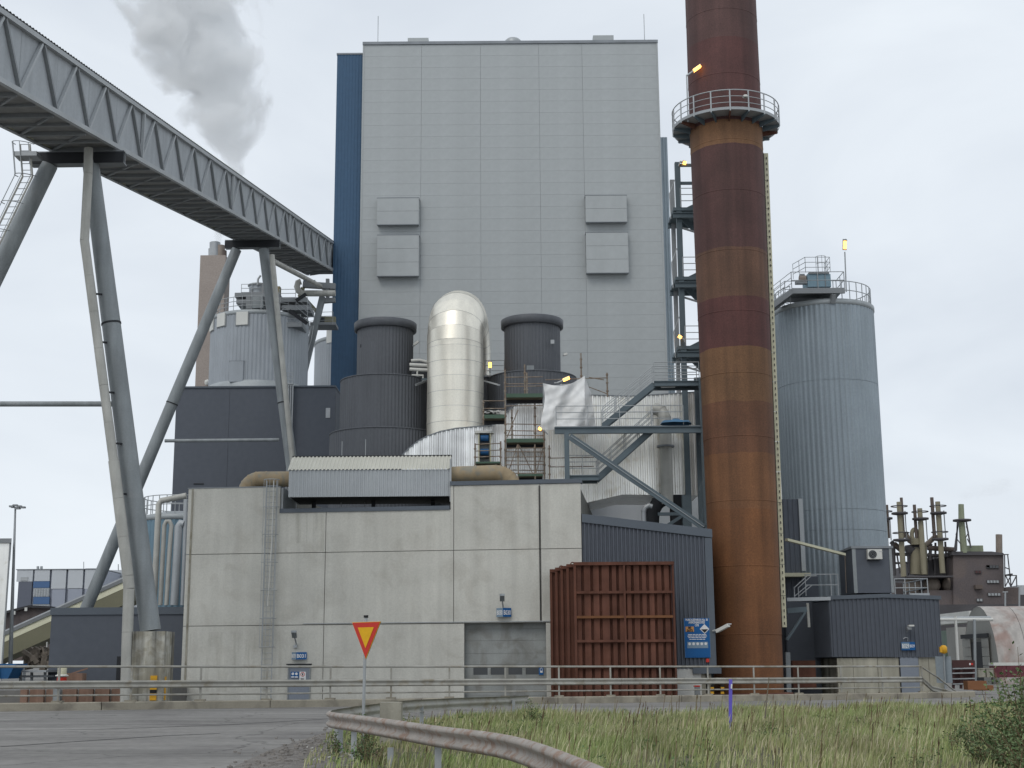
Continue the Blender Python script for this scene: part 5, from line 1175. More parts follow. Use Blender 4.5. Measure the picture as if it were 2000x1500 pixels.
cr_ = thing('switch_room', 'dark steel cabin on feet standing on the roof of the ribbed building', 'cabin', V(P(1705, 1160, YK).x, YK+.3, zd))
zc0, zc1 = P(1705, 1158, YK).z, P(1705, 1071, YK).z; cx0, cx1 = P(1666, 1110, YK).x, P(1743, 1110, YK).x; cxL = P(1640, 1110, YK+4).x
mb = MB(); mb.prism([V(cx0, YK, zc0), V(cx1, YK, zc0), V(cx1, YK+4, zc0), V(cxL, YK+4, zc0)], V(0, 0, zc1-zc0)); flipfix(mb.build('body', m_dark, cr_))
mb = MB(); mb.prism([V(cx0-.06, YK-.08, zc1+.002), V(cx1+.1, YK-.08, zc1+.002), V(cx1+.1, YK+4.1, zc1+.002), V(cxL-.1, YK+4.1, zc1+.002)], V(0, 0, .13)); flipfix(mb.build('roof', m_cap, cr_))
one(cr_, 'corner_trim', m_leg, 'bb', (cx0-.01, YK-.03, zc0), (cx0+.2, YK-.002, zc1-.003)); one(cr_, 'corner_trim', m_leg, 'bb', (cx1-.15, YK-.03, zc0), (cx1+.01, YK-.002, zc1-.003))
one(cr_, 'edge_strip', m_tank, 'bar', P(1653, 1158, YK+1.9), P(1650, 1080, YK+1.9), .04)
for q in (1672, 1700, 1735): one(cr_, 'foot', m_black, 'bb', (P(q-5, 1160, YK).x, YK+.2, zd-.1), (P(q+5, 1160, YK).x, YK+3.5, zc0-.002))
ac = thing('air_conditioner', 'white air conditioner unit with a round fan grille on the dark cabin wall', 'air conditioner', P(1708, 1092, YK-.3)); a, b2 = P(1695.5, 1092, YK-.35), P(1722.5, 1072.5, YK-.35)
one(ac, 'casing', m_white, 'bb', (a.x, YK-.35, a.z), (b2.x, YK-.04, b2.z)); q = P(1704.5, 1082.5, YK-.36)
mb = MB(); mb.tube([q, q+V(0,-.012,0)], .24, 24); mb.build('fan_opening', m_black, ac)
for r_ in (.08, .16, .23): one(ac, 'fan_ring', m_gal_dark, 'tube', [q+V(r_*math.cos(t), -.02, r_*math.sin(t)) for t in [2*PI*j/20 for j in range(21)]], .012, 4, cap=False)
one(ac, 'bracket', m_black, 'bb', (a.x+.05, YK-.3, a.z-.06), (b2.x-.1, YK-.002, a.z-.005))
one(ac, 'badge', m_silver, 'bb', (P(1714, 1078, YK).x, YK-.355, P(1714, 1079, YK).z), (P(1721, 1078, YK).x, YK-.351, P(1721, 1078, YK).z))
# sloping cable tray chimney -> cabin
a, b2 = P(1536, 1054, 77), P(1649, 1083, 80.5); o = one(bpy.data.objects['cable_tray'], 'branch_tray', m_cream, 'bar', a, b2, .22, .14)

# ---------------------------------------------------------------- yard clutter on the right
YW = 78.6
be = thing('beacon_post', 'yellow warning beacon on a short post beside the pale pipes', 'beacon', P(1843, 1285, YW))
one(be, 'post', m_leg, 'tube', [V(P(1843, 1300, YW).x, YW, 0), P(1843, 1276, YW)], .06, 8); q = P(1843, 1268, YW); mb = MB(); mb.lathe(q, [(.05, -.26), (.2, -.18), (.2, .1), (.13, .2), (.02, .23)], 16); mb.build('beacon_dome', m_yellow, be)
one(be, 'beacon_side', m_yellow, 'box', q+V(-.12, -.05, -.02), (.25, .2, .3))
ps_ = thing('guard_sheet', 'pale blue-grey folded guard sheets at the right end of the concrete base', 'guard', P(1846, 1333, YW)); 
for a_, b_ in ((1831, 1843), (1844, 1859)):
    mb = MB(); u0_, u1_ = P(a_, 1310, YW).x, P(b_, 1310, YW).x; zz0, zz1 = P(1845, 1334, YW).z, P(1845, 1282, YW).z
    mb.prism([V(u0_, YW+.25, zz0), V(u1_, YW, zz0), V(u1_, YW+.05, zz0), V(u0_, YW+.3, zz0)], V(0,0,zz1-zz0)); flipfix(mb.build('sheet', m_silo, ps_))
gt = thing('steel_gate', 'dark maroon steel barred gate beside the pale guard sheets', 'gate', P(1885, 1345, 84)); yg_ = 84.0
one(gt, 'top_panel', m_maroon, 'bb', P(1860, 1304, yg_+.05), P(1902, 1289, yg_)); 
for yy in (1306, 1315, 1326, 1336): one(gt, 'bar', m_galv, 'bar', P(1860, yy, yg_-.05), P(1904, yy-1, yg_-.05), .07)
for xx in (1862, 1877, 1901): one(gt, 'upright', m_maroon, 'bar', P(xx, 1345, yg_+.1), P(xx, 1290, yg_+.1), .14)
one(gt, 'back_sheet', m_maroon, 'bb', P(1861, 1338, yg_+.5), P(1900, 1305, yg_+.55)); one(gt, 'notice', m_signred, 'bb', P(1893, 1299, yg_-.04), P(1900, 1295, yg_)); one(gt, 'notice_stripe', m_signwhite, 'bb', P(1893, 1299, yg_-.05), P(1896, 1295, yg_-.041))
gp_ = one(gt, 'gate_post', m_leg, 'bar', P(1905, 1345, yg_+.2), P(1903, 1210, yg_+.2), .14)
mb = MB(); q = P(1905, 1347, 81); 
mb.box(q+V(0,0,.25), (1.1, .8, .5)); mb.box(q+V(.5, .1, .1), (.9, .9, .3)); o = flipfix(mb.build('rusty_block', M('orange_rust_block', (.26, .12, .06), .9))); tag(o, 'orange-brown block lying on the ground at the foot of the barred gate', 'block')
# hangar
YH = 112.0
fc = P(1951, 1292, YH); fc.z = 0; wv = V(0, 8.6, 0); axh = V(wv.y, -wv.x, 0).normalized(); rh = 4.3; hz = P(1932, 1184, YH+4).z
hg = thing('arched_hangar', 'arched hangar with peeling white paint and a dark doorway', 'hangar', fc+wv/2)
def hp_(t, s): c = fc+wv/2+axh*s; return c - wv.normalized()*4.3*math.cos(t)*(1 if True else 1) + V(0,0,hz*math.sin(t)**.8)
for k in range(12):
    mb = MB(); s0, s1 = k*2.4, k*2.4+2.37
    for s in (s0, s1):
        for j in range(17): mb.v.append(tuple(hp_(PI*j/16, s)))
    for j in range(16): mb.f.append((j, j+1, 18+j, 17+j)); mb.smooth.append(True)
    mb.build('vault_section', m_hangar, hg)
mb = MB(); mb.add([hp_(PI*j/16, .02) for j in range(17)], [tuple(range(17))]); mb.build('end_wall', m_hangend, hg)
one(hg, 'patch', m_olive, 'bar', hp_(.62, 4.0)-V(0,.05,0), hp_(.95, 3.7)-V(0,.05,0), .9, .05)
dn = V(-axh.x, -axh.y, 0)
def hd(u, z, o=.1): return fc+wv.normalized()*u+dn*o+V(0,0,z)
one(hg, 'doorway', m_black, 'bar', hd(3.3, .05, .12)+V(0,0,1.7), hd(6.0, .05, .12)+V(0,0,1.7), .06, 3.4) 
for u0_, u1_ in ((1.6, 3.2), (6.1, 8.1)):
    for k in range(5): one(hg, 'door_board', m_hangend, 'bar', hd(u0_, k*.75+.38, .2), hd(u1_, k*.75+.38, .2), .05, .71)
one(hg, 'door_track', m_black, 'bar', hd(1.4, 3.95, .22), hd(8.3, 3.95, .22), .12, .35)
sh_ = thing('white_roofed_hall', 'long white-roofed hall with a green base behind the barred gate', 'building', P(1860, 1285, 135)); yy_ = 135.0
one(sh_, 'roof', m_white, 'bb', P(1836, 1222, yy_+14), P(1893, 1193, yy_)); one(sh_, 'wall', m_green, 'bb', P(1838, 1300, yy_+13), P(1892, 1228, yy_+.5)); one(sh_, 'lower_panel', m_green, 'bb', P(1848, 1292, yy_), P(1871, 1273, yy_+.3)); one(sh_, 'grey_wall', m_hangend, 'bb', P(1872, 1296, yy_-4), P(1888, 1226, yy_-1))
pb_ = thing('pipe_bridge', 'white pipes on a thin post in front of the white-roofed hall', 'pipe bridge', P(1868, 1290, 105))
one(pb_, 'pipe', m_white, 'tube', [P(1830, 1210, 105), P(1939, 1210, 105)], .13, 8); one(pb_, 'pipe', m_silver, 'tube', [P(1836, 1207, 105.5), P(1935, 1206, 105.5)], .1, 8); one(pb_, 'post', m_white, 'tube', [P(1871, 1290, 105), P(1866, 1204, 105)], .11, 8)
pt = thing('wrapped_pallets', 'row of dark red packs under white caps by the hangar', 'pallets', P(1970, 1325, 100))
for k in range(3): x_ = P(1942+k*24, 1310, 100).x; one(pt, 'pack', M('dark_red_pack', (.15, .045, .055), .6, var=.3, vs=3) if k == 0 else bpy.data.materials['dark_red_pack'], 'bb', (x_, 100, P(1970, 1323, 100).z), (x_+.86, 101, P(1970, 1300, 100).z)); one(pt, 'cap', m_white, 'bb', (x_-.02, 99.97, P(1970, 1300, 100).z+.002), (x_+.87, 101.02, P(1970, 1294, 100).z))
for k, xx in enumerate((1915, 1931)): q = P(xx, 1315, 99); mb = MB(); mb.box(q, (.5, .6, .55)); mb.box(q+V(0,0,.33), (.56, .66, .06)); o = mb.build('concrete_block', m_oldconc); tag(o, ('grey concrete block between gate and dark red packs' if k == 0 else 'grey concrete block touching the dark red packs'), 'block')

# ---------------------------------------------------------------- distant works with yellow stacks
YQ = 240.0
def q2(x, y, d=0): return P(x, y, YQ+d)
def works_stack(label, main, comp, plats, base):
    (mx0, mx1, my), (c0, c1, cy0) = main, comp; xm = q2((mx0+mx1)/2, 1040).x; t_ = thing('works_stack', label, 'stack', V(xm, YQ, 4), 'yellow twin stacks of the distant works')
    r = (mx1-mx0)/2*(YQ+9)/FPX; zb = q2(1800, base).z
    one(t_, 'stack_tube', m_stackyel, 'tube', [V(xm, YQ, zb), V(xm, YQ, q2(1800, my+26).z)], r*1.12, 14)
    one(t_, 'stack_top', m_stackyel, 'tube', [V(xm, YQ, q2(1800, my+26).z), V(xm, YQ, q2(1800, my).z)], r, 14)
    xc = q2((c0+c1)/2, 1040).x; rc = (c1-c0)/2*(YQ+9)/FPX
    one(t_, 'side_flue', m_stackbrown, 'tube', [V(xc, YQ+.5, q2(1800, 1050).z), V(xc, YQ+.5, q2(1800, cy0).z)], rc, 10)
    for py_ in plats:
        z = q2(1800, py_).z; one(t_, 'platform', m_inddark, 'lathe', (xm, YQ, z), [(r*.5, -.25), (r+1.0, 0), (r+1.0, .3), (r*.9, .3)], 16)
        one(t_, 'platform_rail', m_inddark, 'tube', arc((xm, YQ), r+1.0, 0, 2*PI, 16, z+1.4), .09, 4, cap=False)
    one(t_, 'ladder', m_gal_dark, 'tube', [V(xm+r+.4, YQ-.5, q2(1800, 1055).z), V(xm+r+.4, YQ-.5, q2(1800, my+18).z)], .1, 4)
    return t_
works_stack('leftmost yellow twin stack of the distant works, beside the silo', (1725.5, 1733.5, 993), (1734, 1739.5, 985), (1014,), 1110)
works_stack('second yellow twin stack from the left, with two platforms', (1755, 1764, 980), (1763.5, 1769, 971), (1004, 1056), 1126)
works_stack('third yellow twin stack from the left, its sooty flue on the left side', (1795, 1804, 993), (1788, 1794, 985), (1015,), 1122)
works_stack('rightmost yellow twin stack with two platforms, in front of the brown works', (1831, 1840, 980), (1823, 1829.5, 971), (1004, 1055), 1120)
sg = thing('green_works_stack', 'pale green smoking stack in a lattice frame on the roof of the brown works', 'stack', q2(1882, 1077)); xg = q2(1879, 1040).x
one(sg, 'stack_tube', m_stackgreen, 'tube', [q2(1883, 1080), q2(1878, 1020), q2(1877, 985)], [.62, .55, .48], 12)
one(sg, 'platform', m_inddark, 'lathe', q2(1879, 1018), [(.4, -.2), (1.6, 0), (1.6, .3), (.4, .3)], 12)
for a_, b_ in (((1872, 1018), (1864, 1076)), ((1887, 1018), (1896, 1070)), ((1870, 1018), (1868, 1076))): one(sg, 'lattice_leg', m_inddark, 'bar', q2(*a_, -1), q2(*b_, -1), .22)
for (x0_, y0_, x1_, y1_) in ((1887, 1028, 1892, 1040), (1892, 1040, 1886, 1050), (1889, 1052, 1896, 1066), (1871, 1030, 1867, 1045), (1867, 1050, 1876, 1062)): one(sg, 'lattice_brace', m_inddark, 'bar', q2(x0_, y0_, -1), q2(x1_, y1_, -1), .14)
wk = thing('brown_works', 'large sooty brown works building with rows of small windows', 'building', q2(1910, 1180)); 
def polyb(par, name, pts, d0, dep, mat): mb = MB(); mb.prism([q2(x, y, d0) for x, y in pts], V(0, dep, 0)); return flipfix(mb.build(name, mat, par))
polyb(wk, 'main_block', [(1862, 1322), (1862, 1081), (1960, 1081), (1964, 1322)], 0, 30, m_ind); polyb(wk, 'side_wing', [(1964.2, 1322), (1962, 1147), (1990, 1147), (1993, 1322)], 1, 25, m_ind); polyb(wk, 'low_front', [(1806, 1322), (1806, 1153), (1861.8, 1153), (1861.8, 1322)], .5, 12, m_ind)
polyb(wk, 'lean_to_roof', [(1808, 1120), (1811, 1095), (1861.8, 1083), (1861.8, 1150), (1808, 1150)], 4, 22, m_inddark); polyb(wk, 'parapet', [(1860, 1084), (1860, 1077), (1937, 1077), (1960, 1080), (1961, 1084)], -.5, 31, m_inddark)
one(wk, 'thin_stack', m_tank, 'tube', [q2(1951.5, 1082, 3), q2(1951, 1044, 3)], .95*.6, 10); one(wk, 'roof_cabin', m_stackgreen, 'bb', q2(1890, 1078, 3), q2(1909, 1068, 6))
def winrow(x0_, x1_, y, h_, n, mat=m_pane):
    for k in range(n):
        xa_ = x0_+(x1_-x0_)*k/n; f_ = one(wk, 'window', m_inddark, 'bb', q2(xa_, y+h_, -.25), q2(xa_+(x1_-x0_)/n-1.2, y, -.02)); one(f_, 'pane', mat, 'bb', q2(xa_+.5, y+h_-.6, -.3), q2(xa_+(x1_-x0_)/n-1.7, y+.6, -.26))
winrow(1927, 1951, 1104, 6, 4, m_glass); winrow(1927, 1928+5, 1104, 5, 1); winrow(1928, 1952, 1133, 6, 4); winrow(1930, 1955, 1158, 6, 4); winrow(1908, 1920, 1169, 6, 2); winrow(1905, 1917, 1114, 6, 2, m_maroon)
one(wk, 'wall_fan', m_stackbrown, 'bb', q2(1906, 1150, -1), q2(1916, 1143, -.02))
fr_ = thing('works_scaffold_tower', 'open steel frame tower at the right end of the brown works', 'steel frame', q2(1970, 1148))
for a_, b_ in (((1962, 1083), (1963, 1146)), ((1968, 1083), (1975, 1146)), ((1985, 1124), (1986, 1146)), ((1960, 1083), (1970, 1083)), ((1962, 1108), (1972, 1112)), ((1962, 1124), (1986, 1124)), ((1963, 1146), (1974, 1125)), ((1974, 1146), (1985, 1125)), ((1964, 1124), (1974, 1145))): one(fr_, 'member', m_inddark, 'bar', q2(*a_, -1), q2(*b_, -1), .16)
one(fr_, 'landing', m_inddark, 'bb', q2(1963, 1125, 1), q2(1978, 1120, -2))
cl_ = thing('works_ducts', 'tangle of sooty ducts and beams between the yellow twin stacks', 'ductwork', q2(1790, 1120))
for (pts, r_, mt) in (([(1768, 1040), (1776, 1056), (1790, 1066), (1806, 1066), (1818, 1056), (1829, 1046)], .45, m_tank), ([(1746, 1062), (1762, 1076)], .5, m_stackbrown), ([(1740, 1058), (1757, 1073)], .4, m_inddark), ([(1812, 1070), (1866, 1074)], .45, m_stackbrown), ([(1802, 1062), (1804, 1122)], .75, m_stackyel), ([(1788, 1070), (1788, 1122)], 1.0, m_stackyel), ([(1770, 1075), (1800, 1070)], .9, m_inddark), ([(1744, 1082), (1862, 1086)], .3, m_inddark), ([(1744, 1100), (1810, 1098)], .2, m_inddark), ([(1744, 1060), (1746, 1124)], .4, m_inddark), ([(1774, 1078), (1775, 1120)], .25, m_inddark), ([(1818, 1062), (1816, 1095)], .3, m_inddark), ([(1827, 1060), (1827, 1090)], .2, m_inddark), ([(1846, 1058), (1848, 1085)], .2, m_inddark), ([(1752, 1084), (1758, 1120)], .15, m_inddark), ([(1776, 1084), (1782, 1120)], .15, m_inddark)):
    one(cl_, 'duct_run', mt, 'tube', [q2(a_, b_, 2) for a_, b_ in pts], r_, 8)
for (x_0, y_0, x_1, y_1) in ((1772, 1078, 1800, 1096), (1806, 1088, 1822, 1118), (1770, 1100, 1786, 1124), (1846, 1076, 1862, 1100)): one(cl_, 'casing', m_inddark, 'bb', q2(x_0, y_1, 9), q2(x_1, y_0, 4))
for k in range(9): xx = 1748+k*13; one(cl_, 'frame_post', m_inddark, 'bar', q2(xx, 1124, 3), q2(xx, 1072+8*(k % 2), 3), .16)
q = q2(1787, 1045, 1); one(cl_, 'ring_duct', m_stackyel, 'tube', [q+V(.55*math.sin(t), 0, 1.0*math.cos(t)) for t in [2*PI*j/16 for j in range(17)]], .38, 8, cap=False); one(cl_, 'ring_duct_base', m_stackyel, 'tube', [q2(1789, 1052, 1), q2(1790, 1064, 1)], .9, 10)
one(cl_, 'gantry', m_inddark, 'bb', q2(1744, 1134, 8), q2(1862, 1124, -1.5)); one(cl_, 'base_block', m_ind, 'bb', q2(1735, 1330, 20), q2(1862, 1138, 12)); 
for (xx, n_) in ((1781, 'left'), (1820, 'middle'), (1856, 'right')):
    q = q2(xx, 1143, 3); mb = MB(); mb.lathe(q, [(.05, -1.6), (1.0, -1.2), (1.55, -.2), (1.4, .7), (.9, 1.25), (.05, 1.5)], 18); o = mb.build('pressure_tank', m_tank); tag(o, n_+' one of the three rounded tan tanks below the yellow stacks', 'tank', 'rounded tanks of the distant works')
fw_ = thing('works_boundary_wall', 'long low dark wall at the foot of the distant works', 'wall', q2(1850, 1190, -40)); 
one(fw_, 'wall', m_inddark, 'bb', P(1740, 1340, 170), P(2040, 1180, 171)); 
for (xx, y0_, y1_) in ((1963.5, 1185, 1156), (1991, 1185, 1146)):
    mb = MB(); mb.tube([P(xx, y0_, 165), P(xx, y1_, 165)], .1, 6); mb.bar(P(xx-5, y1_, 165), P(xx+5, y1_, 165), .12); o = mb.build('lamp_mast', m_galv); tag(o, 'thin lamp mast in front of the brown works, %s of two' % ('left' if xx < 1970 else 'right'), 'lamp mast')
hz_ = thing('far_shed', 'pale shed at the far right edge behind the works', 'building', q2(1998, 1300, 20)); one(hz_, 'wall', m_wall2, 'bb', P(1991, 1166, 260), P(2030, 1148, 270)); one(hz_, 'base', m_inddark, 'bb', P(1991, 1330, 259), P(2030, 1166, 269))

# ---------------------------------------------------------------- left: dark low building, blue tank, dark tall building, silos, brick chimney
YL = 77.5
x0_, x1_ = P(97, 1260, YL).x, WP(0, 0).x+.4; zt_ = P(225, 1187, YL).z
lb = thing('low_dark_building', 'low dark flat-roofed building left of the concrete building', 'building', V((x0_+x1_)/2, YL, 0))
one(lb, 'wall', m_dark, 'bb', (x0_, YL, -.5), (x1_, YL+7, zt_-.3)); one(lb, 'parapet', m_darkcap, 'bb', (x0_-.05, YL-.08, zt_-.38), (x1_, YL+7, zt_+.02)); one(lb, 'door', m_black, 'bb', (P(228, 1300, YL).x, YL-.03, 0), (P(238, 1300, YL).x, YL-.002, P(230, 1282, YL).z)); one(lb, 'door_sign', m_signblue, 'bb', (P(256, 1250, YL).x, YL-.05, P(256, 1261, YL).z), (P(262, 1250, YL).x, YL-.002, P(256, 1248, YL).z))
YT2 = 91.0
bt, bc_, br_ = cylsilo('blue_tank', 'blue ribbed tank with handrail behind the pale pipes', 352, YT2, 143, 1003, 0, M('blue_tank_sheet', (.17, .27, .34), .5, var=.06), .36, .045, 'tank')
railing(bt, arc((bc_.x, YT2), br_-.05, -PI*.98, -PI*.25, 10, bc_.z+.05), 1.2, 2, 1.7, .03); railing(bt, arc((bc_.x, YT2), br_-.05, PI*.3, PI*1.02, 10, bc_.z+.05), 1.2, 2, 1.7, .03)
YP = 86.2
def tubeT(name, label, pts, r_, mat=m_clad, Y=YP, cat='pipe', grp='pale clad pipes in front of the blue tank'):
    pts = [P(a, b, Y) for a, b in pts]; ob = MB(); ob.tube(pts, r_, 14); o = ob.build(name, mat); tag(o, label, cat, grp); return o
zq = 1182
tubeT('clad_riser', 'pale clad riser that bends right above the tank rim towards the concrete building', [(300, zq), (306, 1070), (310, 985), (315, 978), (345, 972), (364, 968)], .19)
tubeT('clad_riser', 'pale hairpin pipe with a rounded top in front of the blue tank', [(313, zq), (318, 1080), (321, 1026), (325, 1018), (331, 1018), (335, 1026), (331, 1080), (325, zq)], .14)
tubeT('clad_riser', 'thickest pale riser with an elbow top in front of the blue tank', [(340, zq), (346, 1080), (349, 1028), (353, 1022), (359, 1024)], .25, m_silver)
tubeT('clad_riser', 'thin pale riser hugging the left edge of the concrete building', [(356, zq), (360, 1080), (363, 975)], .13, m_silver)
# tall dark building
YV = 103.0
x0_, x1_ = P(341, 850, YV).x, P(654, 850, YV).x; zt_ = P(500, 757, YV).z
tb = thing('tall_dark_building', 'tall plain dark slate building behind the far trestle', 'building', V((x0_+x1_)/2, YV, 0))
one(tb, 'wall_core', m_dark, 'bb', (x0_+.05, YV+.1, -1), (x1_, YV+14, zt_-.1)); cu = [x0_]+[P(q, 850, YV).x for q in (446, 572)]+[x1_]
for a, b2 in zip(cu, cu[1:]): one(tb, 'panel', m_dark, 'bb', (a+.008, YV, -1), (b2-.008, YV+.09, zt_-.02))
one(tb, 'roof_edge', m_darkcap, 'bb', (x0_-.05, YV-.1, zt_-.01), (x1_, YV+14, zt_+.12)); one(tb, 'vent', m_wall2, 'bb', P(636, 816, YV-.05), P(645, 797, YV-.002)); one(tb, 'vent', m_black, 'bb', P(378, 946, YV-.05), P(398, 944, YV-.002))
for k, xx in enumerate((563, 567, 571)): q = P(xx, 800, YV-.4); one(tb, 'pipe', m_galv, 'tube', [V(q.x, YV-.4, 10), V(q.x, YV-.4, P(567, 752, YV-.4).z)], .06, 6)
one(tb, 'ladder_head', m_galv, 'bar', P(557, 750, YV-.3), P(573, 750, YV-.3), .3, .12)
for xx in (558, 565, 572): one(tb, 'ladder_rail', m_galv, 'tube', [P(xx, 750, YV-.4), P(xx, 727, YV-.4)], .03, 5)
for yy in (728, 735, 742): one(tb, 'ladder_rail', m_galv, 'tube', [P(557, yy, YV-.4), P(573, yy, YV-.4)], .03, 5)
YO = 112.0
s1o, c1o, r1o = cylsilo('grey_silo', 'light grey ribbed silo with white hatches standing on the tall dark building', 509, YO, 186, 604, P(505, 757, YO-4).z-1.5, m_light, .33, .045, 'silo', 'light grey silos')
one(s1o, 'base_ring', m_siloband, 'lathe', (c1o.x, YO, 0), [(r1o+.25, P(505, 757, YO-4).z-1.5), (r1o+.25, P(505, 748, YO-4).z), (r1o+.05, P(505, 744, YO-4).z+.1)], 64)
for (xx, yy, ww, hh) in ((423, 634, 8, 22), (448, 625, 15, 24), (492, 622, 20, 23)):
    q = P(xx, yy, YO); a_ = math.asin(max(-.99, min(.99, (q.x-c1o.x)/(r1o+.1)))); c = V(c1o.x+(r1o+.08)*math.sin(a_), YO-(r1o+.08)*math.cos(a_), P(xx, yy, YO-r1o*math.cos(a_)).z)
    X = V(math.cos(a_), math.sin(a_), 0); w2 = 1.0; one(s1o, 'hatch', m_white, 'box', c, (w2, .1, 1.1), (X, V(-X.y, X.x, 0), V(0,0,1))); one(s1o, 'hatch_frame', m_gal_dark, 'box', c+V(-X.y, X.x, 0)*.06, (w2+.18, .06, 1.28), (X, V(-X.y, X.x, 0), V(0,0,1)))
q = P(462, 726, YO-r1o-.02); one(s1o, 'door', m_light, 'bb', q+V(-.55, -.1, -.85), q+V(.55, .25, .85)); one(s1o, 'door_frame', m_cap, 'bb', q+V(-.62, -.05, .86), q+V(.62, .25, .92))
one(s1o, 'seam_strip', m_cap, 'bar', P(437, 745, YO-r1o*.75), P(440, 612, YO-r1o*.75), .1)
railing(s1o, arc((c1o.x, YO), r1o-.05, -PI, 0, 16, c1o.z), 1.15, 3, 2.0, .028); railing(s1o, arc((c1o.x, YO), r1o-.05, 0, PI, 16, c1o.z), 1.15, 3, 2.0, .028)
s2o, c2o, r2o = cylsilo('grey_silo', 'light grey ribbed silo half hidden behind the blue wing', 705, YO+20, 176, 652, P(640, 757, YO+20).z-8, m_light, .33, .045, 'silo', 'light grey silos')
one(s2o, 'hatch', m_white, 'box', P(646, 657, YO+20-3.7), (.9, .3, 1.3), (V(.78,-.62,0), V(.62,.78,0), V(0,0,1)))
tk = thing('silo_head_platforms', 'stacked steel platforms and gear on top of the left grey silo', 'platform', P(530, 600, YO-2)); yk = YO-3
for (x0_, x1_, yy, th) in ((470, 545, 579, 8), (473, 545, 592, 8), (548, 600, 589, 8), (560, 605, 605, 6), (552, 590, 638, 6)):
    one(tk, 'deck', m_gal_dark, 'bb', P(x0_, yy+th, yk+2.5), P(x1_, yy, yk))
for (x0_, x1_, yy) in ((471, 512, 579), (545, 577, 589), (578, 600, 605), (553, 586, 638)):
    a, b2 = P(x0_, yy, yk), P(x1_, yy, yk); b2.z = a.z; railing(tk, [a, b2], 1.05, 3, 1.0, .025)
one(tk, 'column', m_gal_dark, 'bar', P(486, 604, yk), P(486, 580, yk), .4); one(tk, 'column', m_leg, 'bar', P(505, 604, yk), P(505, 580, yk), .9); one(tk, 'stair_stringer', m_black, 'bar', P(565, 607, yk), P(600, 632, yk), .12, .3); one(tk, 'stair_stringer', m_black, 'bar', P(578, 588, yk), P(598, 574, yk), .12, .3)
one(tk, 'filter_body', m_light, 'tube', [P(504, 578, yk+.8), P(504, 558, yk+.8)], .75, 18); one(tk, 'filter_lid', m_galv, 'tube', [P(504, 559, yk+.8), P(504, 557, yk+.8)], .85, 18); one(tk, 'motor', m_gal_dark, 'box', P(494, 572, yk+.3), (.35, .4, .5)); one(tk, 'cabinet', m_olive, 'bb', P(538, 577, yk+1.2), P(547, 559, yk+.6)); one(tk, 'vent_pipe', m_galv, 'tube', [P(503, 557, yk), P(504, 545, yk), P(509, 538, yk)], .09, 8)
a, b2 = P(600, 632, yk), P(613, 632, yk); railing(tk, [P(578, 607, yk), P(600, 626, yk), P(613, 628, yk)], 1.1, 3, .9, .022)
mb = MB(); q = P(536, 562, yk+.5); mb.box(q, (.22, .1, .22)); o = mb.build('amber_lamp', m_lamp); tag(o, 'tiny lit amber lamp on top of the left grey silo', 'lamp')
# steelwork under the upper end of the gallery
us = thing('gallery_end_frame', 'dark raking steelwork under the upper end of the conveyor gallery', 'steel frame', P(625, 640, 114)); yu = 114.0
for (a_, b_, w2, mt) in (((630, 580), (588, 752), .5, m_leg), ((588, 575), (618, 608), .3, m_olive), ((592, 562), (585, 580), .3, m_olive), ((628, 590), (620, 612), .22, m_gal_dark), ((630, 588), (655, 586), .4, m_gal_dark), ((592, 556), (655, 560), .5, m_gal_dark), ((640, 545), (640, 590), .3, m_gal_dark)): one(us, 'member', mt, 'bar', P(*a_, yu), P(*b_, yu), w2)
for k in range(3): one(us, 'cable_run', m_galv, 'tube', [P(577+k*3, 752, yu-.5), P(600+k*4, 660, yu-.5), P(606+k*3, 636, yu-.5)], .07, 6)
one(us, 'floor', m_gal_dark, 'bb', P(612, 640, yu+2), P(655, 634, yu)); railing(us, [P(600, 636, yu), P(618, 634, yu), P(650, 633, yu)], 1.1, 3, 1.0, .022)
one(us, 'blue_screen', m_blue, 'bb', P(592, 562, yu+1), P(616, 548, yu+1.2)); one(us, 'cabin', m_olive, 'bb', P(622, 632, yu+1.5), P(655, 618, yu+1)); one(us, 'cabin_window', m_glass, 'bb', P(625, 629, yu+.9), P(634, 620, yu+.99))
pth = [P(x, y, yu-1) for x, y in ((655, 573), (600, 573), (590, 573), (583, 568), (580, 560), (582, 552), (588, 550))]; mb = MB(); mb.tube(pth, .27, 14); o = mb.build('looped_pipe', m_clad); tag(o, 'pale clad pipe with a hooked end below the upper gallery', 'pipe')
# brick chimney with metal flues
YJ = 150.0
bq = P(418, 640, YJ); bcz = P(420, 505, YJ).z
bc = thing('brick_chimney', 'pale brown chimney with metal flue tips behind the grey silo', 'chimney', V(bq.x, YJ, 0))
rr0 = 22.5*((bq-CAM).dot(fw))/FPX
one(bc, 'shaft', m_brick, 'bb', (bq.x-rr0*1.2, YJ-rr0, 0), (bq.x+rr0, YJ+rr0, bcz)); bpy.data.objects[bc.children[0].name]
for (xx, y0_, y1_, r_, mt) in ((420, 508, 474, .62, m_galv), (431, 508, 480, .5, m_tank), (413, 508, 486, .35, m_galv), (436, 508, 490, .4, m_stackbrown)): one(bc, 'flue', mt, 'tube', [P(xx, y0_, YJ), P(xx, y1_, YJ)], r_, 14)
mb = MB(); mb.lathe(P(405, 747, YJ-2), [(.02, .35), (.3, .2), (.35, 0), (.2, -.3)], 12); mb.build('dish', m_white, bc)
one(bc, 'lean_base', m_brick, 'bb', (P(388, 740, YJ).x, YJ-1, 0), (P(398, 740, YJ).x, YJ+2, P(395, 725, YJ).z)) if False else None

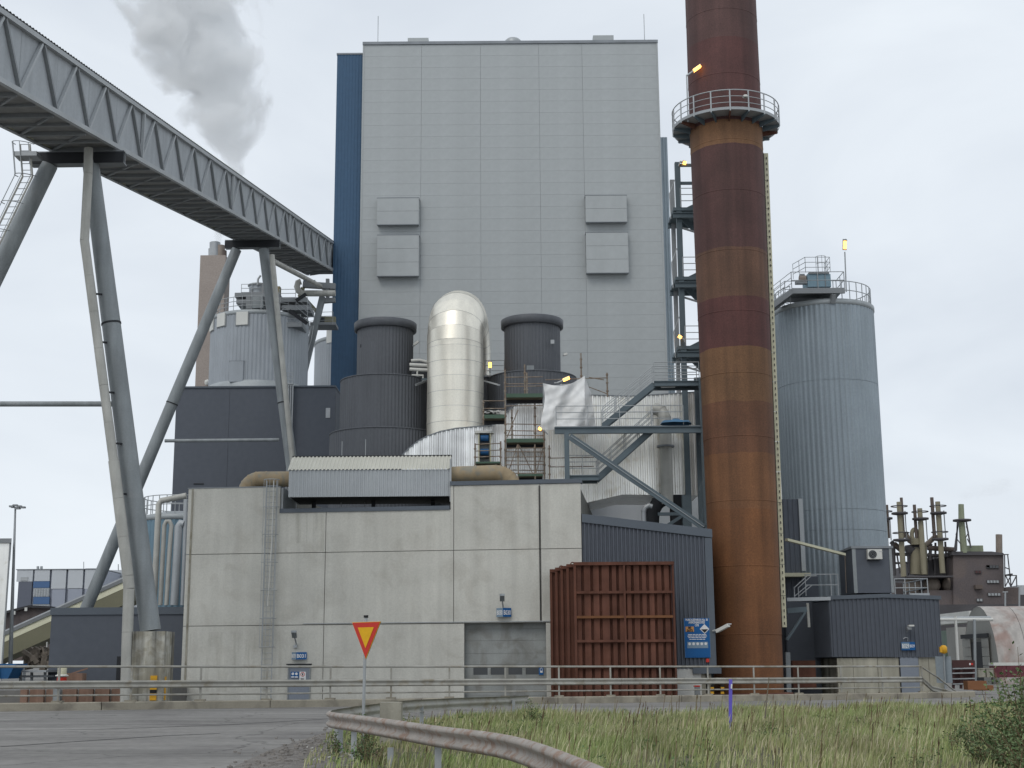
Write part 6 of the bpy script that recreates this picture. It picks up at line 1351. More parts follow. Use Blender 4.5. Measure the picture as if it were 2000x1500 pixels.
# ---------------------------------------------------------------- far left background
YX = 210.0
def q3(x, y, d=0): return P(x, y, YX+d)
ofc = thing('office_building', 'white, slate and blue panelled office building far behind on the left', 'building', q3(130, 1200)); 
for (x0_, y0_, x1_, y1_, mt) in ((32, 1113, 66, 1136, m_white_b), (66.6, 1112, 99, 1135, m_white_b), (99.6, 1111.5, 131, 1150, m_white_b), (131.6, 1111, 164, 1149, m_white_b), (164.6, 1110, 200, 1150, m_white_b), (31, 1136.5, 64, 1215, m_officegrey), (64.6, 1135.5, 98, 1148, m_officeblue), (64.6, 1166, 98, 1180, m_officeblue), (64.6, 1187, 98, 1215, m_officeblue), (98.6, 1151, 129, 1215, m_lilac), (129.6, 1150, 162, 1215, m_lilac), (162.6, 1150, 200, 1215, m_lilac)):
    one(ofc, 'panel', mt, 'bb', q3(x0_, y1_), q3(x1_, y0_, .3))
for y0_, y1_ in ((1148.5, 1165.5), (1180.5, 1186.5)):
    f_ = one(ofc, 'window', m_white_b, 'bb', q3(64.6, y1_, .1), q3(98, y0_, .4))
    for k in range(6): one(f_, 'pane', m_pane, 'bb', q3(66+k*5.2, y1_-1.2, .02), q3(70.4+k*5.2, y0_+1.2, .09))
one(ofc, 'wall_core', m_lilac, 'bb', q3(31.5, 1215, .5), V(q3(200, 1112).x, YX+12, q3(31, 1114, 0).z)); one(ofc, 'vent_grille', m_gal_light, 'bb', q3(40, 1134, -.1), q3(55, 1127, -.01)); one(ofc, 'roof_trim', m_cap, 'bb', q3(31, 1113, -.1), V(q3(200, 1111).x, YX+12, q3(31, 1111.6, -.1).z))
for xx in (74, 81): one(ofc, 'roof_vent', m_galv, 'tube', [q3(xx, 1113, 3), q3(xx, 1106, 3)], .2, 6)
one(ofc, 'mast', m_galv, 'tube', [q3(163.5, 1112, 2), q3(163.5, 1097, 2)], .06, 5)
wh = thing('white_hall', 'pale hall with small windows behind the raking trestle leg', 'building', q3(225, 1200, 10)); one(wh, 'wall', m_white_b, 'bb', q3(198, 1215, 20), q3(275, 1113, 10)); one(wh, 'window', m_pane, 'bb', q3(207, 1131, 9.8), q3(222, 1125, 9.95)); one(wh, 'window', m_pane, 'bb', q3(231, 1127, 9.8), q3(240, 1124, 9.95)); one(wh, 'window', m_pane, 'bb', q3(216, 1145, 9.8), q3(230, 1140, 9.95))
one(wh, 'mast', m_galv, 'tube', [q3(231, 1115, 9), q3(231, 1102, 9)], .08, 5)
YZ = 120.0
cg = thing('cream_conveyor', 'low cream and olive sloping conveyor gallery far left', 'conveyor gallery', P(100, 1230, YZ))
def sl_(x): return 1290-(x+30)*.575*1.0
def strip(name, mat, yo0, yo1, d0, dep, x0_=-60, x1_=262):
    f_ = lambda x: 1238-(x)*.45
    mb = MB(); mb.prism([P(x0_, f_(x0_)+yo1, YZ+d0), P(x1_, f_(x1_)+yo1, YZ+d0), P(x1_, f_(x1_)+yo0, YZ+d0), P(x0_, f_(x0_)+yo0, YZ+d0)], V(0, dep, 0)); flipfix(mb.build(name, mat, cg))
strip('roof', m_gal_dark, 0, 7, -.1, 3.2); strip('upper_wall', M('pale_cream_sheet', (.95, .93, .70), .6, var=.03), 7.2, 20, 0, 3); strip('lower_wall', m_olive, 20.2, 52, .02, 3); strip('ridge', m_white_b, -3, -.2, -.05, 3)
one(cg, 'leg', m_silver, 'bb', P(43, 1330, YZ-1), P(53, 1276, YZ-.2)); one(cg, 'leg', m_white, 'bb', P(90, 1296, YZ), P(92, 1254, YZ+.2))
pile = thing('coal_shed', 'dark roofed shed with gutters behind the cream conveyor', 'building', P(50, 1240, 140)); mb = MB(); mb.prism([P(-60, 1290, 140), P(100, 1290, 140), P(98, 1188, 140), P(56, 1186, 140), P(-60, 1216, 140)], V(0, 12, 0)); flipfix(mb.build('body', m_ind, pile))
mb = MB(); mb.prism([P(-60, 1216.5, 139.5), P(56, 1186.5, 139.5), P(98, 1188.5, 139.5), P(98, 1184, 139.5), P(56, 1182, 139.5), P(-60, 1211, 139.5)], V(0, 13, 0)); flipfix(mb.build('roof', m_tar, pile))
for (xx, yy) in ((28, 1197), (51, 1190), (5, 1204)): one(pile, 'gutter_outlet', m_white, 'box', P(xx, yy, 139.3), (.25, .2, .35))
eb = thing('edge_building', 'pale corrugated building cut off by the left edge of the picture', 'building', P(0, 1300, 96)); 
def ebp(name, mat, y0_, y1_, xo, dn_):
    a, b2, c, d = P(-160, 1200, 96-dn_), P(10+xo, 1200, 96-dn_), P(10+xo, 1200, 112), P(-160, 1200, 112); z0, z1 = P(10, y0_, 96).z, P(10, y1_, 96).z
    mb = MB(); mb.prism([V(q.x, q.y, z0) for q in (a, b2, c, d)], V(0, 0, z1-z0)); return flipfix(mb.build(name, mat, eb))
ebp('wall', m_corr2, 1335, 1061, 0, 0); ebp('roof_edge', m_gal_dark, 1060.8, 1052, 3, .2); one(eb, 'corner_trim', m_gal_dark, 'bb', (P(9, 1200, 95.9).x, 95.9, 0), (P(12, 1200, 95.9).x, 95.95, P(10, 1061, 95.9).z))
lm = thing('lamp_mast', 'tall slim lamp mast with a cluster of floodlights on the far left', 'lamp mast', P(22, 1300, 100)); ym = 100.0
one(lm, 'mast', m_galv, 'tube', [P(20, 1305, ym), P(30, 990, ym)], [.17, .07], 8); 
for (dx, dy) in ((-9, -1), (-2, -3), (6, -1), (13, 1), (3, 3)): one(lm, 'floodlight', m_gal_dark, 'box', P(32+dx, 990+dy, ym-.2), (.32, .3, .12))
one(lm, 'crossarm', m_galv, 'bar', P(22, 991, ym), P(46, 992, ym), .08)
# clutter behind the railing, left
bn_ = thing('blue_skip', 'blue steel skip behind the railing on the far left', 'skip', P(15, 1325, 74)); mb = MB(); a, b2 = P(-30, 1326, 74), P(28, 1300, 74)
mb.prism([a, V(b2.x-.3, 74, a.z), V(b2.x, 74, b2.z), V(a.x-.3, 74, b2.z)], V(0, 1.6, 0)); flipfix(mb.build('body', m_bluebin, bn_)); one(bn_, 'rim', m_bluebin, 'bb', (a.x-.4, 73.9, b2.z+.002), (b2.x+.1, 75.7, b2.z+.1)); one(bn_, 'rib', m_bluebin, 'bar', V(a.x+.8, 73.95, a.z), V(a.x+.7, 73.95, b2.z), .1)
td = thing('trailer_deck', 'grey flat trailer deck behind the railing beside the blue skip', 'trailer', P(60, 1325, 76)); one(td, 'deck', m_galv, 'bb', P(32, 1313, 77.5), P(90, 1309, 75.5)); one(td, 'lower_beam', m_gal_dark, 'bb', P(34, 1323, 77), P(92, 1319, 75.8))
for xx in (40, 62, 88): one(td, 'leg', m_gal_dark, 'bar', P(xx, 1330, 76), P(xx, 1310, 76), .12)
m_stained = M('mixed_scrap', (.20, .17, .14), .9, var=.5, vs=2)
hm = thing('debris_heap', 'dark heap of scrap between the trailer and the low dark building', 'heap', P(70, 1300, 100)); mb = MB()
for k in range(60): mb.box(P(55+rnd.uniform(0, 40), 1285+rnd.uniform(-12, 12), 100+rnd.uniform(-1, 1)), (rnd.uniform(.3, 1.2), .5, rnd.uniform(.1, .5)), (V(math.cos(k), 0, math.sin(k)), V(0,1,0), V(-math.sin(k), 0, math.cos(k))))
mb.build('scrap', m_stained, hm, kind='stuff')
vc = thing('drum_with_cover', 'cream domed drum on a red base behind the railing', 'drum', P(121, 1322, 60)); q = P(121, 1320, 60)
one(vc, 'drum', m_cream, 'lathe', q, [(.05, .42), (.19, .40), (.19, .05)], 20); one(vc, 'brim', m_white, 'lathe', q, [(.19, .06), (.28, .02), (.28, -.02), (.1, -.04)], 20); one(vc, 'base', m_signred, 'lathe', q, [(.2, -.06), (.22, -.4), (.02, -.42)], 16)
mb = MB(); a = P(133, 1332, 61); mb.box(a+V(.3, 0, .2), (.8, .6, .35)); mb.box(a+V(.45, -.1, .45), (.85, .1, .06), (V(.95,0,.3), V(0,1,0), V(-.3,0,.95))); o = flipfix(mb.build('rusty_box', m_brown)); tag(o, 'rusty brown box beside the cream domed drum', 'box')
pw_ = thing('sheet_pile_wall', 'brown sheet pile retaining wall seen between the railing and the kerb', 'wall', P(140, 1366, 58)); xx = 38; k = 0
while xx < 232:
    a, b2 = P(xx, 1380, 58.3), P(xx+15.5, 1346, 58.3); off_ = .16 if k % 2 else 0
    one(pw_, 'sheet_pile', m_brown if k != 4 else m_leg, 'bb', (a.x, 58.3+off_, -.4), (b2.x, 58.5+off_, P(140, 1346, 58.3).z)); xx += 16; k += 1
yl2 = thing('yard_platform', 'earth and concrete platform behind the railing on the left', 'platform', P(60, 1340, 60)); one(yl2, 'slab', m_yard, 'bb', (P(-300, 1340, 60).x, 59, -.3), (P(236, 1340, 60).x, 76.5, P(140, 1346, 60).z-.02))
# small bits near the shed base
for (xx, mt, lb_) in ((1391, m_yellow, 'short yellow and black marker post at the foot of the corner post'), (1411, m_yellow, 'second yellow and black marker post, at the foot of the rusty chimney')):
    t_ = thing('marker_post', lb_, 'marker', P(xx, 1357, 70)); 
    for k in range(4): one(t_, 'band', m_yellow if k % 2 == 0 else m_black2, 'box', P(xx, 1353-k*4.5, 69.3), (.16, .1, .12))
t_ = thing('hydrant_box', 'small red topped grey box behind the railing below the blue notice', 'box', P(1362, 1355, 69)); one(t_, 'body', m_gal_dark, 'box', P(1362, 1349, 69), (.25, .25, .45)); one(t_, 'top', m_signred, 'box', P(1361, 1340, 69), (.3, .28, .06))
# ---------------------------------------------------------------- foreground: verge, crash barrier, sign, grass
Zg = lambda x: zr(x)
def GG(px, py): 
    q = G(px, py, .17); return V(q.x, q.y, 0)
isl = [GG(*p) for p in ((560, 1560), (600, 1498), (628, 1462), (650, 1440), (690, 1424), (780, 1413), (1000, 1407), (1300, 1399), (1600, 1389), (1800, 1378), (1905, 1368), (2060, 1362), (2300, 1364))] + [V(26, 8, 0), V(4, 6, 0), V(-3, 12, 0)]
def inside(x, y):
    c = False; n = len(isl); j = n-1
    for i in range(n):
        if (isl[i].y > y) != (isl[j].y > y) and x < (isl[j].x-isl[i].x)*(y-isl[i].y)/(isl[j].y-isl[i].y)+isl[i].x: c = not c
        j = i
    return c
def inside_np(x, y):
    c = np.zeros(len(x), bool); n = len(isl); j = n-1
    for i in range(n):
        a, b_ = isl[i], isl[j]
        if a.y != b_.y: c ^= ((a.y > y) != (b_.y > y)) & (x < (b_.x-a.x)*(y-a.y)/(b_.y-a.y)+a.x)
        j = i
    return c
# soil sheet: grid clipped to the outline with gentle humps
def gh(x, y): return .04+.05*math.sin(x*.9+y*.3)*math.sin(y*.5)+.03*math.sin(x*2.7)
gs = .7; verts = {}; mb = MB()
def vid(i, j):
    if (i, j) not in verts:
        x, y = -8+i*gs, 4+j*gs; verts[(i, j)] = len(mb.v); mb.v.append((x, y, zr(x)+max(.012, gh(x, y)*(1 if inside(x, y) else 0)+.006)))
    return verts[(i, j)]
for i in range(int(48/gs)):
    for j in range(int(80/gs)):
        x, y = -8+(i+.5)*gs, 4+(j+.5)*gs
        if inside(x, y): mb.f.append((vid(i, j), vid(i+1, j), vid(i+1, j+1), vid(i, j+1))); mb.smooth.append(True)
struct(mb.build('verge', m_soil, org=(0, 0, 0)))
# gravel shoulder at the nose of the verge
gq = [GG(*p) for p in ((430, 1520), (520, 1475), (600, 1448), (655, 1430), (700, 1432), (740, 1470), (760, 1520), (700, 1600), (500, 1600))]
mb = MB(); c = sum(gq, V(0,0,0))/len(gq); mb.v = [(p.x, p.y, zr(p.x)+.018) for p in gq]+[(c.x, c.y, zr(c.x)+.05)]; n = len(gq); mb.f = [(i, (i+1) % n, n) for i in range(n)]; mb.smooth = [True]*n
struct(mb.build('gravel_shoulder', m_gravel, org=(0, 0, 0)))
R = np.random.RandomState(5)
mb = MB()
for k in range(900):
    t = R.rand(2); q = gq[R.randint(len(gq))].lerp(c, R.rand()**.7)+V(R.randn()*.35, R.randn()*.6, 0); s = .015+.03*R.rand()**2
    mb.box((q.x, q.y, zr(q.x)+.03+s*.3), (s*2, s*1.6, s), (V(math.cos(k), math.sin(k), 0), V(-math.sin(k), math.cos(k), 0), V(0,0,1)))
o = mb.build('loose_stones', M('grey_stone', (.26, .24, .22), .9, var=.3, vs=4), org=(0, 0, 0)); o['kind'] = 'stuff'
mb = MB()
for k in range(14):
    q = GG(R.uniform(600, 690), R.uniform(1462, 1498)); mb.box((q.x, q.y, zr(q.x)+.06), (R.uniform(.02, .06), .04, R.uniform(.01, .025)), (V(math.cos(k), 0, .2).normalized(), V(0,1,0), V(0,0,1)))
o = mb.build('litter_scraps', m_white, org=(0, 0, 0)); o['kind'] = 'stuff'
# asphalt cracks / tar seam on the road as thin sheets
m_tarline = M('tar_seam', (.075, .075, .075), .8)
mb = MB()
for L in ([(0, 1432), (200, 1427), (420, 1418), (640, 1404)], [(0, 1462), (160, 1450), (330, 1438), (430, 1433)]):
    P3 = [G(a, b_, .25) for a, b_ in L]
    for a, b_ in zip(P3, P3[1:]):
        d = (b_-a).normalized(); nn3 = V(-d.y, d.x, 0)*.05; k0 = len(mb.v); mb.v += [(q.x, q.y, zr(q.x)+.006) for q in (a-nn3, b_-nn3, b_+nn3, a+nn3)]; mb.f.append((k0, k0+1, k0+2, k0+3)); mb.smooth.append(False)
struct(mb.build('road_seam', m_tarline, org=(0, 0, 0)))
# crash barrier curling round the nose of the verge
ctl = [(1230, 1530, 11.2), (1150, 1487, 13.0), (1000, 1437, 17.8), (850, 1417, 21.0), (760, 1404.5, 23.6), (690, 1395.5, 26.2), (657, 1392, 27.6), (645, 1389.5, 28.9), (652, 1386.5, 29.9), (680, 1382, 31.0), (700, 1379, 31.8), (750, 1373, 33.6), (800, 1368, 36.0), (900, 1363, 40.0), (1000, 1360, 43.4), (1036, 1358.5, 45.5)]
cp = [P(*c) for c in ctl]
def cat(pts, n=6):
    out = []
    for i in range(len(pts)-1):
        p0, p1, p2, p3 = pts[max(i-1, 0)], pts[i], pts[i+1], pts[min(i+2, len(pts)-1)]
        for k in range(n): t = k/n; out.append(.5*((2*p1)+(p2-p0)*t+(2*p0-5*p1+4*p2-p3)*t*t+(3*p1-p0-3*p2+p3)*t**3))
    return out+[pts[-1]]
cv = [p-V(0, 0, .155) for p in cat(cp)]
cbx = thing('crash_barrier', 'curved weathered crash barrier rounding the nose of the grassy verge in the foreground', 'crash barrier', V(-3.5, 28, Zg(-3.5)))
n1_ = int(len(cv)*.40); cuts = [0, 12, 27, 42, 60, 78, len(cv)-1]
WPROF2 = WPROF
for i, (a, b_) in enumerate(zip(cuts, cuts[1:])):
    wbeam(cbx, cv[a:b_+1], m_rustrail if i < 2 else (m_rail if i > 2 else m_rustrail), -1, 'beam', 1.0)
def bpost(px, pyb, Y, h=.98):
    q = P(px, pyb, Y); z0 = zr(q.x)-.1; h -= .12; one(cbx, 'post', m_galv, 'bar', V(q.x, q.y+.10, z0), V(q.x, q.y+.10, z0+h), .10, .06)
bpost(1185, 1510, 12.4, .95); bpost(855, 1450, 20.9, 1.02); bpost(690, 1440, 26.2, 1.0); bpost(664, 1420, 27.9, .95); bpost(657, 1400, 30.4, .9); bpost(823, 1385, 37.0, .9); bpost(1003, 1380, 43.3, .9); bpost(762, 1440, 23.7, .62)
# small concrete marker block behind the barrier
q = GG(767, 1430); q = P(762, 1372, 30.5); ox = q.x; mb = MB(); z1 = q.z; mb.bb((P(742, 1390, 30.5).x, 30.5, zr(ox)-.1), (P(783, 1390, 30.5).x, 31.0, z1)); mb2 = mb
o = mb.build('concrete_block', m_oldconc); tag(o, 'weathered square concrete block behind the bend of the crash barrier', 'block')
# give-way sign
ys = 28.6; yaw = math.radians(38)
gw_ = thing('give_way_sign', 'inverted red and yellow triangular give way sign on a grey pole', 'road sign', V(P(709, 1400, ys).x, ys, Zg(-3)))
tl, tr, bt_ = P(686, 1215, ys), P(747, 1214.5, ys), P(714, 1287, ys)
cx_ = (tl+tr)/2
ux_ = V(math.cos(yaw), -math.sin(yaw), 0); s_ = abs((tr-tl).x)/math.cos(yaw); hgt = cx_.z-bt_.z
cz = cx_.z; ctr = V((tl.x+tr.x+bt_.x)/3, ys, 0)
def tri(k, yo, sc=1.0):
    c = V(ctr.x, ys, cz-hgt/3); pts = [c+(ux_*(-s_/2)+V(0,0,hgt/3))*k, c+(V(0,0,-hgt*2/3)+ux_*0)*k, c+(ux_*(s_/2)+V(0,0,hgt/3))*k]
    nrm = V(-ux_.y, ux_.x, 0)*-1; return [p+nrm*yo for p in pts], nrm
for k, yo, th, mt, nm in ((1.0, .0, .012, m_signyel, 'border_plate'), (.965, .014, .004, m_signred, 'red_triangle'), (.56, .02, .004, m_signyel, 'yellow_triangle')):
    pts, nrm = tri(k, yo); mb = MB(); mb.prism(pts, nrm*th); flipfix(mb.build(nm, mt, gw_))
pts, nrm = tri(1.0, -.004); mb = MB(); mb.prism(pts, -nrm*.006); flipfix(mb.build('back_plate', m_galv, gw_))
pt_ = V(ctr.x-.02, ys+.06, cz+.09); pbm = V(P(708, 1400, ys).x, ys+.06, zr(-3)-.1); one(gw_, 'pole', m_galv, 'tube', [pbm, pt_], .032, 12); one(gw_, 'pole_cap', m_black2, 'tube', [pt_, pt_+V(0,0,.05)], .05, 10)
# violet marker stake and thin brown stakes
ymk = 38.0; a, b_ = P(1425, 1400, ymk), P(1427, 1327, ymk); mb = MB(); mb.bar(V(a.x, ymk, zr(a.x)-.1), b_, .09, .03); sk = mb.build('marker_stake', m_purple); tag(sk, 'violet plastic road marker stake standing in the grass', 'marker stake'); ORG[sk.name] = sk.location.copy(); one(sk, 'reflector', m_signwhite, 'bar', P(1428.5, 1345, ymk-.04), P(1429, 1336, ymk-.04), .04, .02)
for (x0_, y0_, x1_, y1_, lb_) in ((1494, 1395, 1502, 1322, 'thin dark stake leaning right of the violet marker'), ):
    mb = MB(); mb.tube([P(x0_, y0_+8, 36), P(x1_, y1_, 36)], [.022, .012], 6); o = mb.build('thin_stake', m_wood); tag(o, lb_, 'stake')

# ---------------------------------------------------------------- vegetation
def leafmat(name, stops, rough=.65, trans=.15):
    m = bpy.data.materials.new(name); m.use_nodes = True; t = m.node_tree; b = t.nodes['Principled BSDF']; b.inputs['Roughness'].default_value = rough; b.inputs['Specular IOR Level'].default_value = .2
    g_ = N(t, 'ShaderNodeNewGeometry'); r = N(t, 'ShaderNodeValToRGB'); cr = r.color_ramp
    while len(cr.elements) < len(stops): cr.elements.new(.5)
    for e, (p, c_) in zip(cr.elements, stops): e.position = p; e.color = (*c_, 1)
    t.links.new(g_.outputs['Random Per Island'], r.inputs[0]); 
    tc_ = N(t, 'ShaderNodeTexCoord'); n_ = N(t, 'ShaderNodeTexNoise'); n_.inputs['Scale'].default_value = .55; n_.inputs['Detail'].default_value = 3; t.links.new(tc_.outputs['Object'], n_.inputs['Vector'])
    mr = N(t, 'ShaderNodeMapRange'); mr.inputs[1].default_value = .35; mr.inputs[2].default_value = .65; mr.inputs[3].default_value = .75; mr.inputs[4].default_value = 1.25; t.links.new(n_.outputs[0], mr.inputs[0])
    n2_ = N(t, 'ShaderNodeTexNoise'); n2_.inputs['Scale'].default_value = .28; t.links.new(tc_.outputs['Object'], n2_.inputs['Vector'])
    m2 = N(t, 'ShaderNodeMapRange'); m2.inputs[1].default_value = .42; m2.inputs[2].default_value = .62; m2.inputs[3].default_value = 0; m2.inputs[4].default_value = .55; t.links.new(n2_.outputs[0], m2.inputs[0])
    gm = N(t, 'ShaderNodeMix', data_type='RGBA', blend_type='MULTIPLY'); t.links.new(m2.outputs[0], gm.inputs[0]); t.links.new(r.outputs[0], gm.inputs[6]); gm.inputs[7].default_value = (.62, .86, .55, 1)
    s = N(t, 'ShaderNodeVectorMath', operation='SCALE'); t.links.new(gm.outputs[2], s.inputs[0]); t.links.new(mr.outputs[0], s.inputs['Scale']); t.links.new(s.outputs[0], b.inputs['Base Color'])
    return m
m_grass = leafmat('meadow_grass', [(0, (.23, .27, .11)), (.35, (.30, .33, .14)), (.6, (.37, .36, .18)), (.8, (.46, .42, .26)), (1, (.58, .52, .37))])
m_leaf = leafmat('bush_leaves', [(0, (.075, .12, .05)), (.5, (.125, .18, .08)), (1, (.21, .26, .13))])
m_stalk = leafmat('dry_stalks', [(0, (.13, .085, .05)), (.5, (.20, .14, .085)), (1, (.28, .22, .14))])
m_seed = leafmat('rusty_seed_heads', [(0, (.17, .11, .075)), (1, (.27, .19, .13))])
# grass blades (numpy)
Nb = 120000
isx = R.rand(Nb*3); Yr = 9+(R.rand(Nb*3)**.75)*45; Xr = -5+isx*34
keep = inside_np(Xr, Yr); dens = 1/(1+Yr/30)
patch = np.sin(Xr*1.1+1.7*np.sin(Yr*.35))+np.sin(Yr*.63+Xr*.4)
rim = inside_np(Xr+.5, Yr) & inside_np(Xr-.5, Yr) & inside_np(Xr, Yr+.8) & inside_np(Xr, Yr-.8)
keep &= (R.rand(Nb*3) < np.where(rim, .95, .35)) & (R.rand(Nb*3) < np.clip(.55+.3*patch, .25, 1))
# thin on the gravelly nose
nose = (Xr < -.5) & (Yr < 27); keep &= ~(nose & (R.rand(Nb*3) < .45))
Xr, Yr, patch = Xr[keep][:Nb], Yr[keep][:Nb], patch[keep][:Nb]; n = len(Xr)
hgt_ = .85*(.20+.22*R.rand(n)+.10*patch*.5)*np.where(R.rand(n) < .10, 1.55, 1)*np.clip((Xr+6)/5, .5, 1); hgt_ = np.clip(hgt_, .08, .75)
wd = (.004+.004*R.rand(n))*(1+Yr/28); th = R.rand(n)*2*PI; ln = .25+.35*R.rand(n); ld = R.rand(n)*2*PI*.5+.4*PI*0; wind = .18
gz_ = np.array([zr(x)+gh(x, y) for x, y in zip(Xr, Yr)])-.01
cx_, sx_ = np.cos(th)*wd, np.sin(th)*wd; dx = np.cos(ld*2)*ln*hgt_*.5+wind*hgt_; dy = np.sin(ld*2)*ln*hgt_*.5
Vv = np.zeros((n, 5, 3))
Vv[:, 0] = np.stack([Xr-cx_, Yr-sx_, gz_], 1); Vv[:, 1] = np.stack([Xr+cx_, Yr+sx_, gz_], 1)
Vv[:, 2] = np.stack([Xr+cx_*.7+dx*.35, Yr+sx_*.7+dy*.35, gz_+hgt_*.6], 1); Vv[:, 3] = np.stack([Xr-cx_*.7+dx*.35, Yr-sx_*.7+dy*.35, gz_+hgt_*.6], 1)
Vv[:, 4] = np.stack([Xr+dx, Yr+dy, gz_+hgt_], 1)
def mesh_np(name, verts, quads, tris, mat):
    me = bpy.data.meshes.new(name); nv = len(verts); nq, nt_ = len(quads), len(tris)
    me.vertices.add(nv); me.vertices.foreach_set('co', verts.ravel()); me.loops.add(nq*4+nt_*3); me.loops.foreach_set('vertex_index', np.concatenate([quads.ravel(), tris.ravel()]).astype(np.int32))
    me.polygons.add(nq+nt_); ls = np.concatenate([np.arange(nq)*4, nq*4+np.arange(nt_)*3]).astype(np.int32); me.polygons.foreach_set('loop_start', ls)
    me.update(calc_edges=True); me.validate(); me.materials.append(mat); o = bpy.data.objects.new(name, me); COL.objects.link(o); return o
b5 = np.arange(n)[:, None]*5
o = mesh_np('meadow_grass', Vv.reshape(-1, 3), b5+np.array([[0, 1, 2, 3]]), b5+np.array([[3, 2, 4]]), m_grass); tag(o, 'long uncut grass growing over the verge', 'grass'); o['kind'] = 'stuff'
# tall seed stalks with rough heads
mb = MB(); mh = MB()
for k in range(520):
    y = 11+38*R.rand()**.8; x = R.uniform(-3, 22)
    if not inside(x, y): continue
    h_ = R.uniform(.45, .85)*(.7 if x < 0 else 1); z = zr(x)+.03; lx, ly = R.uniform(.02, .30), R.uniform(-.15, .15); w_ = .003*(1+y/25)
    mb.v += [(x-w_, y, z), (x+w_, y, z), (x+lx*h_+w_, y+ly*h_, z+h_), (x+lx*h_-w_, y+ly*h_, z+h_)]; q_ = len(mb.v); mb.f.append((q_-4, q_-3, q_-2, q_-1)); mb.smooth.append(False)
    if R.rand() < .6:
        hw_ = R.uniform(.005, .010)*(1+y/40); hl = R.uniform(.10, .22); t0 = V(x+lx*h_, y+ly*h_, z+h_); d = V(lx, ly, 1).normalized()
        for a_ in (0, 1.2, 2.2):
            s_2 = V(math.cos(a_), math.sin(a_), 0)*hw_; mh.add([t0-d*hl, t0-d*hl*.5+s_2, t0+d*hl*.1, t0-d*hl*.5-s_2], [(0, 1, 2, 3)])
o = mb.build('grass_stalks', m_stalk, org=(0, 0, 0)); o['kind'] = 'stuff'; o = mh.build('seed_heads', m_seed, org=(0, 0, 0)); o['kind'] = 'stuff'
# leafy plants
def plant(name, label, base, w_, h_, nst, nlf, ls, cat='bush', mat=m_leaf, spread=.5, group=None):
    base = Vector(base); base.z = zr(base.x); t_ = thing(name, label, cat, base, group); ms = MB(); V_, F_ = [], []
    for k in range(nst):
        a_ = R.rand()*2*PI; rr_ = R.rand()**.5; top = base+V(math.cos(a_)*w_/2*rr_, math.sin(a_)*w_/2*rr_*.8, h_*(1-.45*rr_**2)*R.uniform(.55, 1.15)); mid = base.lerp(top, .5)+V(R.randn(), R.randn(), 0)*w_*.05; root = base+V(math.cos(a_), math.sin(a_), 0)*w_*.12*R.rand()
        ms.tube([root, mid, top], [.009, .006, .003], 4)
        for j in range(nlf):
            u = R.rand()**.6; c_ = (root.lerp(mid, u*2) if u < .5 else mid.lerp(top, u*2-1))+V(R.randn(), R.randn(), R.randn()*.8)*w_*.07*spread
            d = V(R.randn(), R.randn(), R.randn()*.5+.3).normalized(); e_ = d.cross(V(R.randn(), R.randn(), R.randn())).normalized(); s = ls*R.uniform(.6, 1.3); k0 = len(V_)
            V_ += [c_, c_+d*s*.5+e_*s*.28, c_+d*s, c_+d*s*.5-e_*s*.28]; F_.append((k0, k0+1, k0+2, k0+3))
    ms.build('stem', m_stalk, t_); ml = MB(); ml.add(V_, F_); ml.build('foliage', mat, t_); return t_
plant('leafy_bush', 'large loose leafy bush at the right edge of the verge', P(2010, 1500, 20.5), 2.0, 1.85, 80, 60, .06)
plant('leafy_bush', 'lower leafy bush just left of the large one at the right edge', P(1930, 1470, 24.5), 1.4, 1.1, 36, 44, .055)
plant('leafy_bush', 'dense bush at the bottom right corner of the picture', P(2050, 1560, 18), 1.6, 1.35, 50, 50, .05)
plant('willow_sapling', 'grey-green willow sapling behind the crash barrier near its far end', P(1040, 1410, 38.5), .8, .75, 26, 34, .05)
plant('leafy_weed', 'tall leafy weed clump around the base of the sign pole', P(712, 1440, 28.0), .85, .78, 20, 24, .045, 'plant')
plant('leafy_weed', 'dark weed clump under the bend of the crash barrier, left of the post', P(655, 1470, 27.2), .45, .45, 14, 26, .045, 'plant')
plant('leafy_weed', 'dark weed clump under the crash barrier, right of the nearest bend post', P(718, 1475, 25.2), .65, .55, 22, 34, .045, 'plant')
plant('leafy_weed', 'small weed standing behind the crash barrier near the concrete block', P(838, 1420, 33), .35, .5, 8, 16, .045, 'plant')
for k, (px_0, py_0, Y_, w_, h_, lb_) in enumerate(((1225, 1412, 36, .8, .45, 'dark thistle clump in the grass right of the barrier end'), (1500, 1420, 33, .9, .4, 'low green clump in the grass below the leaning stake'), (1680, 1415, 36, 1.0, .45, 'green clump at the road edge left of the bushes'), (1760, 1430, 32, .9, .45, 'green clump at the road edge close to the bushes'), (1330, 1480, 22, .7, .3, 'low green clump in the middle of the meadow'), (1800, 1480, 22, .8, .45, 'green clump between the meadow and the right-hand bushes'), (1860, 1440, 27, .9, .6, 'upright green clump beside the lower right-hand bush'))):
    plant('meadow_clump', lb_, P(px_0, py_0, Y_), w_, h_, 18, 24, .045, 'plant', spread=.8)
V_, F_ = [], []                                          # low broadleaf ground cover between the grass
for k in range(150):
    y = 10+40*R.rand()**.8; x = R.uniform(-4, 24)
    if not inside(x, y): continue
    rr_ = R.uniform(.12, .45); hh_ = R.uniform(.12, .38)
    for q_ in range(int(60*rr_/.3)):
        c_ = V(x+R.randn()*rr_*.5, y+R.randn()*rr_*.5, zr(x)+.04+hh_*R.rand()); d = V(R.randn(), R.randn(), .4+R.rand()*.6).normalized(); e_ = d.cross(V(R.randn(), R.randn(), R.randn())).normalized(); s = R.uniform(.03, .075); k0 = len(V_)
        V_ += [c_, c_+d*s*.5+e_*s*.3, c_+d*s, c_+d*s*.5-e_*s*.3]; F_.append((k0, k0+1, k0+2, k0+3))
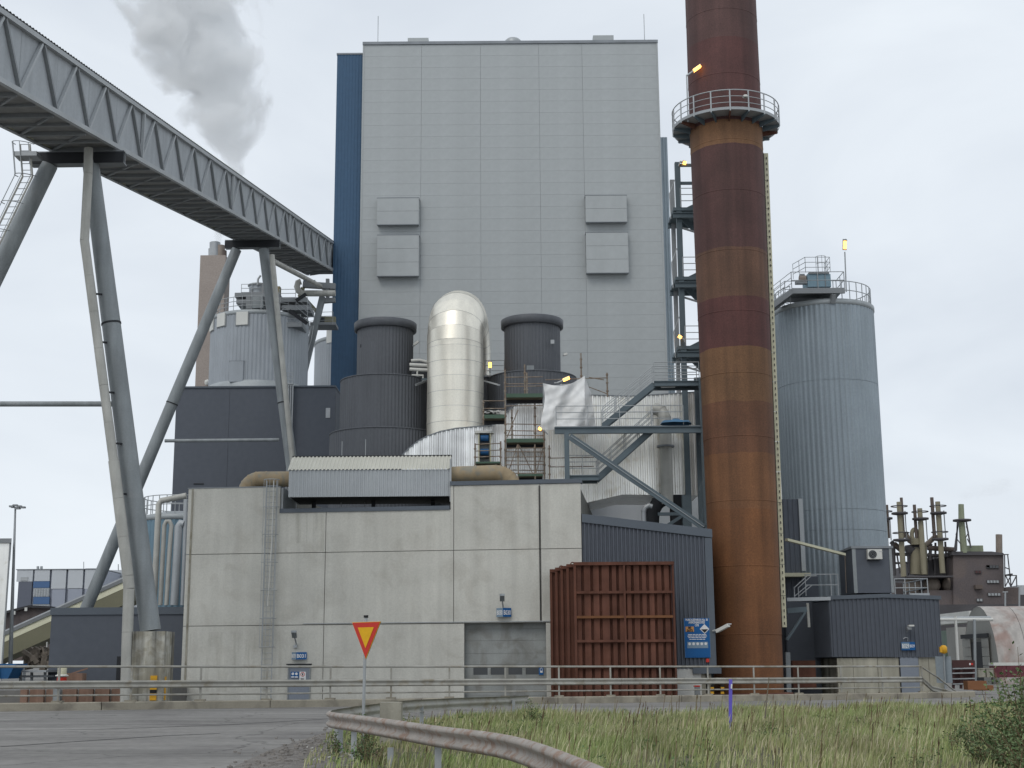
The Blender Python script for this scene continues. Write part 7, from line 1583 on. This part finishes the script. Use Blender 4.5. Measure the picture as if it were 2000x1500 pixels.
mg_ = MB(); mg_.add(V_, F_); o = mg_.build('broadleaf_weeds', m_leaf, org=(0, 0, 0)); o['kind'] = 'stuff'
plant('dry_weed', 'rusty dry weed clump under the crash barrier', P(745, 1480, 24.8), .6, .35, 24, 14, .03, 'plant', m_seed)

# ---------------------------------------------------------------- steam
def plume(name, label, Y, pts, dens, col, th=.5, nscale=.12, amp=1.7):
    """pts: (px centre, py, half width px) bottom to top; a hull mesh round the axis, density falling off from the axis with noise"""
    C = [P(a, b_, Y) for a, b_, _ in pts]; sc_m = (C[0]-CAM).dot(fw)/FPX; Rr = [h*sc_m*1.25 for *_, h in pts]
    org_ = C[0]; mb = MB(); n_ = 16
    for c_, r_ in zip(C, Rr):
        for j in range(n_): mb.v.append((c_.x+r_*math.cos(2*PI*j/n_), c_.y+r_*.8*math.sin(2*PI*j/n_), c_.z))
    for i in range(len(C)-1):
        for j in range(n_): a_ = i*n_+j; b2_ = i*n_+(j+1) % n_; mb.f.append((a_, b2_, b2_+n_, a_+n_)); mb.smooth.append(False)
    mb.f += [tuple(range(n_))[::-1], tuple(range((len(C)-1)*n_, len(C)*n_))]; mb.smooth += [False]*2
    m = bpy.data.materials.new(name+'_vapour'); m.use_nodes = True; t = m.node_tree; t.nodes.clear(); o_ = N(t, 'ShaderNodeOutputMaterial'); pv = N(t, 'ShaderNodeVolumePrincipled')
    pv.inputs['Color'].default_value = (*col, 1); pv.inputs['Anisotropy'].default_value = .1; t.links.new(pv.outputs[0], o_.inputs['Volume'])
    tc_ = N(t, 'ShaderNodeTexCoord'); sp_x = N(t, 'ShaderNodeSeparateXYZ'); t.links.new(tc_.outputs['Object'], sp_x.inputs[0])
    z0, z1 = C[0].z-org_.z, C[-1].z-org_.z
    def curve(vals, lo, hi):
        nrm = N(t, 'ShaderNodeMapRange'); nrm.inputs[1].default_value = z0; nrm.inputs[2].default_value = z1; t.links.new(sp_x.outputs['Z'], nrm.inputs[0])
        fc = N(t, 'ShaderNodeFloatCurve'); c_ = fc.mapping.curves[0]
        ps_ = [((c.z-org_.z-z0)/(z1-z0), (v-lo)/(hi-lo)) for c, v in zip(C, vals)]
        c_.points[0].location = ps_[0]; c_.points[1].location = ps_[-1]
        for q_ in ps_[1:-1]: c_.points.new(*q_)
        fc.mapping.update(); t.links.new(nrm.outputs[0], fc.inputs['Value'])
        ma = N(t, 'ShaderNodeMath', operation='MULTIPLY_ADD'); ma.inputs[1].default_value = hi-lo; ma.inputs[2].default_value = lo; t.links.new(fc.outputs[0], ma.inputs[0]); return ma.outputs[0]
    xs_ = [c.x-org_.x for c in C]; cxn = curve(xs_, min(xs_)-1, max(xs_)+1); rn = curve(Rr, 0, max(Rr)*1.1)
    def mth(op, a_, b2_=None):
        k_ = N(t, 'ShaderNodeMath', operation=op)
        for i_, q_ in enumerate((a_, b2_)):
            if q_ is None: continue
            if isinstance(q_, (int, float)): k_.inputs[i_].default_value = q_
            else: t.links.new(q_, k_.inputs[i_])
        return k_.outputs[0]
    dx_ = mth('SUBTRACT', sp_x.outputs['X'], cxn); dist = mth('SQRT', mth('ADD', mth('MULTIPLY', dx_, dx_), mth('MULTIPLY', mth('MULTIPLY', sp_x.outputs['Y'], 1.25), mth('MULTIPLY', sp_x.outputs['Y'], 1.25))))
    rel = mth('SUBTRACT', 1.0, mth('DIVIDE', dist, rn))
    ns_ = N(t, 'ShaderNodeTexNoise'); ns_.inputs['Scale'].default_value = nscale; ns_.inputs['Detail'].default_value = 6; ns_.inputs['Roughness'].default_value = .64; ns_.inputs['Distortion'].default_value = .6; t.links.new(tc_.outputs['Object'], ns_.inputs['Vector'])
    f_ = mth('ADD', mth('MULTIPLY', rel, 1.0), mth('MULTIPLY', mth('SUBTRACT', ns_.outputs[0], .5), amp*1.9)); f_ = mth('SUBTRACT', f_, th-.15)
    mr = N(t, 'ShaderNodeMapRange'); mr.inputs[1].default_value = 0; mr.inputs[2].default_value = .28; mr.inputs[3].default_value = 0; mr.inputs[4].default_value = dens; t.links.new(f_, mr.inputs[0])
    ed = N(t, 'ShaderNodeMapRange'); ed.inputs[1].default_value = 0; ed.inputs[2].default_value = .12; t.links.new(rel, ed.inputs[0])
    t.links.new(mth('MULTIPLY', mr.outputs[0], ed.outputs[0]), pv.inputs['Density'])
    ob = mb.build(name, m, org=org_); tag(ob, label, 'steam'); ob['kind'] = 'stuff'; return ob
plume('steam_plume', 'broad grey steam plume rising behind the conveyor gallery', 160, [(425, 476, 10), (436, 420, 18), (452, 340, 26), (448, 280, 52), (430, 220, 84), (412, 150, 106), (388, 80, 128), (368, 0, 146), (350, -80, 165)], .62, (.990, .995, .998), th=.45, nscale=.15, amp=1.6)
plume('works_steam', 'faint wisp of steam drifting from the pale green works stack', 240, [(1877, 985, 4), (1885, 975, 22), (1910, 965, 50), (1945, 950, 60), (1960, 935, 50)], .018, (.999, .999, .999), nscale=.25)
